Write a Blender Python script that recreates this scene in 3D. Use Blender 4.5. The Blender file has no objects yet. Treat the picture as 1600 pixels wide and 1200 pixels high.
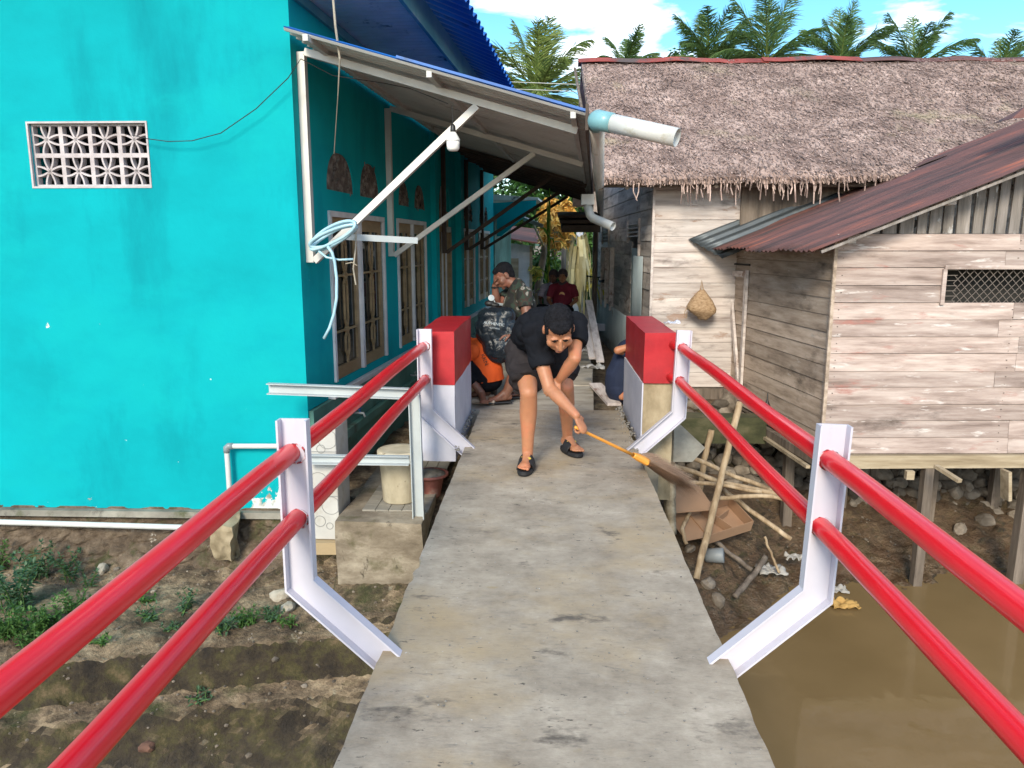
import bpy, bmesh, math, random
from mathutils import Vector, Matrix, noise
from mathutils.geometry import tessellate_polygon
random.seed(7)
S = bpy.context.scene
V = Vector
rad = math.radians
# ---------------------------------------------------------------- camera
CAMH = 1.45; PITCH = rad(10.3); YAW = rad(2.63); FPX = 1200.0
cd = bpy.data.cameras.new('camera'); cam = bpy.data.objects.new('camera', cd)
S.collection.objects.link(cam); S.camera = cam
cam.location = (0, 0, CAMH); cam.rotation_euler = (rad(90) - PITCH, 0, YAW)
cd.sensor_width = 36; cd.lens = 27; cd.clip_start = 0.05; cd.clip_end = 5000
# ---------------------------------------------------------------- world, sun, exposure
SUN_EL = rad(29); SUN_AZ = rad(191)      # azimuth from +Y clockwise: behind the camera, a little left
W = bpy.data.worlds.new('World'); S.world = W; W.use_nodes = True
nt = W.node_tree; nt.nodes.clear()
def wn(t, **k):
    n = nt.nodes.new(t)
    for a, b in k.items(): setattr(n, a, b)
    return n
sky = wn('ShaderNodeTexSky', sky_type='NISHITA', sun_disc=False, sun_elevation=SUN_EL, sun_rotation=SUN_AZ, air_density=1.0, dust_density=0.4, ozone_density=2.0)
hs = wn('ShaderNodeHueSaturation'); hs.inputs['Saturation'].default_value = 1.3; hs.inputs['Hue'].default_value = 0.488; hs.inputs['Value'].default_value = 0.62
nt.links.new(sky.outputs[0], hs.inputs['Color'])
tc = wn('ShaderNodeTexCoord'); mp = wn('ShaderNodeMapping'); mp.inputs['Scale'].default_value = (1.8, 1.8, 7); mp.inputs['Location'].default_value = (4.71, 6.67, 6.04); mp.inputs['Rotation'].default_value = (0, 0, 0.13)
nz = wn('ShaderNodeTexNoise'); nz.inputs['Scale'].default_value = 1.7; nz.inputs['Detail'].default_value = 8; nz.inputs['Roughness'].default_value = 0.55; nz.inputs['Distortion'].default_value = 0.35
nt.links.new(tc.outputs['Generated'], mp.inputs[0]); nt.links.new(mp.outputs[0], nz.inputs[0])
rp = wn('ShaderNodeValToRGB'); rp.color_ramp.elements[0].position = 0.50; rp.color_ramp.elements[1].position = 0.66
nt.links.new(nz.outputs[0], rp.inputs[0])
mx = wn('ShaderNodeMixRGB'); mx.inputs[2].default_value = (8.0, 7.9, 7.8, 1)
nt.links.new(rp.outputs[0], mx.inputs[0]); nt.links.new(hs.outputs[0], mx.inputs[1])
bg = wn('ShaderNodeBackground'); bg.inputs[1].default_value = 0.15
nt.links.new(mx.outputs[0], bg.inputs[0]); wo = wn('ShaderNodeOutputWorld'); nt.links.new(bg.outputs[0], wo.inputs[0])
sl = bpy.data.lights.new('sun', 'SUN'); sl.energy = 1.5; sl.angle = rad(16); sl.color = (1, 0.90, 0.72)
so = bpy.data.objects.new('sun', sl); S.collection.objects.link(so)
sd = V((math.sin(SUN_AZ) * math.cos(SUN_EL), math.cos(SUN_AZ) * math.cos(SUN_EL), math.sin(SUN_EL)))
so.rotation_euler = sd.to_track_quat('Z', 'Y').to_euler()
S.cycles.max_bounces = 16; S.cycles.diffuse_bounces = 8
S.view_settings.view_transform = 'Standard'; S.view_settings.look = 'None'
S.view_settings.exposure = 1.5; S.view_settings.gamma = 1
# ---------------------------------------------------------------- pixel -> real point on a known plane (photograph is 1600x1200)
_R = V((math.cos(YAW), math.sin(YAW), 0))
_F = V((-math.sin(YAW) * math.cos(PITCH), math.cos(YAW) * math.cos(PITCH), -math.sin(PITCH)))
_U = V((-math.sin(YAW) * math.sin(PITCH), math.cos(YAW) * math.sin(PITCH), math.cos(PITCH)))
def ray(px, py): return _F + _R * ((px - 800) / FPX) - _U * ((py - 600) / FPX)
def P(px, py, Y=None, Z=None, X=None):
    r = ray(px, py)
    t = (Z - CAMH) / r.z if Z is not None else (Y / r.y if Y is not None else X / r.x)
    return V((0, 0, CAMH)) + r * t
def hit(px, py, p0, u):          # point on a vertical wall through p0 along u: (distance along wall, height)
    r = ray(px, py)
    k = (p0[0] * u[1] - p0[1] * u[0]) / (r.x * u[1] - r.y * u[0])
    return (k * r.y - p0[1]) / u[1], CAMH + k * r.z
# ---------------------------------------------------------------- materials
def ramp(n, cols):
    e = n.color_ramp.elements
    while len(e) > 1: e.remove(e[-1])
    for i, (p, c) in enumerate(cols):
        if i == 0: e[0].position = p; e[0].color = (*c, 1)
        else:
            x = e.new(p); x.color = (*c, 1)
def mat(name, cols, scale=(5, 5, 5), detail=6, rough=0.7, bump=0.2, bdist=0.01, island=0.0, metallic=0.0, nrough=0.6,
        spots=None, bscale=None, rot=(0, 0, 0), spec=0.5, trans=0.0, coat=0.0, rvar=0.0, sub=0.0):
    """noise-driven colour ramp; optional per-island shade; spots = [(colour, scale, lo, hi), ...] stains layered on top"""
    m = bpy.data.materials.new(name); m.use_nodes = True
    t = m.node_tree; b = t.nodes['Principled BSDF']
    def N(k): return t.nodes.new(k)
    co = N('ShaderNodeTexCoord'); mp_ = N('ShaderNodeMapping'); mp_.inputs['Scale'].default_value = scale; mp_.inputs['Rotation'].default_value = rot
    t.links.new(co.outputs['Object'], mp_.inputs[0])
    vec = mp_.outputs[0]
    geo = None
    if island:
        geo = N('ShaderNodeNewGeometry'); ad = N('ShaderNodeVectorMath'); ad.operation = 'MULTIPLY_ADD'
        cx = N('ShaderNodeCombineXYZ')
        t.links.new(geo.outputs['Random Per Island'], cx.inputs[0]); t.links.new(geo.outputs['Random Per Island'], cx.inputs[1]); t.links.new(geo.outputs['Random Per Island'], cx.inputs[2])
        ad.inputs[1].default_value = (37, 53, 71); t.links.new(cx.outputs[0], ad.inputs[0]); t.links.new(vec, ad.inputs[2]); vec = ad.outputs[0]
    n1 = N('ShaderNodeTexNoise'); n1.inputs['Scale'].default_value = 1; n1.inputs['Detail'].default_value = detail; n1.inputs['Roughness'].default_value = nrough
    t.links.new(vec, n1.inputs[0])
    r = N('ShaderNodeValToRGB'); ramp(r, cols); t.links.new(n1.outputs[0], r.inputs[0])
    col = r.outputs[0]
    if island:
        h = N('ShaderNodeHueSaturation'); mr = N('ShaderNodeMapRange'); mr.inputs[3].default_value = 1 - island; mr.inputs[4].default_value = 1 + island
        t.links.new(geo.outputs['Random Per Island'], mr.inputs[0]); t.links.new(mr.outputs[0], h.inputs['Value']); t.links.new(col, h.inputs['Color']); col = h.outputs[0]
    for (c, sc, lo, hi) in (spots or []):
        n2 = N('ShaderNodeTexNoise'); n2.inputs['Detail'].default_value = 7; n2.inputs['Roughness'].default_value = 0.65
        m2 = N('ShaderNodeMapping'); m2.inputs['Scale'].default_value = sc if isinstance(sc, tuple) else (sc, sc, sc); m2.inputs['Location'].default_value = (random.random() * 9,) * 3
        t.links.new(co.outputs['Object'], m2.inputs[0]); t.links.new(m2.outputs[0], n2.inputs[0]); n2.inputs['Scale'].default_value = 1
        q = N('ShaderNodeMapRange'); q.inputs[1].default_value = lo; q.inputs[2].default_value = hi; t.links.new(n2.outputs[0], q.inputs[0])
        mm = N('ShaderNodeMixRGB'); mm.inputs[2].default_value = (*c, 1); t.links.new(q.outputs[0], mm.inputs[0]); t.links.new(col, mm.inputs[1]); col = mm.outputs[0]
    t.links.new(col, b.inputs['Base Color'])
    b.inputs['Roughness'].default_value = rough; b.inputs['Metallic'].default_value = metallic
    b.inputs['Specular IOR Level'].default_value = spec
    if trans: b.inputs['Transmission Weight'].default_value = trans
    if coat: b.inputs['Coat Weight'].default_value = coat
    if sub:
        b.inputs['Subsurface Weight'].default_value = sub; b.inputs['Subsurface Scale'].default_value = 0.01
    if rvar:
        q = N('ShaderNodeMapRange'); q.inputs[3].default_value = max(0.02, rough - rvar); q.inputs[4].default_value = min(1, rough + rvar); q.inputs[1].default_value = .3; q.inputs[2].default_value = .7
        t.links.new(n1.outputs[0], q.inputs[0]); t.links.new(q.outputs[0], b.inputs['Roughness'])
    if bump:
        bn = N('ShaderNodeTexNoise'); bn.inputs['Detail'].default_value = 8; bn.inputs['Roughness'].default_value = 0.65
        bn.inputs['Scale'].default_value = 1
        bm_ = N('ShaderNodeMapping'); bm_.inputs['Scale'].default_value = bscale or tuple(3 * s for s in scale); bm_.inputs['Rotation'].default_value = rot
        t.links.new(co.outputs['Object'], bm_.inputs[0]); t.links.new(bm_.outputs[0], bn.inputs[0])
        bp = N('ShaderNodeBump'); bp.inputs['Strength'].default_value = bump; bp.inputs['Distance'].default_value = bdist
        t.links.new(bn.outputs[0], bp.inputs['Height']); t.links.new(bp.outputs[0], b.inputs['Normal'])
    m['last'] = 0
    return m
def node_after(m, fn):           # hook: fn(tree, principled, current colour socket, coords) -> new colour socket
    t = m.node_tree; b = t.nodes['Principled BSDF']; l = b.inputs['Base Color'].links[0]; s = l.from_socket
    co = [n for n in t.nodes if n.type == 'TEX_COORD'][0]
    t.links.new(fn(t, b, s, co), b.inputs['Base Color'])
def flat(name, c, rough=0.5, **k):
    d = tuple(x * 0.82 for x in c)
    return mat(name, [(0.3, d), (0.7, c)], scale=k.pop('scale', (6, 6, 6)), rough=rough, **k)
# ---------------------------------------------------------------- mesh building
class MB:
    def __init__(s): s.v = []; s.f = []
    def add(s, vs, fs):
        o = len(s.v); s.v += [tuple(x) for x in vs]; s.f += [tuple(i + o for i in q) for q in fs]; return s
    def hexa(s, p):              # 8 corner points: bottom ring 0-3, top ring 4-7
        return s.add(p, [(3, 2, 1, 0), (4, 5, 6, 7), (0, 1, 5, 4), (1, 2, 6, 5), (2, 3, 7, 6), (3, 0, 4, 7)])
    def box(s, c, size, rz=0.0, M=None):
        x, y, z = (q / 2 for q in size)
        R = M if M is not None else Matrix.Rotation(rz, 3, 'Z')
        pts = [R @ V(q) + V(c) for q in ((-x, -y, -z), (x, -y, -z), (x, y, -z), (-x, y, -z), (-x, -y, z), (x, -y, z), (x, y, z), (-x, y, z))]
        return s.hexa(pts)
    def beam(s, a, b, w, h, up=(0, 0, 1)):   # rectangular bar from a to b
        a = V(a); b = V(b); d = (b - a).normalized(); u = V(up)
        if abs(d.dot(u)) > 0.98: u = V((0, 1, 0))
        r = d.cross(u).normalized() * w / 2; u = r.cross(d).normalized() * h / 2
        return s.hexa([a - r - u, a + r - u, a + r + u, a - r + u, b - r - u, b + r - u, b + r + u, b - r + u])
    def tube(s, pts, r, n=12, caps=True):
        pts = [V(p) for p in pts]; k = len(pts)
        rs = r if isinstance(r, (list, tuple)) else [r] * k
        o = len(s.v); up = None
        for i, p in enumerate(pts):
            d = (pts[min(i + 1, k - 1)] - pts[max(i - 1, 0)]).normalized()
            if up is None: up = V((0, 0, 1)) if abs(d.z) < 0.95 else V((0, 1, 0))
            a = d.cross(up).normalized(); b = a.cross(d).normalized(); up = b
            for j in range(n):
                t = 2 * math.pi * j / n; s.v.append(tuple(p + (a * math.cos(t) + b * math.sin(t)) * rs[i]))
        for i in range(k - 1):
            for j in range(n):
                q = (j + 1) % n
                s.f.append((o + i * n + j, o + i * n + q, o + (i + 1) * n + q, o + (i + 1) * n + j))
        if caps:
            s.f.append(tuple(o + j for j in reversed(range(n)))); s.f.append(tuple(o + (k - 1) * n + j for j in range(n)))
        return s
    def lathe(s, c, prof, n=24, axis=None):   # prof [(r,z)], closed by caller
        c = V(c); M = Matrix.Identity(3) if axis is None else V(axis).to_track_quat('Z', 'Y').to_matrix()
        o = len(s.v)
        for r_, z in prof:
            for j in range(n):
                t = 2 * math.pi * j / n; s.v.append(tuple(c + M @ V((r_ * math.cos(t), r_ * math.sin(t), z))))
        for i in range(len(prof) - 1):
            for j in range(n):
                q = (j + 1) % n; s.f.append((o + i * n + j, o + i * n + q, o + (i + 1) * n + q, o + (i + 1) * n + j))
        s.f.append(tuple(o + j for j in reversed(range(n)))); s.f.append(tuple(o + (len(prof) - 1) * n + j for j in range(n)))
        return s
    def plate(s, loops, f3, t):  # planar region with holes; f3(u,v)->point ; t = thickness vector
        loops3 = [[V((u, v, 0)) for u, v in L] for L in loops]
        tris = tessellate_polygon(loops3); flatl = [q for L in loops for q in L]
        o = len(s.v); n = len(flatl); t = V(t)
        for u, v in flatl: s.v.append(tuple(f3(u, v)))
        for u, v in flatl: s.v.append(tuple(f3(u, v) + t))
        for a, b, c in tris: s.f.append((o + a, o + b, o + c)); s.f.append((o + n + c, o + n + b, o + n + a))
        k = 0
        for L in loops:
            m = len(L)
            for i in range(m):
                a = o + k + i; b = o + k + (i + 1) % m; s.f.append((a, b, b + n, a + n))
            k += m
        return s
    def grid(s, f, nu, nv, closed=False):
        o = len(s.v)
        for i in range(nu + 1):
            for j in range(nv + 1): s.v.append(tuple(f(i / nu, j / nv)))
        for i in range(nu):
            for j in range(nv):
                a = o + i * (nv + 1) + j; s.f.append((a, a + nv + 1, a + nv + 2, a + 1))
        return s
    def build(s, name, m, parent=None, smooth=False, bevel=0, solid=0, recalc=True):
        me = bpy.data.meshes.new(name); off = V((0, 0, 0))
        if parent is not None:
            q = parent
            while q is not None: off += q.location; q = q.parent
        me.from_pydata([(x - off.x, y - off.y, z - off.z) for x, y, z in s.v], [], s.f)
        if recalc and len(s.f) < 60000:
            bm = bmesh.new(); bm.from_mesh(me); bmesh.ops.recalc_face_normals(bm, faces=bm.faces); bm.to_mesh(me); bm.free()
        me.materials.append(m)
        if smooth: me.shade_smooth()
        o = bpy.data.objects.new(name, me); S.collection.objects.link(o)
        if parent is not None: o.parent = parent
        if solid:
            q = o.modifiers.new('t', 'SOLIDIFY'); q.thickness = solid; q.offset = 0
        if bevel:
            q = o.modifiers.new('b', 'BEVEL'); q.width = bevel; q.segments = 2; q.limit_method = 'ANGLE'; q.harden_normals = False
        return o
def tag(o, label=None, cat=None, group=None, kind=None):
    if label: o['label'] = label
    if cat: o['category'] = cat
    if group: o['group'] = group
    if kind: o['kind'] = kind
    return o
def thing(name, loc, label, cat, group=None):
    o = bpy.data.objects.new(name, None); o.empty_display_size = 0.1; S.collection.objects.link(o); o.location = V(loc)
    return tag(o, label, cat, group)
def corr(mb, p0, du, dv, L, Wd, pitch, amp, wob=0.0, seed=0.0, shape='sin', nv=10):
    """corrugated sheet: ribs run along dv, waves across du"""
    du = V(du).normalized(); dv = V(dv).normalized(); n = du.cross(dv).normalized(); p0 = V(p0)
    nu = max(8, int(L / pitch * 8))
    def f(a, b):
        x = a * L; w = math.sin(2 * math.pi * x / pitch)
        if shape == 'trap': w = max(-1, min(1, w * 2.2))
        z = amp * w + wob * noise.noise(V((x * 2 + seed, b * Wd * 2.5, seed)))
        return p0 + du * x + dv * (b * Wd) + n * z
    return mb.grid(f, nu, nv)
# ================================================================ SETTING
def sst(a, b, x):
    t = max(0, min(1, (x - a) / (b - a))); return t * t * (3 - 2 * t)
def lerp(a, b, t): return a + (b - a) * t
def prof(x, pts):
    if x <= pts[0][0]: return pts[0][1]
    for (a, p), (b, q) in zip(pts, pts[1:]):
        if x <= b: return lerp(p, q, (x - a) / (b - a))
    return pts[-1][1]
def terrain_h(x, y):
    nb = noise.noise(V((x * 0.9, y * 0.9, 3.1))); nf = noise.fractal(V((x * 4, y * 4, 1.7)), 0.9, 2.1, 5)
    # left bank: concrete-and-soil steps going down to the creek
    v = y - 0.235 * (max(-7, min(x, 3)) + 1.5) + 0.05 * nb + 0.03 * nf
    low = prof(v, [(3.3, -3.0), (3.75, -2.35), (4.05, -1.78), (4.27, -1.40), (4.31, -1.34), (4.36, -1.33), (4.46, -1.30), (4.50, -1.06), (4.62, -1.03), (5.0, -1.0)])
    up = prof(y + 0.05 * nf, [(5.0, -1.02), (5.15, -1.0), (5.5, -0.92), (5.7, -0.5)]) if x < -1.5 else prof(y, [(4.9, -1.0), (5.15, -0.8), (5.5, -0.56), (5.8, -0.5)])
    left = low if v < 4.62 else max(low, up)
    # right bank: mud slope up to the stone wall under the houses
    ys = prof(x, [(-2, 3.6), (0.2, 4.4), (1.47, 5.85), (2.37, 6.95), (4.7, 7.3), (9, 7.6)])
    d = y - ys + 0.18 * nb + 0.1 * nf
    right = prof(d, [(-3, -2.6), (0, -1.76), (0.5, -1.62), (1.4, -1.3), (2.8, -1.0)])
    ywall = prof(x, [(0.9, 8.2), (2.2, 8.75), (9, 8.7)])
    right = lerp(right, -0.42, sst(ywall, ywall + 0.35, y))
    h = lerp(left, right, sst(-0.2, 0.75, x)) + 0.022 * nf
    if -4.8 < x < 6.4 and 3.3 < y < 9.8:
        tb = abs(noise.noise(V((x * 9, y * 9, h * 9)))) + .5 * abs(noise.noise(V((x * 19, y * 19, h * 19 + 5)))) + .3 * abs(noise.noise(V((x * 38, y * 38, 1))))
        h += 0.035 * (tb - 0.35) * (0.5 + 1.1 * max(0, noise.noise(V((x * 1.3, y * 1.3, 9))) + .35))
    h += 0.05 * nb * sst(8, 12, y)
    far = -0.35 if y > 11 else h
    h = lerp(h, -0.32, sst(9.5, 11, y))
    # bank behind the camera
    h = lerp(h, -0.35 + 0.02 * nf, 1 - sst(-3.4, -2.2, y)) if y < -2 else h
    return h
def axis(fine, a, b, far):
    xs = []; x = a
    while x < b: xs.append(x); x += fine
    xs.append(b); st = fine; x = b; hi = []
    while x < far: st *= 1.35; x += st; hi.append(x)
    st = fine; x = a; lo = []
    while x > -far: st *= 1.35; x -= st; lo.append(x)
    return lo[::-1] + xs + hi
gx = axis(0.030, -4.6, 6.2, 900); gy = axis(0.024, 3.5, 9.4, 900)
g = MB(); nx, ny = len(gx), len(gy)
for x in gx:
    for y in gy: g.v.append((x, y, terrain_h(x, y)))
for i in range(nx - 1):
    for j in range(ny - 1): g.f.append((i * ny + j, (i + 1) * ny + j, (i + 1) * ny + j + 1, i * ny + j + 1))
m_ground = mat('soil', [(0.32, (0.035, 0.023, 0.013)), (0.43, (0.11, 0.075, 0.045)), (0.53, (0.25, 0.18, 0.11)), (0.64, (0.44, 0.34, 0.215))], scale=(3.6, 3.6, 8), detail=13, nrough=0.74, rough=0.92, bump=1.0, bdist=0.03,
               spots=[((0.045, 0.052, 0.014), (2.6, 2.6, 3), 0.55, 0.68), ((0.30, 0.26, 0.18), (11, 11, 11), 0.62, 0.68), ((0.03, 0.022, 0.015), (5, 5, 9), 0.58, 0.72)], bscale=(34, 34, 34))
def wetmud(t, b, s, co):
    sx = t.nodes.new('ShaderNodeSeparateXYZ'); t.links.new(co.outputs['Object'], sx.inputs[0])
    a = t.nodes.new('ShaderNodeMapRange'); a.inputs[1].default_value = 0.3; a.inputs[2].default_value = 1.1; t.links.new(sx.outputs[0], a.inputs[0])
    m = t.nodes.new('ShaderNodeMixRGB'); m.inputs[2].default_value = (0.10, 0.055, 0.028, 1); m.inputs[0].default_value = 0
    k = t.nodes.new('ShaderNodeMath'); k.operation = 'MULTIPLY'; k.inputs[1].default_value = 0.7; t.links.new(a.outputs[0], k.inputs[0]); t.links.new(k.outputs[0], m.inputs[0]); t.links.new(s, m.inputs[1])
    z = t.nodes.new('ShaderNodeMapRange'); z.inputs[1].default_value = -1.45; z.inputs[2].default_value = -1.72; z.inputs[3].default_value = 0.9; z.inputs[4].default_value = 0.3
    t.links.new(sx.outputs[2], z.inputs[0]); t.links.new(z.outputs[0], b.inputs['Roughness'])
    # steep bank faces: mossy tones, with shade painted in so the steps show
    ge = t.nodes.new('ShaderNodeNewGeometry'); sn = t.nodes.new('ShaderNodeSeparateXYZ'); t.links.new(ge.outputs['True Normal'], sn.inputs[0])
    st_ = t.nodes.new('ShaderNodeMapRange'); st_.inputs[1].default_value = 0.85; st_.inputs[2].default_value = 0.5; st_.inputs[4].default_value = 0.95; t.links.new(sn.outputs[2], st_.inputs[0])
    nm = t.nodes.new('ShaderNodeTexNoise'); nm.inputs['Scale'].default_value = 6; nm.inputs['Detail'].default_value = 12; nm.inputs['Roughness'].default_value = 0.72; t.links.new(co.outputs['Object'], nm.inputs[0])
    rm = t.nodes.new('ShaderNodeValToRGB'); ramp(rm, [(0.36, (0.010, 0.007, 0.005)), (0.48, (0.035, 0.025, 0.013)), (0.57, (0.055, 0.048, 0.014)), (0.68, (0.15, 0.105, 0.055))]); t.links.new(nm.outputs[0], rm.inputs[0])
    m5 = t.nodes.new('ShaderNodeMixRGB'); t.links.new(st_.outputs[0], m5.inputs[0]); t.links.new(m.outputs[0], m5.inputs[1]); t.links.new(rm.outputs[0], m5.inputs[2])
    return m5.outputs[0]
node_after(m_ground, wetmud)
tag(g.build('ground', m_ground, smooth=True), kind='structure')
# creek water
wm = bpy.data.materials.new('creek_water'); wm.use_nodes = True
t = wm.node_tree; b = t.nodes['Principled BSDF']
b.inputs['Base Color'].default_value = (0.19, 0.135, 0.06, 1); b.inputs['Roughness'].default_value = 0.04; b.inputs['IOR'].default_value = 1.33
co = t.nodes.new('ShaderNodeTexCoord'); n1 = t.nodes.new('ShaderNodeTexNoise'); n1.inputs['Scale'].default_value = 3.0; n1.inputs['Detail'].default_value = 4
bp = t.nodes.new('ShaderNodeBump'); bp.inputs['Strength'].default_value = 0.12; bp.inputs['Distance'].default_value = 0.03
t.links.new(co.outputs['Object'], n1.inputs[0]); t.links.new(n1.outputs[0], bp.inputs['Height']); t.links.new(bp.outputs[0], b.inputs['Normal'])
n2 = t.nodes.new('ShaderNodeTexNoise'); n2.inputs['Scale'].default_value = 0.7; n2.inputs['Detail'].default_value = 5; t.links.new(co.outputs['Object'], n2.inputs[0])
r2 = t.nodes.new('ShaderNodeValToRGB'); ramp(r2, [(0.3, (0.175, 0.115, 0.050)), (0.7, (0.24, 0.16, 0.075))]); t.links.new(n2.outputs[0], r2.inputs[0]); t.links.new(r2.outputs[0], b.inputs['Base Color'])
tag(MB().grid(lambda a, c: V((-60 + 120 * a, -3.2 + 10.9 * c, -1.75)), 40, 8).build('creek_water', wm), kind='structure')
# concrete materials
m_deck = mat('deck_concrete', [(0.32, (0.20, 0.162, 0.12)), (0.45, (0.31, 0.26, 0.20)), (0.57, (0.40, 0.34, 0.265)), (0.70, (0.52, 0.45, 0.36))], scale=(2.8, 3.2, 4), detail=13, nrough=0.74, rough=0.88, bump=0.4, bdist=0.004,
             spots=[((0.40, 0.30, 0.175), (1.3, 1.7, 1), 0.50, 0.74), ((0.20, 0.175, 0.145), (16, 60, 20), 0.56, 0.80), ((0.12, 0.10, 0.08), (3.5, 6, 4), 0.60, 0.70), ((0.09, 0.075, 0.06), (20, 42, 20), 0.63, 0.69), ((0.33, 0.26, 0.16), (5, 8, 5), 0.66, 0.72), ((0.56, 0.55, 0.52), (40, 40, 40), 0.69, 0.73)], bscale=(30, 90, 40))
def dampend(t, b, s, co):       # damp dark mortar patch near the man's feet
    sx = t.nodes.new('ShaderNodeSeparateXYZ'); t.links.new(co.outputs['Object'], sx.inputs[0])
    a = t.nodes.new('ShaderNodeMapRange'); a.inputs[1].default_value = 4.7; a.inputs[2].default_value = 5.6; t.links.new(sx.outputs[1], a.inputs[0])
    n = t.nodes.new('ShaderNodeTexNoise'); n.inputs['Scale'].default_value = 1; n.inputs['Detail'].default_value = 6
    mp = t.nodes.new('ShaderNodeMapping'); mp.inputs['Scale'].default_value = (1.6, 5, 3); t.links.new(co.outputs['Object'], mp.inputs[0]); t.links.new(mp.outputs[0], n.inputs[0])
    r = t.nodes.new('ShaderNodeMapRange'); r.inputs[1].default_value = 0.40; r.inputs[2].default_value = 0.58; t.links.new(n.outputs[0], r.inputs[0])
    k = t.nodes.new('ShaderNodeMath'); k.operation = 'MULTIPLY'; t.links.new(a.outputs[0], k.inputs[0]); t.links.new(r.outputs[0], k.inputs[1])
    k2 = t.nodes.new('ShaderNodeMath'); k2.operation = 'MULTIPLY'; k2.inputs[1].default_value = 0.75; t.links.new(k.outputs[0], k2.inputs[0])
    m = t.nodes.new('ShaderNodeMixRGB'); m.inputs[2].default_value = (0.15, 0.135, 0.12, 1); t.links.new(k2.outputs[0], m.inputs[0]); t.links.new(s, m.inputs[1])
    return m.outputs[0]
node_after(m_deck, dampend)
# footbridge deck
XL, XR = -0.59, 0.652
br = thing('footbridge', (0, 2.3, 0), 'narrow concrete footbridge deck over the muddy creek', 'footbridge')
def decktop(a, c):
    y = -2.2 + 8.9 * c; x = lerp(XL, XR, a)
    if a in (0, 1): x += 0.005 * noise.noise(V((x, y * 3, 0))) + 0.005 * noise.noise(V((x, y * 14, 5))) + (0.014 if noise.noise(V((x * 9, y * 5, 2))) > .45 else 0) * (1 if a == 0 else -1)
    return V((x, y, 0.003 * noise.noise(V((x * 2, y * 2, 8)))))
d = MB(); nu, nv = 14, 260
d.grid(decktop, nu, nv)
base = len(d.v)
for i in range(nv + 1):
    for a in (0, 1):
        q = decktop(a, i / nv); d.v.append((q.x, q.y, -0.17 + 0.008 * noise.noise(V((q.x, q.y * 4, 2)))))
for i in range(nv):
    d.f.append((i, i + 1, base + 2 * i + 2, base + 2 * i)); k = nu * (nv + 1)
    d.f.append((k + i + 1, k + i, base + 2 * i + 1, base + 2 * i + 3)); d.f.append((base + 2 * i, base + 2 * i + 2, base + 2 * i + 3, base + 2 * i + 1))
d.build('deck', m_deck, br)
b_ = MB()
for x in (-0.35, 0.42): b_.box((x, 2.3, -0.26), (0.12, 8.6, 0.17))
m_steelgrey = mat('grey_steel', [(0.3, (0.36, 0.40, 0.42)), (0.7, (0.48, 0.52, 0.53))], scale=(3, 3, 3), rough=0.45, bump=0.05, spots=[((0.33, 0.2, 0.1), 9, 0.70, 0.76)])
b_.build('girder', m_steelgrey, br)
# abutment under the far end
ab = MB(); ab.box((0.03, 6.0, -0.75), (1.2, 1.4, 1.16))
m_oldconc = mat('old_concrete', [(0.3, (0.13, 0.115, 0.09)), (0.5, (0.23, 0.205, 0.165)), (0.7, (0.34, 0.31, 0.25))], scale=(3, 3, 5), detail=10, rough=0.9, bump=0.6, bdist=0.015, spots=[((0.06, 0.065, 0.02), 3, 0.55, 0.68), ((0.05, 0.04, 0.03), (5, 5, 2), 0.6, 0.7)])
ab.build('abutment', m_oldconc, br)
# ledge cap concrete of left bank blocks
# alley path
m_path = mat('path_concrete', [(0.3, (0.24, 0.21, 0.17)), (0.5, (0.37, 0.33, 0.275)), (0.72, (0.50, 0.45, 0.38))], scale=(3, 6, 3), detail=10, rough=0.9, bump=0.5, bdist=0.008, spots=[((0.07, 0.055, 0.04), (5, 9, 5), 0.62, 0.72)])
pa = MB()
for i in range(11):
    y0 = 6.72 + i * 1.25; y1 = y0 + 1.235
    xl = -0.72 + 0.05 * (y0 - 6.7); xr = prof(y0, [(6.7, 0.42), (9, 0.55), (12, 0.62), (20, 0.75)])
    xr1 = prof(y1, [(6.7, 0.42), (9, 0.55), (12, 0.62), (20, 0.75)])
    z = -0.012 + 0.008 * math.sin(i * 2.1)
    pa.hexa([V(q) for q in ((xl, y0, -0.5), (xr, y0, -0.5), (xr1, y1, -0.5), (xl + 0.06, y1, -0.5), (xl, y0, z), (xr + 0.02 * math.sin(i * 5), y0, z), (xr1, y1, z), (xl + 0.06, y1, z))])
tag(pa.build('alley_path', m_path, bevel=0.008), kind='structure')
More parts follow.
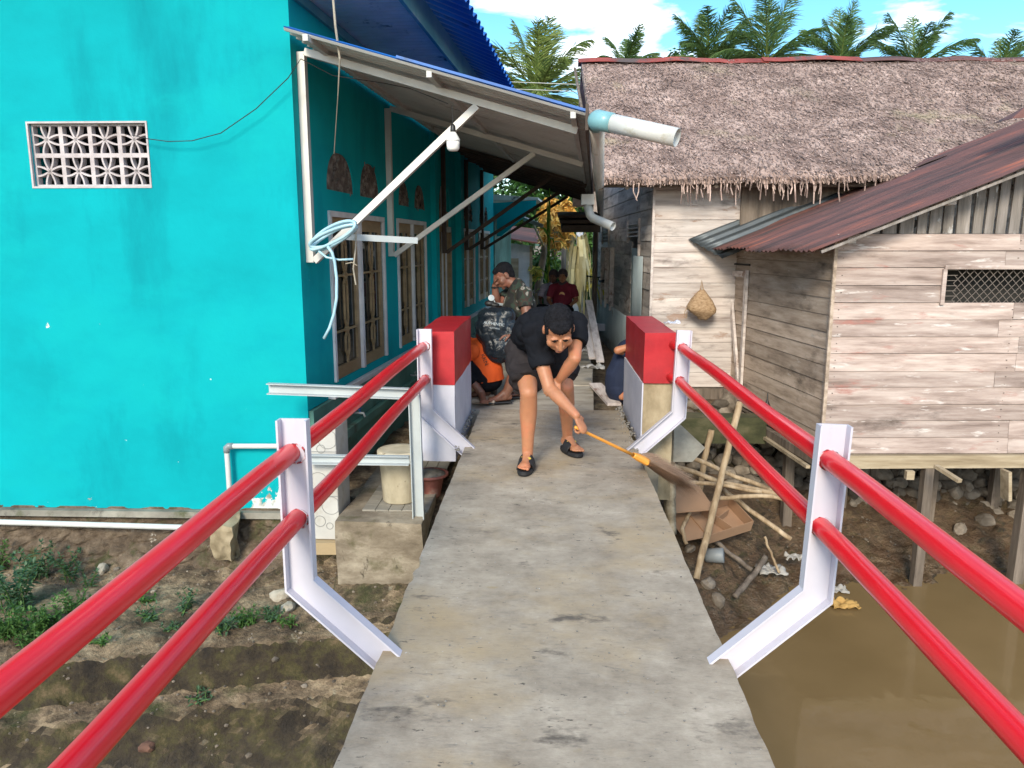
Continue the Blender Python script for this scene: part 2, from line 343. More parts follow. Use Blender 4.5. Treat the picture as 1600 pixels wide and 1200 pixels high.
# ================================================================ RAILINGS
m_red = mat('red_gloss_paint', [(0.3, (0.64, 0.004, 0.012)), (0.7, (0.76, 0.007, 0.018))], scale=(2, 2, 2), rough=0.3, bump=0.12, bdist=0.003, coat=0.2, bscale=(26, 7, 26), spots=[((0.62, 0.36, 0.36), 24, 0.715, 0.735), ((0.42, 0.006, 0.010), (5, 2, 5), 0.60, 0.76)])
m_white = mat('white_gloss_paint', [(0.3, (0.50, 0.49, 0.56)), (0.7, (0.60, 0.58, 0.65))], scale=(2.5, 2.5, 2.5), rough=0.35, bump=0.08, bdist=0.002, spots=[((0.36, 0.33, 0.31), 17, 0.68, 0.78), ((0.42, 0.40, 0.42), (3, 3, 1.5), 0.56, 0.74), ((0.25, 0.12, 0.07), 30, 0.735, 0.76)], bscale=(30, 30, 30))
def channel(mb, a, b, w, fl, th, fdir, wdir):
    """C-section from a to b: web of width w along wdir, flanges fl deep along fdir"""
    a, b = V(a), V(b); f, w_ = V(fdir).normalized(), V(wdir).normalized()
    prof_ = [(-w / 2, 0), (w / 2, 0), (w / 2, fl), (w / 2 - th, fl), (w / 2 - th, th), (-w / 2 + th, th), (-w / 2 + th, fl), (-w / 2, fl)]
    o = len(mb.v)
    for p in (a, b):
        for u, v in prof_: mb.v.append(tuple(p + w_ * u + f * v))
    for i in range(8):
        j = (i + 1) % 8; mb.f.append((o + i, o + j, o + 8 + j, o + 8 + i))
    for q in ((0, 1, 4, 5), (1, 2, 3, 4), (5, 6, 7, 0)):
        mb.f.append(tuple(o + k for k in q)); mb.f.append(tuple(o + 8 + k for k in reversed(q)))
m_weld = mat('daubed_paint', [(0.44, (0.55, 0.50, 0.54)), (0.5, (0.45, 0.01, 0.02)), (0.58, (0.05, 0.03, 0.03))], scale=(45, 45, 45), rough=0.4, bump=0.3)
def rail_post(side, y, root):
    s = side; mb = MB(); top = 0.86; kz = 0.26
    xo = {-1: -0.868, 1: 0.935}[s]; xt = {-1: -0.868, 1: 0.955}[s]; xe = {-1: XL + 0.04, 1: XR - 0.04}[s]
    # vertical leg: web faces the camera, channel opens to the viewer; wall thickness 7 mm
    w, fl, th = 0.105, 0.045, 0.007
    def ring(c, wd, yy):
        wd = V(wd); pr_ = [(-w / 2, 0), (w / 2, 0), (w / 2, -fl), (w / 2 - th, -fl), (w / 2 - th, -th), (-w / 2 + th, -th), (-w / 2 + th, -fl), (-w / 2, -fl)]
        return [V(c) + wd * u + V((0, v + 0.02, 0)) for u, v in pr_]
    d1 = V((xo - xt, 0, kz - top)).normalized(); d2 = V((xe - xo, 0, -0.04 - kz)).normalized()
    n1 = V((-d1.z, 0, d1.x)); n2 = V((-d2.z, 0, d2.x)); 
    if n1.x < 0: n1 = -n1
    n2 = V((-d2.z, 0, d2.x)); n2 = n2 if n2.dot(n1) > 0 else -n2
    nm = (n1 + n2).normalized(); nm = nm / nm.dot(n1)
    rs = [ring((xt, y, top), n1, 0), ring((xo, y, kz), nm, 0), ring((xe, y, -0.04), n2, 0)]
    o = len(mb.v)
    for r in rs: mb.v += [tuple(q) for q in r]
    for k in range(2):
        for i in range(8):
            j = (i + 1) % 8; mb.f.append((o + 8 * k + i, o + 8 * k + j, o + 8 * k + 8 + j, o + 8 * k + 8 + i))
    for q in ((0, 1, 4, 5), (1, 2, 3, 4), (5, 6, 7, 0)):
        mb.f.append(tuple(o + k for k in q)); mb.f.append(tuple(o + 16 + k for k in reversed(q)))
    ob = mb.build('rail_post', m_white, root)
    # weld beads and rough holes round the pipes
    for z in (0.735, 0.498):
        wb = MB()
        x = lerp(xo, xt, (z - kz) / (top - kz)); pts = []
        for i in range(25):
            a = 2 * math.pi * i / 24; rr = 0.034 + 0.004 * noise.noise(V((a * 3, y + z, s))); pts.append((x + rr * math.cos(a), y + 0.012, z + rr * math.sin(a)))
        wb.tube(pts, 0.0035, 6, caps=False); wb.build('weld_bead', m_weld, ob)
rl = {}
for s in (-1, 1):
    nm = 'left' if s < 0 else 'right'
    root = thing('bridge_railing', ({-1: -0.87, 1: 0.94}[s], 2.3, 0), {-1: 'red pipe railing with white bent posts on the side of the turquoise house', 1: 'red pipe railing with white bent posts above the brown water'}[s], 'railing', 'railings along both edges of the footbridge')
    for y in (-0.3, 2.53, 5.38): rail_post(s, y, root)
    for z in (0.735, 0.498):
        x = {-1: -0.874, 1: 0.94}[s]; x = x + (0.012 * s if z > 0.6 else 0)
        end = [(x, 5.38, z), (x - s * 0.012, 5.5, z), (x - s * 0.045, 5.62, z - 0.005)]
        mb = MB(); pts = [(x, -2.1 + 7.48 * i / 24, z + 0.004 * math.sin(i)) for i in range(25)] + end[1:]
        mb.tube(pts, 0.0335, 20); mb.build('handrail', m_red, root, smooth=True)
# ================================================================ END PILLARS
m_redpaint = mat('red_wall_paint', [(0.3, (0.32, 0.008, 0.015)), (0.5, (0.43, 0.012, 0.02)), (0.7, (0.5, 0.025, 0.035))], scale=(3, 3, 5), detail=8, rough=0.45, bump=0.3, bdist=0.004, spots=[((0.50, 0.10, 0.09), 7, 0.64, 0.72)], bscale=(30, 30, 8))
m_whitepaint = mat('white_wall_paint', [(0.3, (0.44, 0.45, 0.54)), (0.6, (0.58, 0.58, 0.66)), (0.75, (0.66, 0.66, 0.72))], scale=(3, 3, 4), detail=8, rough=0.6, bump=0.3, bdist=0.004, spots=[((0.46, 0.43, 0.38), 6, 0.66, 0.76)])
m_rawconc = mat('raw_concrete', [(0.3, (0.20, 0.155, 0.09)), (0.5, (0.33, 0.265, 0.17)), (0.7, (0.46, 0.38, 0.26))], scale=(8, 8, 5), detail=10, rough=0.9, bump=0.7, bdist=0.01, spots=[((0.55, 0.5, 0.42), 20, 0.68, 0.72)])
def rough_block(mb, x0, x1, y0, y1, z0, z1, amp=0.004, seed=0, n=10):
    # six grids, gently uneven
    def nz_(p): return V(p) + V((noise.noise(V(p) * 3 + V((seed, 0, 0))), noise.noise(V(p) * 3 + V((0, seed + 9, 0))), 0.6 * noise.noise(V(p) * 3 + V((0, 0, seed + 5))))) * amp * 2
    for f in (lambda a, b: (lerp(x0, x1, a), y0, lerp(z0, z1, b)), lambda a, b: (lerp(x0, x1, a), y1, lerp(z0, z1, b)), lambda a, b: (x0, lerp(y0, y1, a), lerp(z0, z1, b)),
              lambda a, b: (x1, lerp(y0, y1, a), lerp(z0, z1, b)), lambda a, b: (lerp(x0, x1, a), lerp(y0, y1, b), z0), lambda a, b: (lerp(x0, x1, a), lerp(y0, y1, b), z1)):
        mb.grid(lambda a, b: nz_(f(a, b)), n, n)
def weld(o, d=0.0008):
    bm = bmesh.new(); bm.from_mesh(o.data); bmesh.ops.remove_doubles(bm, verts=bm.verts, dist=d); bmesh.ops.recalc_face_normals(bm, faces=bm.faces); bm.to_mesh(o.data); bm.free(); return o
pl = thing('bridge_pillar', (-0.79, 6.15, 0), 'low red and white painted end pillar beside the turquoise house', 'pillar', 'painted pillars at the far end of the bridge')
a = MB(); rough_block(a, -0.93, -0.672, 5.5, 6.72, 0.44, 0.83, seed=2); weld(a.build('red_top', m_redpaint, pl))
a = MB(); rough_block(a, -0.928, -0.674, 5.502, 6.718, -0.14, 0.438, seed=3); weld(a.build('white_base', m_whitepaint, pl))
pr_ = thing('bridge_pillar', (0.82, 6.2, 0), 'low red and white painted end pillar with a bare concrete front near the wooden hut', 'pillar', 'painted pillars at the far end of the bridge')
a = MB(); rough_block(a, 0.708, 0.935, 5.58, 6.92, 0.45, 0.82, seed=4); weld(a.build('red_top', m_redpaint, pr_))
a = MB(); rough_block(a, 0.710, 0.933, 5.60, 6.918, -0.45, 0.448, seed=5); weld(a.build('concrete_core', m_rawconc, pr_))
a = MB(); rough_block(a, 0.700, 0.7095, 5.585, 6.918, -0.05, 0.447, amp=0.001, seed=6); a.build('white_base', m_whitepaint, pr_)
# mortar crumbs along the right pillar foot
m_mortar = mat('mortar', [(0.3, (0.14, 0.13, 0.115)), (0.7, (0.32, 0.30, 0.275))], scale=(20, 20, 20), rough=0.95, bump=0.5, island=0.3)
def crumb(mb, c, r, seed):
    o = len(mb.v); bm = bmesh.new(); bmesh.ops.create_icosphere(bm, subdivisions=1, radius=r)
    for v in bm.verts: q = v.co * (1 + 0.45 * noise.noise(v.co / r * 1.3 + V((seed, seed * 2, 0)))); mb.v.append((q.x + c[0], q.y + c[1], q.z * 0.7 + c[2]))
    for f in bm.faces: mb.f.append(tuple(o + v.index for v in f.verts))
    bm.free()
mb = MB()
for i in range(150):
    y = random.uniform(4.95, 6.85); x = 0.685 - abs(random.gauss(0, 0.035)) - 0.02 * (y < 5.6); crumb(mb, (x, y, 0.004), random.uniform(0.003, 0.013), i)
for i in range(70):
    y = random.uniform(5.3, 6.7); x = -0.66 + abs(random.gauss(0, 0.02)); crumb(mb, (x, y, 0.003), random.uniform(0.005, 0.014), i + 200)
tag(mb.build('mortar_crumbs', m_mortar), 'grey mortar crumbs along the feet of the painted pillars', 'rubble', kind='stuff')

mb = MB(); rnd = random.Random(77)
for i in range(420):
    y = rnd.uniform(1.8, 6.6); x = rnd.uniform(XL + .03, XR - .03); crumb(mb, (x, y, 0.004), rnd.uniform(0.0015, 0.0045), i)
tag(mb.build('deck_grit', m_mortar, recalc=False), 'fine grit scattered over the concrete deck', 'grit', kind='stuff')
# ================================================================ TURQUOISE HOUSE
TC = V((-1.786, 5.55, 0)); TA = rad(3.5); TU = V((math.sin(TA), math.cos(TA), 0)); TN = V((TU.y, -TU.x, 0))   # side wall: along, outward
FU = V((math.cos(rad(0.6)), math.sin(rad(0.6)), 0)) * -1                                                      # front wall: going left
def T3(s, z, off=0.0): return TC + TU * s + TN * off + V((0, 0, z))
m_turq = mat('turquoise_paint', [(0.3, (0.0005, 0.29, 0.33)), (0.5, (0.0008, 0.335, 0.38)), (0.7, (0.001, 0.375, 0.42))], scale=(1.1, 1.1, 1.6), detail=9, rough=0.8, spec=.12, bump=0.4, bdist=0.006,
             spots=[((0.0, 0.22, 0.265), (1.6, 1.6, 0.45), 0.52, 0.75), ((0.002, 0.38, 0.40), (0.7, 0.7, 1.2), 0.5, 0.7), ((0.40, 0.60, 0.60), (17, 17, 12), 0.75, 0.753)], bscale=(9, 9, 9))
def peel(t, b, s, co):
    # paint flaked off near the ground: strongest by the corner
    sx = t.nodes.new('ShaderNodeSeparateXYZ'); t.links.new(co.outputs['Object'], sx.inputs[0])
    def mr(sock, a, b_, c, d):
        q = t.nodes.new('ShaderNodeMapRange'); q.inputs[1].default_value = a; q.inputs[2].default_value = b_; q.inputs[3].default_value = c; q.inputs[4].default_value = d; t.links.new(sock, q.inputs[0]); return q.outputs[0]
    def ma(op, a, b_):
        q = t.nodes.new('ShaderNodeMath'); q.operation = op
        for i, z in enumerate((a, b_)):
            if isinstance(z, (int, float)): q.inputs[i].default_value = z
            else: t.links.new(z, q.inputs[i])
        return q.outputs[0]
    n = t.nodes.new('ShaderNodeTexNoise'); n.inputs['Scale'].default_value = 5.5; n.inputs['Detail'].default_value = 9; n.inputs['Roughness'].default_value = 0.68; t.links.new(co.outputs['Object'], n.inputs[0])
    zz = mr(sx.outputs[2], -0.10, 0.50, 1, 0)          # height
    xx = mr(sx.outputs[0], -0.55, -0.12, 0.0, 1)         # towards the corner (object space: corner at 0)
    low = mr(sx.outputs[2], -0.10, 0.06, 1, 0)
    m1 = ma('MULTIPLY', zz, xx)
    thr = ma('SUBTRACT', 0.71, ma('MULTIPLY', m1, 0.52)); thr = ma('SUBTRACT', thr, ma('MULTIPLY', low, 0.17))
    k = mr(ma('SUBTRACT', n.outputs[0], thr), 0.0, 0.012, 0, 1)
    n3 = t.nodes.new('ShaderNodeTexNoise'); n3.inputs['Scale'].default_value = 14; n3.inputs['Detail'].default_value = 6; t.links.new(co.outputs['Object'], n3.inputs[0])
    r = t.nodes.new('ShaderNodeValToRGB'); ramp(r, [(0.35, (0.28, 0.25, 0.2)), (0.5, (0.62, 0.64, 0.62)), (0.7, (0.75, 0.76, 0.75))]); t.links.new(n3.outputs[0], r.inputs[0])
    m = t.nodes.new('ShaderNodeMixRGB'); t.links.new(k, m.inputs[0]); t.links.new(s, m.inputs[1]); t.links.new(r.outputs[0], m.inputs[2])
    return m.outputs[0]
node_after(m_turq, peel)
m_green = mat('sea_green_paint', [(0.3, (0.05, 0.14, 0.115)), (0.5, (0.085, 0.22, 0.18)), (0.7, (0.16, 0.33, 0.27))], scale=(2, 2, 2), detail=9, rough=0.7, bump=0.25, spots=[((0.05, 0.06, 0.045), (2, 2, 1), 0.55, 0.72)])
m_trim = mat('white_trim', [(0.3, (0.5, 0.5, 0.52)), (0.7, (0.68, 0.68, 0.7))], scale=(5, 5, 5), rough=0.6, bump=0.15, spots=[((0.3, 0.27, 0.22), 8, 0.66, 0.74)])
m_tan = mat('tan_wood_frame', [(0.3, (0.22, 0.145, 0.07)), (0.7, (0.36, 0.25, 0.13))], scale=(4, 4, 14), rough=0.5, bump=0.1)
m_glass = bpy.data.materials.new('dark_glass'); m_glass.use_nodes = True
_b = m_glass.node_tree.nodes['Principled BSDF']; _b.inputs['Base Color'].default_value = (0.015, 0.02, 0.02, 1); _b.inputs['Roughness'].default_value = 0.04
m_dark = flat('dark_interior', (0.03, 0.028, 0.025), 0.9, bump=0)  # near-black colour standing in for the shade inside rooms
m_vent = mat('vent_block', [(0.3, (0.38, 0.33, 0.33)), (0.7, (0.58, 0.53, 0.54))], scale=(8, 8, 8), rough=0.85, bump=0.4, spots=[((0.2, 0.15, 0.12), 12, 0.62, 0.72)])
m_grub = mat('grubby_vent', [(0.3, (0.05, 0.04, 0.035)), (0.5, (0.13, 0.105, 0.09)), (0.7, (0.3, 0.27, 0.24))], scale=(14, 14, 14), rough=0.9, bump=0.6)
th = thing('turquoise_house', TC + V((0, 0, -0.5)), 'bright turquoise painted house with flaking paint by the creek', 'house')
RT = V(th.location)
# ---- side wall with openings (s, z)
def rect(a, b, c, d): return [(a, c), (b, c), (b, d), (a, d)]
def arch(a, b, c, top, n=8, pt=0.75):
    m = (a + b) / 2; w = (b - a) / 2; L = [(a, c), (b, c)]
    for i in range(1, n): k = i / n; L.append((m + w * math.cos(k * math.pi / 2) ** pt, c + (top - c) * math.sin(k * math.pi / 2)))
    L.append((m, top))
    for i in range(n - 1, 0, -1): k = i / n; L.append((m - w * math.cos(k * math.pi / 2) ** pt, c + (top - c) * math.sin(k * math.pi / 2)))
    return L
WIN = [(0.66, 2.18, 0.33, 1.67), (2.80, 4.12, 0.33, 1.68), (6.75, 8.05, 0.42, 1.66), (8.65, 9.98, 0.42, 1.66)]
DOOR = (4.9, 5.98, -0.38, 2.28)
ARCH = [(0.62, 1.32, 1.88, 2.19), (1.5, 2.14, 1.88, 2.19), (2.88, 3.38, 1.87, 2.13), (3.62, 4.2, 1.87, 2.15), (6.85, 7.2, 1.84, 2.12), (7.4, 7.95, 1.84, 2.16), (8.75, 9.2, 1.84, 2.13), (9.35, 9.85, 1.84, 2.16)]
mb = MB(); outer = [(0, 0.22), (4.9, 0.22), (4.9, -0.38), (5.98, -0.38), (5.98, 0.22), (10.72, 0.22), (10.72, 3.24), (0, 3.24)]
door_hole = None
holes = [rect(*w) for w in WIN] + [arch(*a) for a in ARCH] + [arch(DOOR[0] + .003, DOOR[1] - .003, 0.0, DOOR[3], pt=0.55)]
outer = rect(0, 10.72, 0.22, 3.24)
holes[-1] = [(DOOR[0], 0.24), (DOOR[1], 0.24)] + arch(DOOR[0], DOOR[1], 0.24, DOOR[3], pt=0.5)[2:]
mb.plate([outer] + holes, lambda s, z: T3(s, z), -TN * 0.16)
mb.build('side_wall', m_turq, th)
# pilasters that break the far half of the wall
mb = MB()
for s0, s1, o in ((4.5, 4.72, 0.07), (6.28, 6.52, 0.09)):
    mb.hexa([T3(s0, 0.23, 0.001), T3(s0, 0.23, o), T3(s1, 0.23, o), T3(s1, 0.23, 0.001), T3(s0, 3.2, 0.001), T3(s0, 3.2, o), T3(s1, 3.2, o), T3(s1, 3.2, 0.001)])
    mb.build('pilaster', m_turq, th); mb = MB()
# ---- front wall with the vent opening
def F3(x, z, off=0.0): return TC + FU * x + V((0, -off, z))
vx0, vx1 = 1.06, 1.91
mb = MB(); mb.plate([rect(0.0, 7.0, -0.56, 3.24), rect(vx0, vx1, 1.86, 2.295)], lambda s, z: F3(s, z, 0.004 * noise.noise(V((s, z, 1)))), V((0, 0.16, 0)))
fw = mb.build('front_wall', m_turq, th)
# backing / rear walls so that rooms are dark
mb = MB(); mb.box(TC + V((-3.2, 11.0, 1.3)), (6.3, 0.15, 3.7)); mb.build('rear_wall', m_turq, th)
mb = MB(); mb.box(TC + V((-6.9, 5.5, 1.3)), (0.15, 10.8, 3.7)); mb.build('far_side_wall', m_turq, th)
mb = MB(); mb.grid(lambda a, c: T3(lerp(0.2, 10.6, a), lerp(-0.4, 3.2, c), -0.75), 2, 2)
mb.grid(lambda a, c: F3(lerp(0.7, 6.9, a), lerp(-0.4, 3.2, c), -0.75), 2, 2); mb.build('dark_room_backing', m_dark, th)  # dark sheets added behind the openings, their colour stands in for room shade
# ---- vent of eight concrete blocks, four across and two high
mb = MB(); bw = (vx1 - vx0) / 4; bh = (2.295 - 1.86) / 2
def fv(x, z, o=0.0): return F3(x, z, -0.03 + o)
def bar2(p, q, w):
    p = V((p[0], p[1], 0)); q = V((q[0], q[1], 0)); d = (q - p).normalized(); n = V((-d.y, d.x, 0)) * w / 2
    c = [p - n, q - n, q + n, p + n]
    mb.hexa([fv(k.x, k.y, 0) for k in c] + [fv(k.x, k.y, -0.05) for k in c])
for i in range(4):
    for j in range(2):
        x0, z0 = vx0 + i * bw, 1.86 + j * bh; x1, z1 = x0 + bw, z0 + bh; e = 0.015
        bar2((x0 + e / 2, z0), (x0 + e / 2, z1), e); bar2((x1 - e / 2, z0), (x1 - e / 2, z1), e)
        bar2((x0 + e, z0 + e / 2), (x1 - e, z0 + e / 2), e); bar2((x0 + e, z1 - e / 2), (x1 - e, z1 - e / 2), e)
        cx, cz = (x0 + x1) / 2, (z0 + z1) / 2; w, h = bw / 2 - e, bh / 2 - e
        def curve(f, n=10):
            pts = [f(-1 + 2 * k / n) for k in range(n + 1)]
            for a_, b_2 in zip(pts, pts[1:]): bar2(a_, b_2, 0.0125)
        # four crossing bowed bars: petals towards each side
        for sg in (-1, 1):
            curve(lambda t: (cx + sg * w * .36 * math.sin(t * math.pi / 2), cz + h * t)); curve(lambda t: (cx + w * t, cz + sg * h * .36 * math.sin(t * math.pi / 2)))
mb.build('vent_block', m_vent, th)
mb = MB(); mb.plate([rect(vx0 - 0.012, vx1 + 0.012, 1.848, 2.307), rect(vx0 + .001, vx1 - .001, 1.861, 2.294)], lambda s, z: F3(s, z, 0.006), V((0, 0.02, 0))); mb.build('vent_frame', m_vent, th)
# ---- plinth with the white sill band
mb = MB()
mb.hexa([T3(0.02, -0.7, 0.0), T3(0.02, -0.7, 0.05), T3(10.7, -0.7, 0.05), T3(10.7, -0.7, 0.0), T3(0.02, 0.217, 0.0), T3(0.02, 0.217, 0.035), T3(10.7, 0.217, 0.035), T3(10.7, 0.217, 0.0)])
mb.hexa([T3(0.02, -0.14, 0.05), T3(0.02, -0.14, 0.10), T3(10.7, -0.14, 0.10), T3(10.7, -0.14, 0.05), T3(0.02, -0.07, 0.045), T3(0.02, -0.07, 0.10), T3(10.7, -0.07, 0.10), T3(10.7, -0.07, 0.045)])
mb.build('plinth', m_green, th)
mb = MB(); mb.hexa([T3(0.45, 0.222, 0.002), T3(0.45, 0.222, 0.06), T3(10.4, 0.222, 0.06), T3(10.4, 0.222, 0.002), T3(0.45, 0.26, 0.002), T3(0.45, 0.26, 0.06), T3(10.4, 0.26, 0.06), T3(10.4, 0.26, 0.002)])
mb.build('sill_band', m_trim, th)
# ---- windows
def wbox(mb, s0, s1, z0, z1, o0, o1):
    mb.hexa([T3(s0, z0, o0), T3(s0, z0, o1), T3(s1, z0, o1), T3(s1, z0, o0), T3(s0, z1, o0), T3(s0, z1, o1), T3(s1, z1, o1), T3(s1, z1, o0)])
def side_window(s0, s1, z0, z1):
    mb = MB(); e = 0.045
    for q in ((s0 - e, s0, z0, z1 + e), (s1, s1 + e, z0, z1 + e), (s0 + .0005, s1 - .0005, z1, z1 + e), ((s0 + s1) / 2 - .03, (s0 + s1) / 2 + .03, z0, z1 - .001)): wbox(mb, *q, -0.03, 0.02)
    w = mb.build('window', m_trim, th)
    mid = (s0 + s1) / 2
    for a, c in ((s0, mid - .03), (mid + .03, s1)):
        mb = MB(); f = 0.075
        wbox(mb, a, a + f, z0, z1, -0.05, -0.01); wbox(mb, c - f, c, z0, z1, -0.05, -0.01); wbox(mb, a + f, c - f, z0, z0 + f + .03, -0.05, -0.01); wbox(mb, a + f, c - f, z1 - f - .03, z1, -0.05, -0.01)
        mb.build('casement_frame', m_tan, w)
        mb = MB(); wbox(mb, a + f, c - f, z0 + f + .03, z1 - f - .03, -0.036, -0.030); mb.build('pane', m_glass, w)
        g = MB(); ia, ic = a + f, c - f; m = (ia + ic) / 2; zb, zt = z0 + f + .03, z1 - f - .03; o = -0.012; q = 0.045; H_ = zt - zb
        def ln(*pts):
            for p_, r_ in zip(pts, pts[1:]): g.beam(T3(p_[0], p_[1], o), T3(r_[0], r_[1], o), 0.017, 0.017)
        for sg in (-1, 1):
            ln((m + sg * .012, zt), (m + sg * .012, zt - .06 * H_), (m + sg * q, zt - .11 * H_), (m + sg * q, zt - .24 * H_), (m, zt - .33 * H_), (m + sg * q * .9, zt - .4 * H_), (m + sg * q * .9, zt - .66 * H_), (m, zt - .74 * H_), (m + sg * q, zt - .80 * H_), (m + sg * q, zt - .90 * H_), (m + sg * .004, zt - .95 * H_), (m + sg * .004, zb))
            ed = ia if sg < 0 else ic
            ln((ed, zt - .33 * H_), (m + sg * q, zt - .33 * H_), (m, zt - .30 * H_)); ln((ed, zt - .74 * H_), (m + sg * q, zt - .74 * H_), (m, zt - .71 * H_))
            ln((m + sg * q, zt - .33 * H_), (m, zt - .37 * H_)); ln((m + sg * q, zt - .74 * H_), (m, zt - .78 * H_))
        g.build('window_grille', m_tan, w)
    mb = MB()
    for k in range(14): wbox(mb, s0 + .1, s1 - .1, z0 + .13 + k * 0.045, z0 + .14 + k * 0.045, -0.12, -0.10)
    mb.build('louvre_slats', m_vent, w)
for w in WIN: side_window(*w)
def dress_arch(a):
    mb = MB(); L = arch(*a); mb.plate([L], lambda s, z: T3(s, z, -0.012), -TN * 0.02)
    m = (a[0] + a[1]) / 2
    for k in range(26):
        x = random.uniform(a[0] + .05, a[1] - .05); z = random.uniform(a[2] + 0.02, a[3] - 0.06)
        if abs(x - m) / (a[1] - a[0]) * 2 > 1 - (z - a[2]) / (a[3] - a[2]) * .6: continue
        p = T3(x, z, -0.008); q = p + TU * random.uniform(-.06, .06) + V((0, 0, random.uniform(-.08, .08))) + TN * .004; mb.beam(p, q, 0.022, 0.010)
    mb.build('arch_vent', m_grub, th)
for a in ARCH: dress_arch(a)
# door with an arched top, tan frame and tall grille
mb = MB(); s0, s1, z0, z1 = DOOR
for q in ((s0, s0 + .09, 0.24, 1.7), (s1 - .09, s1, 0.24, 1.7), (s0 + .09, s1 - .09, 1.62, 1.7)): wbox(mb, *q, -0.06, 0.0)
dr = mb.build('door', m_tan, th)
mb = MB(); L = [(s0, 0.24), (s1, 0.24)] + arch(s0, s1, 0.24, z1, pt=0.5)[2:]; mb.plate([L], lambda s, z: T3(s, z, -0.09), -TN * 0.01); mb.build('pane', m_glass, dr)
for k in range(7):
    g = MB(); x = s0 + .14 + k * (s1 - s0 - .28) / 6; zt = 0.24 + (z1 - 0.24) * math.sin(math.acos(min(1, abs((x - (s0 + s1) / 2) / ((s1 - s0) / 2)) ** 2))) - .03
    g.beam(T3(x, 0.25, -0.04), T3(x, zt, -0.04), .028, .028); g.build('grille_bar', m_trim if k % 2 else m_tan, dr)
# ---- soffit, fascia, roof sheet
m_soffit = mat('soffit_boards', [(0.3, (0.60, 0.57, 0.50)), (0.6, (0.74, 0.71, 0.64)), (0.75, (0.8, 0.77, 0.7))], scale=(3, 3, 3), rough=0.7, bump=0.2, spots=[((0.06, 0.06, 0.06), (3, 3, 3), 0.60, 0.68)])
mb = MB(); zsf = 3.2; k = -0.2
while k < 10.7:
    mb.hexa([T3(k, zsf, -0.02), T3(k, zsf, 0.70), T3(k + .094, zsf, 0.70), T3(k + .094, zsf, -0.02), T3(k, zsf + .012, -0.02), T3(k, zsf + .012, 0.70), T3(k + .094, zsf + .012, 0.70), T3(k + .094, zsf + .012, -0.02)]); k += 0.1
mb.build('soffit', m_soffit, th)
mb = MB(); mb.hexa([T3(-.22, 3.15, 0.70), T3(-.22, 3.15, 0.73), T3(10.8, 3.15, 0.73), T3(10.8, 3.15, 0.70), T3(-.22, 3.36, 0.70), T3(-.22, 3.36, 0.73), T3(10.8, 3.36, 0.73), T3(10.8, 3.36, 0.70)])
m_fascia = mat('teal_fascia', [(0.3, (0.02, 0.22, 0.26)), (0.6, (0.12, 0.33, 0.33)), (0.75, (0.35, 0.42, 0.40))], scale=(2, 2, 2), rough=0.6, bump=0.2)
mb.build('fascia', m_fascia, th)
mb = MB(); mb.hexa([T3(0.02, 3.12, 0.001), T3(0.02, 3.12, 0.03), T3(10.7, 3.12, 0.03), T3(10.7, 3.12, 0.001), T3(0.02, 3.19, 0.001), T3(0.02, 3.19, 0.03), T3(10.7, 3.19, 0.03), T3(10.7, 3.19, 0.001)])
mb.build('cornice_strip', m_fascia, th)
m_blue = mat('blue_roof_sheet', [(0.3, (0.008, 0.09, 0.36)), (0.7, (0.012, 0.14, 0.5))], scale=(1, 1, 1), rough=0.45, bump=0.05, metallic=0.0, spots=[((0.02, 0.06, 0.14), 3, 0.56, 0.72)])
def roof_pt(s, o): return T3(s, 3.44 - (o - 0.7) * 0.42, o)
mb = MB(); corr(mb, roof_pt(-0.22, 1.12), TU, roof_pt(0, -3.4) - roof_pt(0, 1.12), 11.1, (roof_pt(0, -3.4) - roof_pt(0, 1.12)).length, 0.19, 0.02, shape='trap', nv=3)
mb.build('roof', m_blue, th, solid=0.004)
mb = MB(); mb.grid(lambda a, c: T3(lerp(-.22, 10.9, a), lerp(5.1, 2.6, c), lerp(-3.4, -8.5, c)), 2, 2); mb.build('roof_back', m_blue, th, solid=0.01)
mb = MB(); mb.hexa([F3(-0.3, 3.19, .0), F3(7.2, 3.19, 0), F3(7.2, 3.19, .08), F3(-.3, 3.19, .08), F3(-0.3, 3.22, .0), F3(7.2, 3.22, 0), F3(7.2, 3.22, .08), F3(-.3, 3.22, .08)]); mb.build('front_soffit', m_trim, th)
# ---- rough stone and mortar foundation under the front wall
m_found = mat('stone_foundation', [(0.3, (0.05, 0.035, 0.024)), (0.45, (0.10, 0.07, 0.045)), (0.58, (0.17, 0.125, 0.085)), (0.72, (0.33, 0.27, 0.20))], scale=(6, 6, 9), detail=13, nrough=.74, rough=0.95, bump=1.0, bdist=0.03, spots=[((0.06, 0.065, 0.02), 3.5, 0.55, 0.66), ((0.42, 0.38, 0.32), 7, 0.66, 0.70)], bscale=(18, 18, 22))
mb = MB()
def ff(a, c):
    x = lerp(0.0, 6.5, a); z = lerp(-0.545, -1.16, c); off = 0.02 + 0.34 * c ** 1.2
    nn = sum(abs(noise.noise(V((x * f, z * f * 1.3, f)))) / f for f in (3, 7, 15, 31)) * 1.6; vv = noise.voronoi(V((x * 5, z * 10, 0.5)))[0]
    crk = min(1, (vv[1] - vv[0]) * 3.5); k = min(1, 4 * c + .15)
    return F3(x, z, off + k * (0.028 * crk + 0.13 * (nn - .35)) - .02)
mb.grid(ff, 460, 60); mb.build('foundation', m_found, th, smooth=False)
mb = MB(); mb.hexa([F3(.0, -0.60, .005), F3(7, -0.60, .005), F3(7, -0.60, .09), F3(0, -0.60, .09), F3(0, -0.562, .005), F3(7, -0.562, .005), F3(7, -0.562, .06), F3(0, -0.562, .06)])
mb.build('footing_lip', m_oldconc, th)
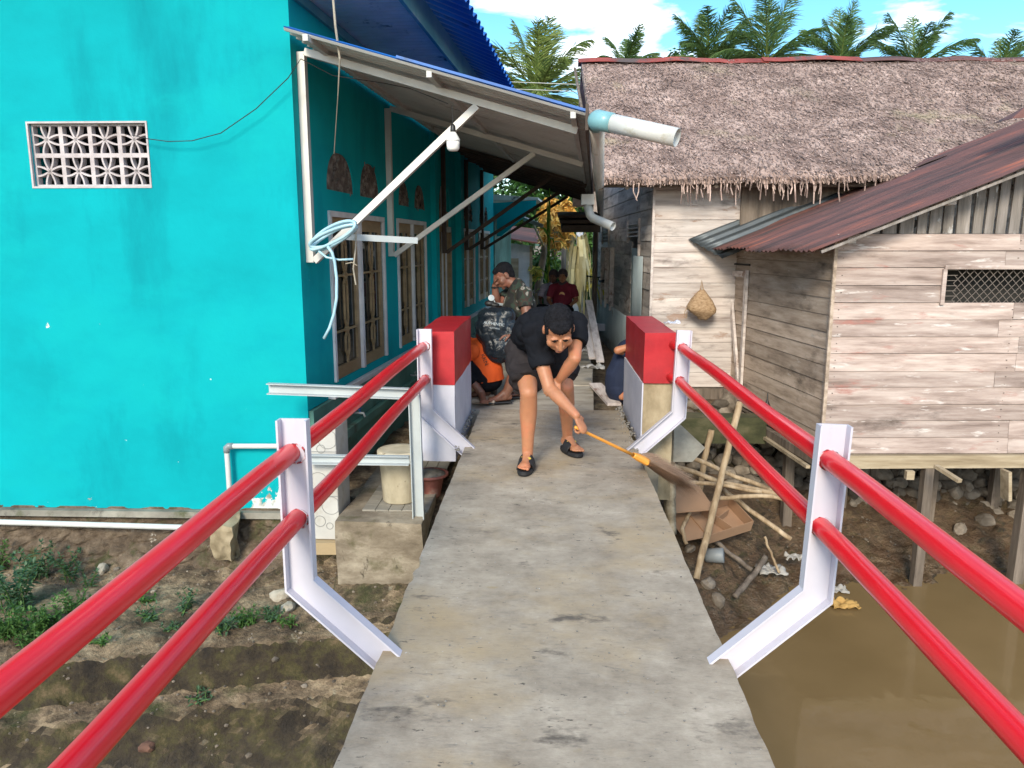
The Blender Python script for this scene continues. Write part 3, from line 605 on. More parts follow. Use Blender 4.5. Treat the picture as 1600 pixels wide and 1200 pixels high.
# far gable and green wing at the end of the house
wing = MB(); wing.hexa([T3(10.75, -.5, -2), T3(10.75, -.5, 0.02), T3(12.6, -.5, 0.16), T3(12.6, -.5, -2), T3(10.75, 2.0, -2), T3(10.75, 2.0, 0.02), T3(12.6, 2.0, 0.16), T3(12.6, 2.0, -2)])
wing.build('rear_wing', m_green, th)
mb = MB(); g0 = 11.0
mb.plate([[(-0.15, 1.62), (0.12, 1.62), (0.86, 2.22), (0.86, 2.36), (-0.15, 2.30)]], lambda o, z: T3(g0, z, o), TU * 0.06); mb.build('wing_gable', m_turq, th)
mb = MB(); mb.hexa([T3(g0 + .06, 2.37, -.2), T3(g0 + .06, 2.37, .9), T3(g0 + 1.6, 2.37, .9), T3(g0 + 1.6, 2.37, -.2), T3(g0 + .06, 2.5, -.2), T3(g0 + .06, 2.42, .9), T3(g0 + 1.6, 2.42, .9), T3(g0 + 1.6, 2.5, -.2)]); mb.build('wing_soffit', m_soffit, th)
# ================================================================ AWNING
m_awn = mat('grey_zinc_sheet', [(0.3, (0.40, 0.40, 0.39)), (0.7, (0.56, 0.56, 0.55))], scale=(2, 2, 2), rough=0.5, bump=0.1, metallic=0.0, spots=[((0.14, 0.12, 0.11), (2, 2, 2), 0.6, 0.75)])
m_brk = mat('bracket_steel', [(0.3, (0.48, 0.47, 0.45)), (0.7, (0.66, 0.65, 0.62))], scale=(3, 3, 3), rough=0.4, bump=0.04, metallic=0.2, spots=[((0.3, 0.2, 0.13), 9, 0.7, 0.76)])
m_brown = mat('brown_timber', [(0.3, (0.035, 0.022, 0.016)), (0.7, (0.09, 0.06, 0.045))], scale=(4, 4, 4), rough=0.7)
aw = thing('awning', TC + V((1, 3, 2.5)), 'long sloping zinc awning with blue top held out on white steel brackets', 'awning')
AI, AO, AZI, AZO = 0.06, 2.04, 2.85, 2.28        # inner offset, outer offset, heights
def A3(s, o, dz=0.0): return T3(s, lerp(AZI, AZO, (o - AI) / (AO - AI)) + dz, o)
sl_ = (A3(0, AO) - A3(0, AI))
for a0, a1, m_ in ((-0.25, 5.25, m_awn), (4.96, 4.34, m_awn)):
    mb = MB(); corr(mb, A3(a0, AI, 0.0 if a0 < 0 else -.012), TU, sl_, a1, sl_.length, 0.105, 0.014, shape='trap', nv=4); mb.build('roof_sheet', m_, aw, solid=0.002)
mb = MB(); corr(mb, A3(-0.25, AI, 0.010), TU, sl_, 9.55, sl_.length, 0.105, 0.014, shape='trap', nv=4); mb.build('blue_coating', m_blue, aw, solid=0.002)
# near edge turned up, painted blue
mb = MB(); mb.beam(A3(-0.262, AI + .75, 0.016), A3(-0.262, AO + .01, 0.016), 0.006, 0.016); mb.build('edge_flashing', m_blue, aw)
for o in (0.22, 1.02, 1.96):
    mb = MB(); mb.beam(A3(-0.24 if o > .5 else -0.30, o, -0.032), A3(9.25, o, -0.032), 0.035, 0.04); mb.build('purlin', m_awn, aw)
mb = MB(); mb.beam(A3(-0.3, AO + .01, -0.03), A3(9.3, AO + .01, -0.03), 0.02, 0.16); mb.build('edge_board', m_brown, aw)
def bracket(s, m_, ob=1.32, reach=1.55):
    mb = MB(); t = 0.055; a = T3(s, 2.72 - .0, 0.03); b_2 = T3(s, ob, 0.03)
    c = A3(s, AO - .06, -0.075); a = A3(s, 0.03, -0.075)
    mb.beam(a, b_2, t, t, up=TU); mb.beam(a + TN * .028, c, t, 0.05); 
    d_ = A3(s, reach, -0.10); mb.beam(b_2 + TN * .03 + V((0, 0, .01)), d_, t * .95, 0.048); mb.build('bracket', m_, aw)
bracket(0.13, m_brk, 1.32, 1.28); bracket(2.42, m_brk, 1.33, 1.5); bracket(5.25, m_brown, 1.33, 1.5); bracket(7.15, m_brown, 1.36, 1.6); bracket(8.9, m_brown, 1.36, 1.6)
mb = MB()
for i in range(11): mb.beam(A3(5.1 + i * .38, 0.1, -0.06), A3(5.1 + i * .38, 1.95, -0.06), 0.05, 0.03)
mb.build('dark_rafters', m_brown, aw)
# ================================================================ GUTTER PIPE along the awning edge
m_pvc = mat('white_pvc', [(0.3, (0.50, 0.51, 0.50)), (0.7, (0.66, 0.66, 0.64))], scale=(3, 3, 3), rough=0.35, bump=0.03, spots=[((0.4, 0.37, 0.28), 5, 0.62, 0.74)])
m_pvct = flat('teal_pvc', (0.20, 0.42, 0.47), 0.35, bump=0.02)
E0 = P(932, 187, Y=5.1); gp = thing('gutter_pipe', E0, 'fat white gutter pipe with pale teal elbow at the outer awning edge', 'pipe')
G1 = A3(9.0, AO + .16, -0.28)
mb = MB(); mb.tube([E0 + (G1 - E0).normalized() * .02, lerp(E0, G1, .5), G1], 0.052, 20); mb.build('trough_pipe', m_pvc, gp, smooth=False)
for q in gp.children[0].data.polygons: q.use_smooth = len(q.vertices) == 4
E1 = P(1058, 215, Y=4.86)
dx = (E1 - E0).normalized()
mb = MB(); mb.tube([E0 + dx * .08, E1], 0.054, 20, caps=False); mb.build('outlet_pipe', m_pvc, gp, smooth=True, solid=0.005)
mb = MB(); mb.tube([E0 + (G1 - E0).normalized() * .12, E0 + (G1 - E0).normalized() * .045, E0 + (G1 - E0).normalized() * .012 + dx * .012, E0 + dx * .045, E0 + dx * .11], [0.062, 0.062, 0.066, 0.062, 0.062], 20); mb.build('elbow', m_pvct, gp, smooth=True)
# downpipe further along
D0 = P(918, 312, Y=9.3)
dp = thing('downpipe', D0, 'white downpipe box and bent pipe under the far end of the gutter', 'pipe')
mb = MB(); mb.box(D0, (0.15, 0.15, 0.12)); mb.build('rain_box', m_pvc, dp)
q0 = D0 + V((0.0, 0, -.06)); q1 = P(922, 336, Y=9.3); q2 = P(958, 354, Y=9.1)
mb = MB(); mb.tube([q0, q1, q1 + V((.03, -.01, -.035)), q2], 0.05, 16, caps=False); mb.build('bent_pipe', m_pvc, dp, smooth=True, solid=.004)
# ================================================================ BULB hanging from the awning
m_bulb = bpy.data.materials.new('bulb_white'); m_bulb.use_nodes = True
_b = m_bulb.node_tree.nodes['Principled BSDF']; _b.inputs['Base Color'].default_value = (0.8, 0.8, 0.78, 1); _b.inputs['Roughness'].default_value = 0.25
m_black = flat('black_rubber', (0.02, 0.02, 0.022), 0.5, bump=0)
B0 = P(708, 222, Y=5.45)
bl = thing('light_bulb', B0, 'unlit white bulb hanging on a thin wire in front of the awning brackets', 'bulb')
mb = MB(); mb.lathe(B0, [(0.004, -.062), (0.03, -.058), (0.042, -.045), (0.045, -.02), (0.046, .005)], 24); mb.build('diffuser', m_bulb, bl, smooth=True)
mb = MB(); mb.lathe(B0, [(0.048, .005), (0.048, .016), (0.038, .035), (0.024, .058), (0.018, .066)], 24); mb.build('bulb_body', m_bulb, bl, smooth=True)
mb = MB(); mb.lathe(B0, [(0.018, .066), (0.019, .075), (0.017, .105), (0.008, .118)], 14); mb.build('socket', m_black, bl, smooth=True)
top_ = P(706, 165, Y=5.5); mb = MB(); mb.tube([B0 + V((0, 0, .115)), lerp(B0 + V((0, 0, .115)), top_, .5), top_], 0.003, 6); mb.build('cord', m_black, bl)
# cable from the vent to the awning, and a rope from the roof
cb = MB(); cs = [P(x, y, Y=5.46) for x, y in ((206, 211), (232, 217), (262, 221), (300, 220), (345, 208), (400, 170), (450, 122))] + [P(470, 92, Y=5.4), P(520, 118, Y=5.5), P(600, 130, Y=5.6), P(640, 138, Y=5.7), P(700, 162, Y=5.5)]
cb.tube(cs, 0.0032, 6); tag(cb.build('cable', m_black), 'thin black cable sagging from the wall vent to the awning', 'cable')
m_rope = flat('pale_rope', (0.42, 0.38, 0.31), 0.9, scale=(60, 60, 60), bump=0.3)
cb = MB(); cb.tube([P(519, -20, Y=5.3), P(524, 40, Y=5.3), P(531, 92, Y=5.35), P(528, 150, Y=5.5), P(522, 240, Y=5.9)], [0.008, 0.008, 0.007, 0.003, 0.003], 8); tag(cb.build('rope', m_rope), 'pale rope hanging past the front of the awning', 'rope')
# ================================================================ HOSE hanging on the bracket
m_hose = mat('pale_blue_hose', [(0.3, (0.30, 0.50, 0.60)), (0.7, (0.42, 0.62, 0.70))], scale=(20, 20, 20), rough=0.3, bump=0.05)
hc = P(522, 372, Y=5.42); hs_ = thing('garden_hose', hc, 'coiled pale blue hose slung over the corner of the nearest awning bracket', 'hose')
mb = MB(); pts = []
a = P(484, 388, Y=5.5); c = P(560, 350, Y=5.45); ax = (c - a); L = ax.length; ax.normalize(); pn = V((-ax.z, 0, ax.x)) 
for i in range(150):
    t = i / 149 * 4.3 * 2 * math.pi; k = i / 149
    pts.append((a + c) / 2 + ax * (L * .46 + .01 * math.sin(t * .37)) * math.cos(t) + pn * (.045 + .012 * math.sin(t * .7)) * math.sin(t) + V((0, -.02 + .05 * math.sin(t * .5 + k * 3), .012 * math.cos(t * .61))))
mb.tube(pts, 0.011, 10); mb.build('coil', m_hose, hs_, smooth=True)
mb = MB(); mb.tube([P(x, y, Y=5.4) for x, y in ((512, 385), (519, 395), (523, 410), (526, 435), (526, 465), (522, 490), (515, 512), (506, 529))], 0.0105, 10); mb.build('hose_end', m_hose, hs_, smooth=True)
mb = MB(); mb.tube([P(x, y, Y=5.45) for x, y in ((498, 392), (510, 402), (530, 406), (552, 405))], 0.008, 10); mb.build('hose_end', m_hose, hs_, smooth=True)
mb = MB(); mb.beam(P(541, 370, Y=5.6), P(652, 376, Y=5.75), 0.05, 0.045)
tag(mb.build('steel_bar', m_steelgrey), 'short horizontal steel bar fixed across the awning brackets by the hose', 'bar')
mb = MB(); mb.tube([P(556, 362, Y=5.58), P(556, 385, Y=5.58), P(552, 420, Y=5.58), P(556, 445, Y=5.6)], 0.006, 8); mb.tube([P(540, 412, Y=5.58), P(550, 410, Y=5.57), P(558, 415, Y=5.58)], 0.004, 6)
tag(mb.build('twine', m_rope), 'yellowish twine tied round the steel bar', 'twine')
# ================================================================ STEEL FRAME beside the bridge
fr = thing('steel_support', (-0.89, 5.15, -0.45), 'pale grey steel channel frame standing beside the deck in front of the house corner', 'frame')
def ch(name, a, b, w, fl, th_, fd, wd): m = MB(); channel(m, a, b, w, fl, th_, fd, wd); return m.build(name, m_steelgrey, fr)
ch('upright', (-0.895, 5.15, -0.46), (-0.905, 5.15, 0.43), 0.08, -0.045, 0.006, (0, 1, 0), (1, 0, 0))
ch('top_beam', P(420, 606, Y=5.14), P(640, 614, Y=5.14), 0.075, -0.05, 0.006, (0, 1, 0), (0, 0, 1))
ch('lower_beam', P(480, 716, Y=5.14), P(640, 718, Y=5.14), 0.065, -0.045, 0.006, (0, 1, 0), (0, 0, 1))
#ch('tie_beam', P(500, 700, Y=5.3), (-0.95, 5.3, 0.02), 0.05, -0.04, 0.006, (0, 1, 0), (0, 0, 1))
# ================================================================ PAVED STEP, BUCKET, BASIN, WHITE BOX, PIPES
m_tile = mat('grey_paving', [(0.3, (0.2, 0.185, 0.155)), (0.7, (0.32, 0.295, 0.25))], scale=(5, 5, 5), rough=0.8, bump=0.3, island=0.12)
st = thing('paved_step', (-1.2, 5.6, -0.5), 'rough concrete step with small grey tiles beside the bridge', 'step')
mb = MB(); rough_block(mb, -1.46, -0.86, 5.02, 6.9, -1.35, -0.455, amp=0.012, seed=11, n=26); weld(mb.build('block', mat('stained_block', [(0.3, (0.10, 0.075, 0.05)), (0.48, (0.22, 0.18, 0.13)), (0.62, (0.36, 0.31, 0.235)), (0.75, (0.46, 0.41, 0.32))], scale=(2.4, 2.4, 5), detail=13, nrough=.7, rough=.9, bump=.8, bdist=.015, spots=[((0.07, 0.065, 0.02), (2.5, 2.5, 2), .54, .66), ((0.04, 0.03, 0.02), (9, 9, 4), .62, .70)]), st))
mb = MB(); 
for i in range(5):
    for j in range(14): mb.box((-1.30 + i * 0.097 + .02, 5.30 + j * 0.105, -0.447), (0.092, 0.1, 0.02))
mb.build('tiles', m_tile, st)
m_bucket = mat('dirty_bucket', [(0.3, (0.42, 0.36, 0.25)), (0.6, (0.6, 0.53, 0.39)), (0.75, (0.68, 0.63, 0.5))], scale=(8, 8, 5), rough=0.6, bump=0.1, spots=[((0.2, 0.14, 0.08), 11, 0.6, 0.66)])
bk = thing('bucket', (-1.08, 5.5, -0.435), 'dirty cream plastic bucket with lid on the paved step behind the steel frame', 'bucket')
mb = MB(); c = V((-1.09, 5.48, -0.435)); mb.lathe(c, [(0.122, 0), (0.13, .01), (0.148, .30), (0.155, .305), (0.157, .315), (0.15, .33)], 32); mb.build('tub', m_bucket, bk, smooth=True)
mb = MB(); mb.lathe(c, [(0.163, .33), (0.165, .34), (0.163, .385), (0.155, .392), (0.12, .388)], 32); mb.build('lid', m_bucket, bk, smooth=True)
m_terra = mat('dusty_red_plastic', [(0.3, (0.23, 0.07, 0.06)), (0.55, (0.34, 0.13, 0.11)), (0.75, (0.48, 0.40, 0.34))], scale=(7, 7, 7), rough=0.7, bump=0.2)
c = P(672, 775, Z=-.48); bs = thing('basin', c, 'faded red basin full of grey sand behind the bucket', 'basin')
mb = MB(); mb.lathe(c, [(0.07, 0), (0.08, .01), (0.11, .16), (0.145, .17), (0.147, .19), (0.135, .19), (0.11, .15)], 32); mb.build('bowl', m_terra, bs, smooth=True)
mb = MB(); mb.lathe(c, [(0.13, .165), (0.12, .185), (0.08, .20), (0.01, .205)], 24); mb.build('sand', m_mortar, bs, smooth=True)
m_box = mat('white_foam_panel', [(0.3, (0.42, 0.41, 0.39)), (0.7, (0.54, 0.53, 0.50))], scale=(5, 5, 5), rough=0.55, bump=0.08, spots=[((0.30, 0.26, 0.19), (5, 5, 3), 0.52, 0.74)])
X0 = thing('white_cabinet', (-1.54, 5.35, -0.5), 'tall dirty white box with round rings standing at the house corner', 'cabinet')
x0, x1, y0, y1, z0, z1 = -1.68, -1.49, 5.22, 5.55, -0.66, 0.17
mb = MB(); mb.box(((x0 + x1) / 2, (y0 + y1) / 2, (z0 + z1) / 2), (x1 - x0, y1 - y0, z1 - z0)); mb.build('casing', m_box, X0, bevel=0.008)
m_ring = flat('grey_ring', (0.26, 0.26, 0.25), 0.6, bump=0)
for cx, cz, r in ((-1.55, 0.09, .068), (-1.63, -.22, .066), (-1.545, -.40, .066), (-1.56, -.555, .024), (-1.63, -.52, .04), (-1.6, .02, .03)):
    pts = [(max(x0 + .002, min(x1 - .002, cx + r * math.cos(k * math.pi / 16))), y0 - .001, cz + r * math.sin(k * math.pi / 16)) for k in range(33)]
    m = MB(); m.tube(pts, 0.0025, 6, caps=False); m.build('ring', m_ring, X0)
mb = MB(); mb.box(((x0 + x1) / 2, y0 - .001, 0.0), (x1 - x0 + .004, .004, .004)); mb.box(((x0 + x1) / 2, y0 - .001, -.33), (x1 - x0 + .004, .004, .004)); mb.build('seam', m_ring, X0)
mb = MB(); mb.box((-1.56, 5.38, -0.71), (0.3, 0.42, 0.09), rz=.05); m_ply = flat('pale_plank', (0.44, 0.33, 0.19), 0.7, scale=(5, 20, 5))
tag(mb.build('plank', m_ply), 'pale wooden plank under the tall white box', 'plank')
# elbow pipe on the front wall
pv = thing('water_pipe', P(352, 700, Y=5.48), 'white water pipe with grey elbow coming out low on the turquoise front wall', 'pipe')
a0 = P(440, 697, Y=5.47); a1 = P(358, 697, Y=5.47); a2 = P(353, 775, Y=5.47)
mb = MB(); mb.tube([a0, a1], 0.019, 14); mb.tube([a1 + V((-.02, 0, -.03)), V((a1.x - .02, a1.y, -0.55))], 0.019, 14); mb.build('pipe_run', m_pvc, pv)
mb = MB(); mb.tube([a1 + V((.03, 0, 0)), a1 + V((-.006, 0, 0)), a1 + V((-.02, 0, -.012)), a1 + V((-.02, 0, -.05))], 0.024, 14); m_gpvc = flat('grey_pvc', (0.25, 0.28, 0.3), 0.4, bump=0); mb.build('elbow', m_gpvc, pv, smooth=True)
mb = MB(); mb.tube([a0 + V((-.01, 0, 0)), a0 + V((.05, 0, 0))], 0.024, 14); mb.build('coupling', m_black, pv)
mb = MB(); rough_block(mb, a1.x - .09, a1.x + .06, 5.20, 5.45, -0.86, -0.57, amp=0.035, seed=31, n=22)
for i_, v_ in enumerate(mb.v):
    q_ = V(v_); k_ = max(0, (-0.6 - q_.z) / .26); mb.v[i_] = (q_.x + .02 * noise.noise(q_ * 11) + (q_.x - a1.x) * -.25 * k_, q_.y + .02 * noise.noise(q_ * 13) + .10 * k_ * (q_.y < 5.35), q_.z + .018 * noise.noise(q_ * 9))
tag(weld(mb.build('mortar_block', m_rawconc)), 'lump of pale mortar round the foot of the elbow pipe', 'mortar')
mb = MB(); mb.tube([P(-60, 814, Y=5.36), P(285, 824, Y=5.36)], 0.021, 14); tag(mb.build('foundation_pipe', m_pvc), 'long straight white pipe lying along the stone foundation', 'pipe')
# taps on the plinth
for s, z, lab in ((0.95, 0.0, 'small blue tap on the green plinth just behind the tall white box'), (3.05, -.02, 'small metal tap on the green plinth further along behind the steel frame')):
    tp = thing('tap', T3(s, z, 0.1), lab, 'tap'); m = MB(); m.tube([T3(s, z, 0.04), T3(s, z, .13), T3(s, z - .035, .145)], 0.011, 10); m.build('spout', m_gpvc, tp, smooth=True)
    m = MB(); m.tube([T3(s, z, .1), T3(s, z + .035, .1)], 0.007, 8); m.beam(T3(s - .03, z + .037, .1), T3(s + .03, z + .037, .1), .012, .008); m.build('handle', flat('blue_plastic', (.02, .1, .35), .4, bump=0) if s < 2 else m_gpvc, tp)
# ================================================================ WOOD MATERIALS
def wood(name, lo, mid, hi, along='x', rough=0.85, isl=0.22, extra=None):
    sc = {'x': (1.2, 14, 14), 'y': (14, 1.2, 14), 'z': (14, 14, 1.2)}[along]
    fine = {'x': (6, 110, 110), 'y': (110, 6, 110), 'z': (110, 110, 6)}[along]
    blot = {'x': (1.6, 4, 4), 'y': (4, 1.6, 4), 'z': (4, 4, 1.6)}[along]
    sp = [(tuple(c * 0.45 for c in lo), blot, 0.57, 0.75)] + (extra or [])
    return mat(name, [(0.28, lo), (0.48, mid), (0.7, hi)], scale=sc, detail=10, nrough=0.65, rough=rough, bump=0.5, bdist=0.004, island=isl, spots=sp, bscale=fine)
m_hutfront = wood('weathered_boards_pale', (0.17, 0.12, 0.10), (0.38, 0.295, 0.26), (0.57, 0.475, 0.43), extra=[((0.36, 0.17, 0.14), (1.5, 6, 6), 0.60, 0.70), ((0.62, 0.56, 0.53), (3, 18, 18), 0.60, 0.68)])
m_hutside = wood('weathered_boards_brown', (0.20, 0.15, 0.115), (0.40, 0.31, 0.24), (0.56, 0.46, 0.38), along='y', extra=[((0.5, 0.44, 0.38), (14, 3, 14), 0.63, 0.68)])
m_thfront = wood('whitewashed_boards', (0.27, 0.215, 0.19), (0.52, 0.455, 0.42), (0.68, 0.62, 0.58), extra=[((0.34, 0.24, 0.19), (2, 6, 6), 0.58, 0.64)], isl=0.12)
m_thside = wood('grey_boards', (0.28, 0.23, 0.21), (0.54, 0.47, 0.44), (0.70, 0.64, 0.60), along='y', extra=[((0.25, 0.15, 0.12), (6, 3, 6), 0.6, 0.68)], isl=0.25)
m_slat = wood('grey_vertical_boards', (0.10, 0.085, 0.075), (0.20, 0.175, 0.155), (0.36, 0.32, 0.30), along='z', extra=[((0.45, 0.44, 0.43), (10, 10, 4), 0.62, 0.66)])
m_post = wood('stilt_wood', (0.06, 0.045, 0.035), (0.14, 0.11, 0.085), (0.25, 0.20, 0.16), along='z')
m_beam = wood('pale_beam', (0.20, 0.15, 0.09), (0.33, 0.26, 0.17), (0.47, 0.39, 0.28))
m_rust = mat('rusty_roof', [(0.3, (0.055, 0.035, 0.035)), (0.45, (0.10, 0.055, 0.052)), (0.58, (0.17, 0.075, 0.065)), (0.7, (0.30, 0.10, 0.065)), (0.8, (0.45, 0.17, 0.10))], scale=(0.5, 4.5, 1.5), detail=9, nrough=0.6, rough=0.7, bump=0.15, metallic=0.15, spots=[((0.05, 0.05, 0.05), (0.6, 5, 2), 0.55, 0.7)])
m_zinc = mat('dark_zinc', [(0.3, (0.045, 0.055, 0.065)), (0.6, (0.10, 0.115, 0.125)), (0.75, (0.17, 0.18, 0.17))], scale=(1, 6, 2), rough=0.5, metallic=0.5, bump=0.1)
m_bluezinc = mat('blue_grey_zinc', [(0.3, (0.30, 0.38, 0.43)), (0.6, (0.46, 0.54, 0.58)), (0.75, (0.58, 0.63, 0.65))], scale=(2, 2, 1.5), rough=0.6, bump=0.1, spots=[((0.2, 0.14, 0.09), 3, 0.62, 0.72)])
m_iron = flat('rusty_iron_bars', (0.16, 0.13, 0.11), 0.6, bump=0)
def planks(mb, p0, u, n, L, z0, z1, h, holes=(), top=None, seglen=(1.4, 2.6), seed=0, tilt=0.007, thick=0.02):
    """horizontal boards on a wall: p0 origin, u along, n outward; holes (u0,u1,z0,z1); top(u) caps the height"""
    rnd = random.Random(seed); p0 = V(p0); u = V(u).normalized(); n = V(n).normalized(); z = z0
    while z < z1 - 0.01:
        hh = min(h * rnd.uniform(0.93, 1.07), z1 - z); segs = []; a = 0
        while a < L - 0.01:
            c = min(L, a + rnd.uniform(*seglen));
            if L - c < 0.5: c = L
            segs.append((a, c)); a = c
        for a, c in segs:
            cuts = [(a, c)]
            for (h0, h1, g0, g1) in holes:
                if g0 < z + hh * 0.5 < g1: cuts = [q for s_, e_ in cuts for q in ((s_, min(e_, h0)), (max(s_, h1), e_)) if q[1] - q[0] > 0.02]
            for s_, e_ in cuts:
                t0, t1 = z + hh, z + hh
                if top: t0, t1 = min(t0, top(s_)), min(t1, top(e_))
                if t0 <= z + .005 and t1 <= z + .005: continue
                t0 = max(t0, z + .003); t1 = max(t1, z + .003)
                j0, j1 = rnd.uniform(-.004, .004), rnd.uniform(-.004, .004); gp_ = 0.004; o = tilt + rnd.uniform(-.003, .004); e0 = 0.0015
                def q(s__, zz, off): return p0 + u * s__ + n * off + V((0, 0, zz))
                mb.hexa([q(s_ + e0, z + gp_ + j0, o), q(e_ - e0, z + gp_ + j1, o), q(e_ - e0, z + gp_ + j1, o - thick), q(s_ + e0, z + gp_ + j0, o - thick),
                         q(s_ + e0, t0, 0), q(e_ - e0, t1, 0), q(e_ - e0, t1, -thick), q(s_ + e0, t0, -thick)])
        z += hh
# ================================================================ WOODEN HUT ON STILTS
HC = V((2.545, 7.0, 0)); HA = rad(6.7); HS = V((-math.sin(HA), math.cos(HA), 0)); HF = V((math.cos(HA * .45), math.sin(HA * .45), 0)); HSN = V((-HS.y, HS.x, 0)); HFN = V((HF.y, -HF.x, 0))
HZ0, HZ1 = -0.45, 1.54
hut = thing('wooden_hut', (2.6, 7.2, -1.6), 'weathered board hut on stilts over the water with a rusty purple-brown sheet roof', 'hut')
slope = 0.405
def roofz(x, y):      # underside of the hut roof at a world point
    xe = 2.245 - 0.1175 * (y - 6.72); return 1.375 + slope * (x - xe)
mb = MB(); planks(mb, HC, HF, HFN, 6.0, HZ0, HZ1 - .0, 0.152, holes=[(0.975, 2.6, 0.93, 1.235)], seed=3, seglen=(1.5, 1.9)); mb.build('front_wall', m_hutfront, hut)
mb = MB(); planks(mb, HC, HS, HSN, 2.55, HZ0 + .02, 1.42, 0.158, seed=4, seglen=(2.4, 3), top=lambda s: 1.44 - 0.0 * s); mb.build('side_wall', m_hutside, hut)
mb = MB(); rn = random.Random(9)
for uu in (.06, 1.62, 3.2):
    for k in range(13):
        for dz in (.04, .11):
            mb.tube([HC + HF * (uu + rn.uniform(-.012, .012)) + HFN * .003 + V((0, 0, HZ0 + k * .152 + dz)), HC + HF * uu + HFN * .009 + V((0, 0, HZ0 + k * .152 + dz))], .0045, 6)
mb.build('nail_heads', m_iron, hut)
# gable of spaced vertical boards
mb = MB(); rnd = random.Random(5); x = 0.12
while x < 3.6:
    w = rnd.uniform(0.075, 0.125); a = HC + HF * x - HFN * .012; zt = roofz(a.x, a.y) - 0.04
    if zt > HZ1 + 0.02:
        e = rnd.uniform(-.01, .01); mb.hexa([a + V((0, 0, HZ1 + .004)), a + HF * w + V((0, 0, HZ1 + .004)), a + HF * w - HFN * .018 + V((0, 0, HZ1 + .004)), a - HFN * .018 + V((0, 0, HZ1 + .004)), a + HF * e + V((0, 0, zt)), a + HF * (w + e) + V((0, 0, roofz(a.x + w, a.y) - .04)), a + HF * (w + e) - HFN * .018 + V((0, 0, roofz(a.x + w, a.y) - .04)), a + HF * e - HFN * .018 + V((0, 0, zt))])
    x += w + rnd.uniform(0.02, 0.034)
mb.build('gable_boards', m_slat, hut)
# hidden far walls close the inside
mb = MB(); c = HC + HF * 3 + HS * 2.4; mb.beam(c - HF * 3 + V((0, 0, .9)), c + HF * 3 + V((0, 0, .9)), 0.03, 2.6); mb.beam(HC + HF * 6 + V((0, 0, .9)), HC + HF * 6 + HS * 2.5 + V((0, 0, .9)), 0.03, 2.6); mb.build('rear_walls', m_post, hut)
mb = MB(); fl = [HC, HC + HF * 6, HC + HF * 6 + HS * 2.5, HC + HS * 2.5]; mb.hexa([q + V((0, 0, HZ0 - .03)) for q in fl] + [q + V((0, 0, HZ0 - .003)) for q in fl]); mb.build('floor', m_post, hut)
# roof
Rl = 3.3
def hr(x, y, dz=0.0): return V((x, y, roofz(x, y) + dz))
y0, y1 = 6.70, 9.5; e0 = V((2.225, 6.70, 0)); 
mb = MB(); du = V((-0.1175 * (y1 - y0), y1 - y0, 0)); p0 = hr(2.245, 6.72, .02); dv = V((1, 0, slope)).normalized()
rnd = random.Random(8)
for k in range(4):
    L = du.length; a = k * L / 4; ww = L / 4 + .06; wid = [5.2, 5.1, 5.25, 5.15][k]
    m = MB(); corr(m, p0 + du.normalized() * a - dv * rnd.uniform(-.02, .05) + V((0, 0, 0.004 * k)), du, dv, ww, wid, 0.105, 0.010, wob=0.014, seed=k * 3.7, nv=26); m.build('roof_sheet', m_rust, hut, solid=0.003, smooth=True)
m = MB(); corr(m, P(1075, 374, Y=9.38), P(1108, 392, Y=9.2) - P(1075, 374, Y=9.38), V((1, 0.1, 0.40)), 0.50, 1.7, 0.105, 0.011, wob=0.01, seed=9, nv=8); m.build('zinc_flashing', m_zinc, hut, solid=0.003, smooth=True)
m = MB(); corr(m, p0 + du * 0.86 + V((1.75, 0, 1.75 * slope + .03)), du, dv, 0.55, 0.8, 0.105, 0.012, wob=0.05, seed=2, nv=8); m.build('loose_sheet', m_rust, hut, solid=0.003, smooth=True)
m = MB(); q = hr(2.32, 6.74, -.02); m.beam(q, hr(5.3, 6.78, -.02), 0.035, 0.022); m.build('verge_batten', m_slat, hut)
for x, y in ((2.62, 6.86), (3.42, 6.84)):
    m = MB(); zz = roofz(x, y) - .05; m.beam(V((x, y, zz)), V((x - .03, y + .5, zz)), .07, .05); m.build('purlin_end', m_thfront, hut)
m = MB(); a = P(1582, 185, Y=7.6); m.add([a, a + V((.5, 0, .03)), a + V((.5, .02, .22)), a + V((.12, .02, .11)), a + V((0, .3, .0)), a + V((.5, .3, .2))], [(0, 1, 2, 3), (0, 3, 4), (3, 2, 5, 4)]); m.build('bent_roof_corner', m_rust, hut, solid=.004)
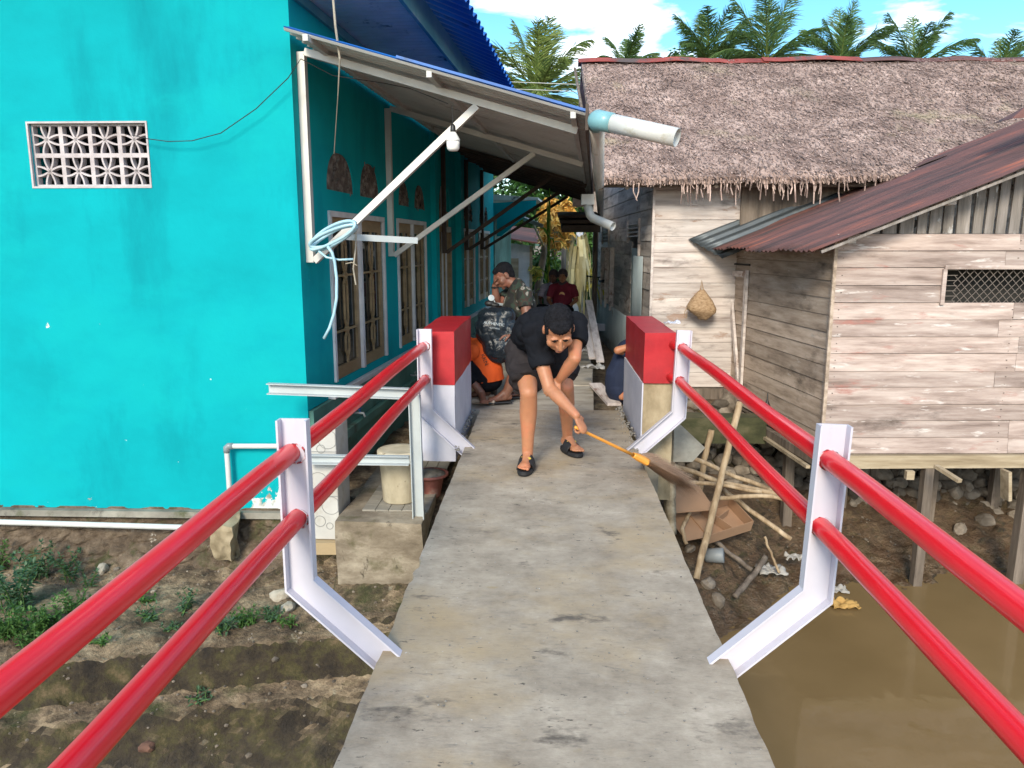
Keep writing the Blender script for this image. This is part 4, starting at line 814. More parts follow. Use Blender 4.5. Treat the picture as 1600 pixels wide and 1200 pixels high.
# window with expanded iron grille
wn_ = MB(); u0, u1, g0, g1 = 0.975, 2.6, 0.93, 1.235
def HQ(u, z, o=0.0): return HC + HF * u + HFN * o + V((0, 0, z))
for a_, b__ in (((u0 - .01, g1 + .016), (u1, g1 + .016)), ((u0 - .006, g0 - .01), (u0 - .006, g1 + .0))):
    wn_.beam(HQ(*a_, .016), HQ(*b__, .016), 0.02, 0.035, up=(0, 0, 1) if a_[1] == b__[1] else HF)
wi = wn_.build('window', m_hutfront, hut)
m = MB()
for i in range(7):
    z = g0 + .02 + i * (g1 - g0 - .03) / 6; m.beam(HQ(u0, z, -.02), HQ(u0 + .13, z, -.02), .006, .006)
for i in range(24):
    for d_ in (-1, 1):
        za, zb = g0, g1; ua = u0 + .13 + i * .070 - (.1 if d_ > 0 else -.1) - .1; ub = ua + d_ * (g1 - g0) * .95
        def clip(u, z, u2, z2):
            lo_, hi_ = u0 + .1, u1
            if u > u2: u, z, u2, z2 = u2, z2, u, z
            if u2 < lo_ or u > hi_: return None
            if u < lo_: z = z + (lo_ - u) / (u2 - u) * (z2 - z); u = lo_
            if u2 > hi_: z2 = z + (hi_ - u) / (u2 - u) * (z2 - z); u2 = hi_
            return u, z, u2, z2
        q = clip(ua, za, ub, zb)
        if q and q[2] - q[0] > .01: m.beam(HQ(q[0], q[1], -.02), HQ(q[2], q[3], -.02), .005, .005)
m.build('iron_grille', m_iron, wi)
m = MB(); m.hexa([HQ(.8, .7, -.30), HQ(3, .7, -.30), HQ(3, .7, -.32), HQ(.8, .7, -.32), HQ(.8, 1.45, -.30), HQ(3, 1.45, -.30), HQ(3, 1.45, -.32), HQ(.8, 1.45, -.32)]); m.build('dark_window_backing', m_dark, hut)  # dark sheet added behind the grille so the hut looks unlit inside
# corner boards, sill beams
m = MB(); m.beam(HC + HFN * .01 + HSN * .012 + V((0, 0, HZ0)), HC + HFN * .01 + HSN * .012 + V((0, 0, 1.5)), .03, .03, up=HF); m.build('corner_board', m_hutside, hut)
m = MB(); m.beam(HQ(-0.02, HZ0 - .075, .02), HQ(6, HZ0 - .055, .02), 0.07, 0.12); m.build('sill_beam', m_beam, hut)
m = MB(); m.beam(HC + HSN * .02 + V((0, 0, HZ0 - .09)), HC + HSN * .02 + HS * 2.5 + V((0, 0, HZ0 - .09)), 0.06, 0.08); m.build('side_sill', m_post, hut)
m = MB(); m.beam(HC + HSN * .07 + HS * .1 + V((0, 0, HZ0 - .16)), HC + HSN * .07 + HS * 2.5 + V((0, 0, HZ0 - .12)), 0.04, 0.03); m.build('side_batten', m_beam, hut)
for u, s, zt, tp in ((0.05, 2.2, 1, 0), (1.0, 0.0, 1, .02), (2.0, 0.05, 1, 0), (3.2, 0, 1, 0), (0.1, .9, 1, .05), (0.85, 1.2, 1, 0), (1.7, 1.0, 1, 0), (2.6, 1.3, 1, 0), (1.35, 1.5, 1, -.03), (0.45, 1.9, 1, .05), (4.2, .1, 1, 0)):
    w = rnd.uniform(.075, .105); a = HC + HF * u + HS * s; m = MB(); m.beam(a + V((-.03 + tp, 0, -2.3)), a + V((0, 0, HZ0 - .13)), w, w, up=HF); m.build('stilt', m_post, hut)
m = MB(); m.beam(P(1462, 728, Y=6.75), P(1500, 752, Y=6.5), .045, .03); m.build('loose_strut', m_beam, hut)
m = MB(); m.box(P(1421, 742, Y=6.95), (.07, .05, .08)); m.build('wedge_block', m_beam, hut)
m = MB(); m.beam(P(1572, 735, Y=6.9), P(1572, 780, Y=6.9), .12, .03, up=HF); m.build('broken_board', m_beam, hut)
# door frame with brace on the side wall
def HSp(s, z, o=0.0): return HC + HS * s + HSN * o + V((0, 0, z))
def hs_px(x, y): return hit(x, y, HC + HSN * .02, HS)
dr = MB(); a = hs_px(1140, 425); c = hs_px(1168, 425); b0 = hs_px(1138, 640)
s1, s0 = a[0], c[0]; zt = 1.16; zb = -0.36
for p_, q_ in (((s0, zb), (s0, zt)), ((s1, zb), (s1, zt)), ((s0, zt - .05), (s1, zt - .05)), ((s0 + .05, zb + .1), (s1 - .05, zt - .15))):
    dr.beam(HSp(p_[0], p_[1], .03), HSp(q_[0], q_[1], .03), .03, .06 if p_[1] != q_[1] else .07, up=HS if p_[1] != q_[1] else (0, 0, 1))
dr.build('braced_door', m_thfront, hut)
m = MB(); m.beam(HSp(s1, 1.22, .02), HSp(s0 - .05, 1.22, .02), .02, .02); m.build('door_slot_shade', m_dark, hut)  # solid dark bar, its colour stands in for the shaded gap over the door
# black bag hanging on the side wall
b0 = hs_px(1205, 620); c = HSp(b0[0], b0[1] - .09, .06)
bg_ = thing('hanging_bag', c, 'small black plastic bag hanging from a nail on the hut side wall', 'bag')
m = MB(); m.lathe(c, [(.004, -.10), (.03, -.095), (.045, -.06), (.042, -.02), (.02, .03), (.008, .06), (.006, .13), (.002, .135)], 12); m.build('sack', m_black, bg_, smooth=True)
# ================================================================ THATCHED HOUSE
KC = V((1.262, 9.4, 0)); KA = rad(2.4); KS = V((-math.sin(KA), math.cos(KA), 0)); KF = V((math.cos(rad(1.5)), math.sin(rad(1.5)), 0)); KN = V((-KS.y, KS.x, 0)); KFN = V((KF.y, -KF.x, 0))
kh = thing('thatched_house', (2, 10, -.3), 'old board house with a large pinkish-brown palm thatch roof across the alley', 'house')
mb = MB(); planks(mb, KC, KF, KFN, 9.0, -0.28, 2.35, 0.181, seed=12, seglen=(2.2, 3.4), tilt=.006); mb.build('front_wall', m_thfront, kh)
def kpx(x, y): return hit(x, y, KC, KS)
lv = [(kpx(983, 360)[0], kpx(1000, 360)[0], 1.52, 1.74), (kpx(943, 370)[0], kpx(952, 370)[0], 1.50, 1.74)]
lv = [(min(a, b__), max(a, b__), z0, z1) for a, b__, z0, z1 in lv]
sh = [(kpx(987, 400)[0], kpx(1000, 400)[0], 0.35, 1.40)]; sh = [(min(a, b__), max(a, b__), z0, z1) for a, b__, z0, z1 in sh]
mb = MB(); planks(mb, KC, KS, KN, 6.2, 0.28, 2.4, 0.2, holes=lv + sh, seed=13, seglen=(0.9, 1.6)); mb.build('side_wall', m_thside, kh)
def KQ(s, z, o=0.0): return KC + KS * s + KN * o + V((0, 0, z))
mb = MB(); mb.plate([[(0, 2.4), (6.2, 2.4), (3.3, 4.1)]], lambda s, z: KQ(s, z), -KN * .02); mb.build('side_gable', m_thside, kh)
mb = MB(); corr(mb, KQ(0.9, -0.33, .03), KS, V((0, 0, 1)), 5.2, 0.75, 0.076, .009, nv=2); mb.build('zinc_skirt', m_bluezinc, kh, solid=.003, smooth=True)
mb = MB(); corr(mb, KQ(0.55, 0.3, .035), KS, V((0, 0, 1)), 0.8, 1.0, 0.076, .006, nv=2); mb.build('zinc_patch', m_bluezinc, kh, solid=.003, smooth=True)
for a, b__, z0, z1 in lv:
    m = MB(); m.beam(KQ(a - .05, (z0 + z1) / 2, .015), KQ(a - .02, (z0 + z1) / 2, .015), .03, z1 - z0 + .1)
    m.beam(KQ(b__ + .02, (z0 + z1) / 2, .015), KQ(b__ + .05, (z0 + z1) / 2, .015), .03, z1 - z0 + .1); w = m.build('louvre_frame', m_thside, kh)
    m = MB()
    for k in range(4): zz = z0 + .03 + k * (z1 - z0) / 4; m.hexa([KQ(a, zz, .02), KQ(b__, zz, .02), KQ(b__, zz + .012, .02), KQ(a, zz + .012, .02), KQ(a, zz + .03, -.03), KQ(b__, zz + .03, -.03), KQ(b__, zz + .042, -.03), KQ(a, zz + .042, -.03)])
    m.build('louvre_slats', m_thfront, w)
for a, b__, z0, z1 in sh:
    m = MB(); m.beam(KQ(a, (z0 + z1) / 2, -.01), KQ(b__, (z0 + z1) / 2, -.01), .02, z1 - z0); m.build('shutter', m_bluezinc, kh)
    m = MB(); m.beam(KQ(a - .03, (z0 + z1) / 2, .02), KQ(a + .03, (z0 + z1) / 2, .02), .03, z1 - z0 + .1); m.build('shutter_frame', m_thside, kh)
s_a = kpx(945, 400)[0]; s_b = kpx(960, 400)[0]
for s_ in (s_a, (s_a + s_b) / 2, s_b): m = MB(); m.beam(KQ(s_, 0.35, .03), KQ(s_, 1.4, .03), .09, .02, up=KS); m.build('upright_board', m_thside, kh)
m = MB(); m.box((5.2, 15.7, .9), (8.6, .05, 3.4)); m.box((10.2, 12.5, .9), (.05, 6.4, 3.4)); m.build('rear_walls', m_thside, kh)
m = MB(); m.hexa([KC + V((0, 0, -.34)), KC + KF * 9 + V((0, 0, -.34)), KC + KF * 9 + KS * 6.2 + V((0, 0, -.34)), KC + KS * 6.2 + V((0, 0, -.34)), KC + V((0, 0, -.29)), KC + KF * 9 + V((0, 0, -.29)), KC + KF * 9 + KS * 6.2 + V((0, 0, -.29)), KC + KS * 6.2 + V((0, 0, -.29))]); m.build('floor', m_post, kh)
m = MB(); m.beam(KC + KF * -.02 + KFN * .01 + V((0, 0, -.36)), KC + KF * 9 + KFN * .01 + V((0, 0, -.36)), .1, .13); m.build('sill_beam', m_post, kh)
m = MB(); m.beam(KC + KFN * .018 + KN * .015 + V((0, 0, -.3)), KC + KFN * .018 + KN * .015 + V((0, 0, 2.35)), .05, .03, up=KF); m.build('corner_board', m_thside, kh)
for u in (0.1, 1.3, 2.6, 4): m = MB(); m.beam(KC + KF * u + V((0, .1, -1.3)), KC + KF * u + V((0, .1, -.42)), .11, .11, up=KF); m.build('stilt', m_post, kh)
# thatch: solid sloping body plus tens of thousands of leaf strips
m_thatch = mat('palm_thatch', [(0.3, (0.11, 0.07, 0.058)), (0.5, (0.30, 0.212, 0.18)), (0.7, (0.50, 0.375, 0.325))], scale=(2.2, 2.2, 2.2), detail=5, rough=0.9, bump=0.3, island=0.62, bscale=(60, 60, 60), spots=[((0.40, 0.33, 0.22), (1.2, 1.2, 1.2), 0.58, 0.75), ((0.09, 0.06, 0.05), (.9, .9, .9), 0.55, 0.8)])
TE = V((0.59, 8.93, 2.17)); TR_ = V((0.50, 12.75, 4.24)); tv = (TR_ - TE); tL = 9.6
def T_(u, v, h=0.0):       # u metres right, v 0..1 up the slope
    n = V((0, -tv.z, tv.y)).normalized(); sag = -0.05 * math.sin(math.pi * v) + 0.025 * noise.noise(V((u * .6, v * 3, 2)))
    p = TE + V((1, 0.02, 0)) * u + tv * v; p.z += 0.035 * noise.noise(V((u * .8, 0, 7))) * (1 - v)
    return p + n * (h + sag)
mb = MB(); mb.grid(lambda a, c: T_(a * tL, c, 0.0), 60, 16); 
mb.build('thatch_base', m_thatch, kh, solid=0.05, smooth=True)
def strips(count, mb, vf, lf, wf, lift, seed, edge=False):
    rnd = random.Random(seed); n = V((0, -tv.z, tv.y)).normalized(); dn = -tv.normalized()
    for i in range(count):
        u = rnd.random() * tL; v = vf(rnd); p = T_(u, v, rnd.uniform(0.0, lift)); L = lf(rnd); w = wf(rnd)
        d = (dn + V((1, 0, 0)) * rnd.gauss(0, .32) + n * rnd.uniform(-.02, .24)).normalized()
        if edge: d = (V((0, -.25, -1)) + V((rnd.gauss(0, .16), rnd.gauss(0, .15), 0))).normalized()
        s_ = d.cross(n).normalized(); 
        if edge: s_ = V((1, 0, 0))
        s_ = (s_ + n * rnd.gauss(0, .35)).normalized() * w / 2
        q = p + d * L; tw = rnd.uniform(.35, .8)
        mb.add([p - s_, p + s_, q + s_ * tw, q - s_ * tw], [(0, 1, 2, 3)])
mb = MB(); strips(95000, mb, lambda r: r.random(), lambda r: r.uniform(.03, .085), lambda r: r.uniform(.007, .017), .045, 21); mb.build('thatch_leaves', m_thatch, kh, recalc=False)
mb = MB(); strips(4200, mb, lambda r: r.uniform(0, .012), lambda r: r.uniform(.02, .075), lambda r: r.uniform(.012, .028), .02, 22, True)
rnd = random.Random(4)
for i in range(70):
    u = min(tL, abs(rnd.choice([rnd.uniform(0.2, 3.2), rnd.gauss(1.95, .25), rnd.gauss(1.2, .2)]))); p = T_(u, 0, -.02); L = rnd.uniform(.08, .28) * rnd.choice([.5, .8, 1]); w = rnd.uniform(.008, .02)
    pts = [p, p + V((rnd.gauss(0, .006), -.01, -L * .5)), p + V((rnd.gauss(0, .013), -.015, -L))]
    for a_, c_ in zip(pts, pts[1:]): mb.add([a_ - V((w / 2, 0, 0)), a_ + V((w / 2, 0, 0)), c_ + V((w / 2.6, 0, 0)), c_ - V((w / 2.6, 0, 0))], [(0, 1, 2, 3)])
mb.build('thatch_fringe', m_thatch, kh, recalc=False)
mb = MB(); mb.grid(lambda a, c: T_(a * tL, 1) + V((0, 3.4 * c, -2.0 * c)), 30, 4); mb.build('rear_thatch', m_thatch, kh, solid=.08)
m_redcap = mat('red_ridge_sheet', [(0.3, (0.16, 0.03, 0.022)), (0.6, (0.36, 0.06, 0.04)), (0.75, (0.42, 0.14, 0.1))], scale=(2, 2, 2), rough=0.6, spots=[((0.10, 0.07, 0.06), (1.5, 1.5, 1.5), 0.5, 0.6)])
for i in range(7):
    a0 = -0.05 + i * 1.42; m = MB(); rr = random.Random(i); e_ = [rr.uniform(-.02, .02) for _ in range(4)]
    def cap_(a, c, a0=a0, e_=e_):
        x = a0 + a * 1.5; k = (c - .5) * 2; p = T_(x, 1) + V((0, k * .16, .06 - abs(k) * .09 + .012 * math.sin(x * 5 + i) + (e_[0] if a > .5 else e_[1])))
        return p
    m.grid(cap_, 10, 4); m.build('ridge_sheet', m_redcap if i < 3 else m_rust, kh, solid=.005)
# verge poles at the left gable
m = MB(); m.tube([T_(-.06, -0.01, -.05), T_(-.08, .5, -.05), T_(-.1, 1.0, -.08)], .022, 8); m.tube([T_(-.0, -0.01, -.09), T_(.03, 1.0, -.12)], .03, 8); m.build('verge_pole', m_post, kh)
m = MB(); m.tube([T_(-.02, 0.02, -.1), KC + V((-.1, .3, .9)) + KN * .25, KC + V((-.16, .5, -.3)) + KN * .22], .012, 8); 
# gable under the verge
m = MB(); m.tube([T_(0, 0.03, -.12), T_(tL, 0.03, -.12)], .03, 8); m.build('eave_pole', m_post, kh)
for i in range(10): m = MB(); m.tube([T_(.3 + i, -.0, -.09), T_(.3 + i, .98, -.12)], .022, 6); m.build('rafter', m_post, kh)
# white strips lying on the far right of the roof
m = MB(); a = T_(7.1, .90, .06); m.beam(a, a + V((.35, -.02, -.03)), .03, .02); m.beam(a + V((.3, 0, 0)), a + V((.75, -.06, -.05)), .04, .02); m.build('repair_strip', m_thfront, kh)
# woven basket hanging on the front wall
m_bask = mat('woven_basket', [(0.3, (0.20, 0.12, 0.06)), (0.5, (0.33, 0.215, 0.12)), (0.7, (0.43, 0.30, 0.18))], scale=(30, 30, 60), rough=0.8, bump=0.6, bscale=(90, 90, 160), bdist=.004)
bp_ = P(1096, 478, Y=9.2); ba = thing('woven_basket', bp_, 'brown woven cone basket hanging on the whitewashed board wall', 'basket')
m = MB(); 
def bsk(a, c):
    th_ = a * 2 * math.pi; prof_ = [(0.0, -.165), (.07, -.135), (.16, -.06), (.165, -.02), (.12, .07), (.05, .16), (.025, .19)]
    i = min(5, int(c * 6)); k = c * 6 - i; r = lerp(prof_[i][0], prof_[i + 1][0], k); z = lerp(prof_[i][1], prof_[i + 1][1], k)
    sq = 1 / max(abs(math.cos(th_)), abs(math.sin(th_))) ** .45
    return bp_ + V((r * math.cos(th_) * sq * 1.05, r * math.sin(th_) * sq * .7, z - .03 * math.cos(th_) * (c > .1) * (1 - c)))
m.grid(bsk, 32, 18); m.build('basket_body', m_bask, ba, smooth=True, solid=.004)
m = MB(); m.tube([bp_ + V((-.02, 0, .18)), bp_ + V((-.005, .02, .30)), bp_ + V((.015, 0, .18))], .008, 6); m.build('strap', m_bask, ba)
m = MB(); m.tube([bp_ + V((-.15, 0, -.0)), bp_ + V((-.19, 0, -.06)), bp_ + V((-.2, 0, -.13)), bp_ + V((-.175, 0, -.15)), bp_ + V((-.165, 0, -.07))], .004, 6); m.build('cord', m_bask, ba)
# ================================================================ stone wall, mossy beam, sticks and rubbish on the mud
m_stone = mat('river_stone', [(0.3, (0.07, 0.055, 0.04)), (0.5, (0.16, 0.13, 0.10)), (0.7, (0.27, 0.23, 0.185))], scale=(5, 5, 5), rough=0.9, bump=0.6, island=0.45, bscale=(25, 25, 25))
def stone(mb, c, r, seed, flat_=0.75, sub=2):
    bm = bmesh.new(); bmesh.ops.create_icosphere(bm, subdivisions=sub, radius=1); o = len(mb.v); R = Matrix.Rotation(seed * 1.7, 3, 'Z') @ Matrix.Rotation(seed * .9, 3, 'X')
    for v in bm.verts:
        q = v.co * (1 + .35 * noise.noise(v.co * 1.1 + V((seed, 0, 0)))); q = V((q.x * 1.25, q.y, q.z * flat_)); q = R @ q * r; mb.v.append((q.x + c[0], q.y + c[1], q.z + c[2]))
    for f in bm.faces: mb.f.append(tuple(o + v.index for v in f.verts))
    bm.free()
mb = MB(); rnd = random.Random(31)
for row in range(13):
    for col in range(34):
        x = 1.0 + col * .17 + (row % 2) * .08 + rnd.uniform(-.04, .04); yw = prof(x, [(0.9, 8.2), (2.2, 8.75), (9, 8.7)]); z = -1.62 + row * .10
        stone(mb, (x, yw - .38 + row * .06 + rnd.uniform(-.05, .05), z + rnd.uniform(-.02, .02)), rnd.uniform(.065, .12), row * 40 + col)
tag(mb.build('stone_wall', m_stone, recalc=False), 'rough dark stone retaining wall in the shade under the houses', 'wall')
m_moss = mat('mossy_concrete', [(0.3, (0.025, 0.028, 0.012)), (0.5, (0.06, 0.062, 0.028)), (0.7, (0.13, 0.115, 0.065))], scale=(3, 3, 6), rough=0.95, bump=0.6)
mb = MB(); rough_block(mb, .95, 2.35, 8.12, 8.4, -.66, -.38, amp=.012, seed=41, n=14); tag(weld(mb.build('mossy_beam', m_moss)), 'dark mossy concrete beam in front of the gap under the thatched house', 'beam')
rb = random.Random(17); k = 0
for i in range(46):
    x = rb.uniform(.8, 5.5); y = prof(x, [(0.9, 8.2), (2.2, 8.75), (9, 8.7)]) - abs(rb.gauss(0, .3)) - .05
    if i > 34: x = rb.uniform(.75, 1.6); y = rb.uniform(5.9, 7.2)
    m = MB(); r = rb.uniform(.025, .09); stone(m, (x, y, terrain_h(x, y) + r * .3), r, i + 500); o = m.build('stone', m_stone, recalc=False)
    sz = 'tiny' if r < .045 else ('small' if r < .068 else 'larger')
    tag(o, sz + (' brown stone on the mud close to the deck edge' if x < 1.6 else ' brown stone at the foot of the dark stone wall' if x < 3.0 else ' brown stone among the stilts under the hut front'), 'stone', 'loose stones, ' + sz + (' near the deck' if x < 1.6 else ' by the stone wall' if x < 3.0 else ' among the stilts'))
m_stick = wood('peeled_stick', (0.16, 0.10, 0.055), (0.33, 0.235, 0.14), (0.52, 0.41, 0.28), along='z')
def stick(name, pts, r, label, m_=m_stick, knob=True, n=10):
    pts = [V(p) for p in pts]; k = []; N_ = 22
    for i in range(N_ + 1):
        t = i / N_ * (len(pts) - 1); j = min(len(pts) - 2, int(t)); p = pts[j].lerp(pts[j + 1], t - j); w = .010 if knob else 0
        k.append(p + V((noise.noise(V((t * 3, r * 99, 0))), noise.noise(V((t * 3, 5, r * 99))), noise.noise(V((0, t * 3, r * 77)))) ) * w)
    m = MB(); m.tube(k, [r * (1 + .14 * noise.noise(V((i * .9, r * 50, 1)))) for i in range(N_ + 1)], n); return tag(m.build(name, m_, smooth=True), label, name)
stick('pole', [P(1156, 628, Y=6.9), P(1128, 740, Y=6.75), P(1088, 905, Y=6.3)], .030, 'tall crooked pale pole leaning up from the mud past the lower rail')
stick('post', [P(1112, 672, Y=7.9), P(1100, 720, Y=7.9), P(1090, 790, Y=7.9)], .032, 'short knotty stump pole standing behind the crossed branches')
stick('branch', [P(1060, 705, Y=7.3), P(1150, 745, Y=7.25), P(1225, 772, Y=7.15)], .022, 'pale straight branch uppermost of the crossed branches beside the hut')
stick('branch', [P(1040, 722, Y=7.2), P(1130, 755, Y=7.15), P(1232, 775, Y=7.0)], .024, 'thick whitish branch second from the top of the crossed branches')
stick('branch', [P(1040, 752, Y=7.1), P(1110, 755, Y=7.1), P(1190, 768, Y=7.0)], .020, 'grey-brown branch running level under the two pale ones')
stick('branch', [P(1120, 778, Y=7.0), P(1190, 774, Y=6.95), P(1245, 782, Y=6.9)], .021, 'lowest pale branch lying towards the right white post')
stick('branch', [P(1130, 765, Y=7.4), P(1175, 800, Y=7.3), P(1236, 842, Y=7.15)], .024, 'brown branch sloping down across the mud from the crossed branches')
stick('branch', [P(1110, 838, Y=7.0), P(1140, 865, Y=6.9), P(1175, 890, Y=6.75)], .022, 'dark wet branch lying on the mud below the cardboard box', m_=m_post)
stick('branch', [P(1196, 870, Y=6.75), P(1180, 895, Y=6.6), P(1148, 932, Y=6.35)], .026, 'black crooked branch at the edge of the water', m_=m_post)
stick('branch', [P(1194, 838, Y=6.9), P(1206, 868, Y=6.85), P(1218, 895, Y=6.8)], .012, 'thin grey twig standing out of the white rag')
stick('twig', [P(1072, 850, Y=6.6), P(1066, 825, Y=6.7), P(1078, 800, Y=6.9)], .018, 'short brown twig against the deck edge below the box')
stick('post', [P(1046, 690, Y=6.0), P(1046, 760, Y=6.0), P(1048, 835, Y=6.0)], .048, 'sawn brown timber post close under the deck edge by the right pillar', m_=m_beam, knob=False, n=4)
# cardboard box
m_card = flat('cardboard', (0.37, 0.22, 0.13), 0.85, scale=(4, 4, 4), bump=0.1)
c = P(1122, 812, Y=7.0); cb_ = thing('cardboard_box', c, 'open brown cardboard box lying crooked on the mud', 'box')
R = Matrix.Rotation(.45, 3, 'Z') @ Matrix.Rotation(-.12, 3, 'Y') @ Matrix.Rotation(.42, 3, 'X'); m = MB(); w, d_, h_ = .52, .36, .12
for q, s_ in (((0, -d_ / 2, 0), (w, .006, h_)), ((0, d_ / 2, 0), (w, .006, h_)), ((-w / 2, 0, 0), (.006, d_ - .014, h_)), ((w / 2, 0, 0), (.006, d_ - .014, h_)), ((0, 0, -h_ / 2), (w - .014, d_ - .014, .006))): m.box(c + R @ V(q), s_, M=R)
m.build('carton', m_card, cb_)
m = MB(); m.box(c + R @ V((-w / 2 - .12, 0, h_ / 2 + .0)), (.24, d_, .006), M=R @ Matrix.Rotation(.15, 3, 'Y')); m.build('flap', m_card, cb_)
m = MB(); m.box(c + R @ V((-.02, 0, .0)), (.006, d_ - .02, h_ * .8), M=R @ Matrix.Rotation(.3, 3, 'Z')); m.box(c + R @ V((.06, .02, .0)), (.2, .006, h_ * .7), M=R @ Matrix.Rotation(.3, 3, 'Z')); m.build('divider', m_card, cb_)
m = MB(); c = P(1072, 778, Y=6.95); m.box(c, (.40, .42, .008), M=Matrix.Rotation(.25, 3, 'Z') @ Matrix.Rotation(.3, 3, 'X')); tag(m.build('cardboard_sheet', m_card), 'flat sheet of brown cardboard leaning beside the open box', 'cardboard')
c = P(1112, 876, Z=-1.42); cn = thing('tin_can', c, 'grey dented tin lying on the mud by the tall crooked pole', 'tin'); m = MB(); m.lathe(c + V((-.06, 0, .05)), [(.05, 0), (.062, .005), (.07, .16), (.066, .165)], 20, axis=(1, -.3, .15)); m.build('can_body', flat('dull_zinc', (.24, .26, .27), .5, bump=.1), cn, smooth=True)
m_rag = flat('pale_rag', (0.42, 0.39, 0.35), 0.9, bump=.3)
def rag(name, c, r, seed, label, m_=m_rag, cat='rag'):
    m = MB(); m.grid(lambda a, b__: V(c) + V(((a - .5) * 2 * r, (b__ - .5) * 1.5 * r, .0)) + V((noise.noise(V((a * 4, b__ * 4, seed))) * r * .25, noise.noise(V((a * 4, b__ * 4, seed + 3))) * r * .25, abs(noise.noise(V((a * 3.2, b__ * 3.2, seed + 7)))) * r * .6)), 18, 16); return tag(m.build(name, m_, smooth=True, solid=.003), label, cat)
rag('rag', P(1205, 892, Z=-1.58), .13, 1, 'crumpled whitish rag at the water edge under the hut')
rag('rag', P(1242, 872, Z=-1.5), .09, 2, 'small grey scrap of cloth caught behind the right white post')
rag('leaf_litter', P(1308, 922, Z=-1.735), .09, 3, 'scrap of pale rubbish floating near the right white post', cat='litter')
rag('leaf_litter', P(1318, 945, Z=-1.735), .12, 4, 'yellow-brown dead leaf floating near the right white post', flat('dead_leaf', (.45, .27, .08), .8), cat='litter')
rag('plastic_wrap', P(1050, 505, Z=.845), .06, 5, 'crumpled clear plastic lying on top of the right pillar', flat('clear_wrap', (.6, .6, .66), .15, bump=.1), cat='plastic')
rag('plastic_wrap', P(926, 575, Y=8.0), .12, 6, 'grey crumpled sheet lying in the gap beside the alley path', flat('grey_wrap', (.3, .29, .28), .5, bump=.1), cat='plastic')
rag('plastic_wrap', P(912, 548, Y=9.5), .10, 7, 'white crumpled plastic at the edge of the alley path', flat('white_wrap', (.55, .55, .58), .3, bump=.1), cat='plastic')
# boards and stones in the gap right of the alley path
for i, (a, b__, lab) in enumerate((((920, 470, 10.5), (938, 565, 8.9), 'leaning grey board in the gap beside the alley path'), ((914, 500, 10.0), (926, 560, 9.0), 'narrow brown board leaning nearer the alley path'), ((930, 600, 7.8), (960, 632, 7.0), 'flat weathered board lying along the alley path edge'))):
    m = MB(); m.beam(P(a[0], a[1], Y=a[2]), P(b__[0], b__[1], Y=b__[2]), .13 if i == 2 else .09, .025); tag(m.build('board', m_thside), lab, 'board')
m = MB(); m.beam(P(900, 606, Y=7.3) + V((.42, 0, -.1)), P(960, 632, Y=6.95) + V((-.02, 0, -.06)), .22, .05)
# mortar fillet at the right under the pillar
m = MB(); rough_block(m, .70, .86, 5.5, 6.3, -.6, -.12, amp=.03, seed=51, n=10); tag(weld(m.build('concrete_footing', m_oldconc)), 'rough grey concrete footing under the right pillar', 'footing')
m = MB(); m.add([P(1052, 655, Y=5.95), P(1100, 700, Y=6.0), P(1080, 722, Y=5.9), P(1050, 722, Y=5.8)], [(0, 1, 2, 3)])
tag(m.build('concrete_scrap', m_oldconc, solid=.03), 'triangular grey slab scrap beside the foot of the right pillar', 'scrap')
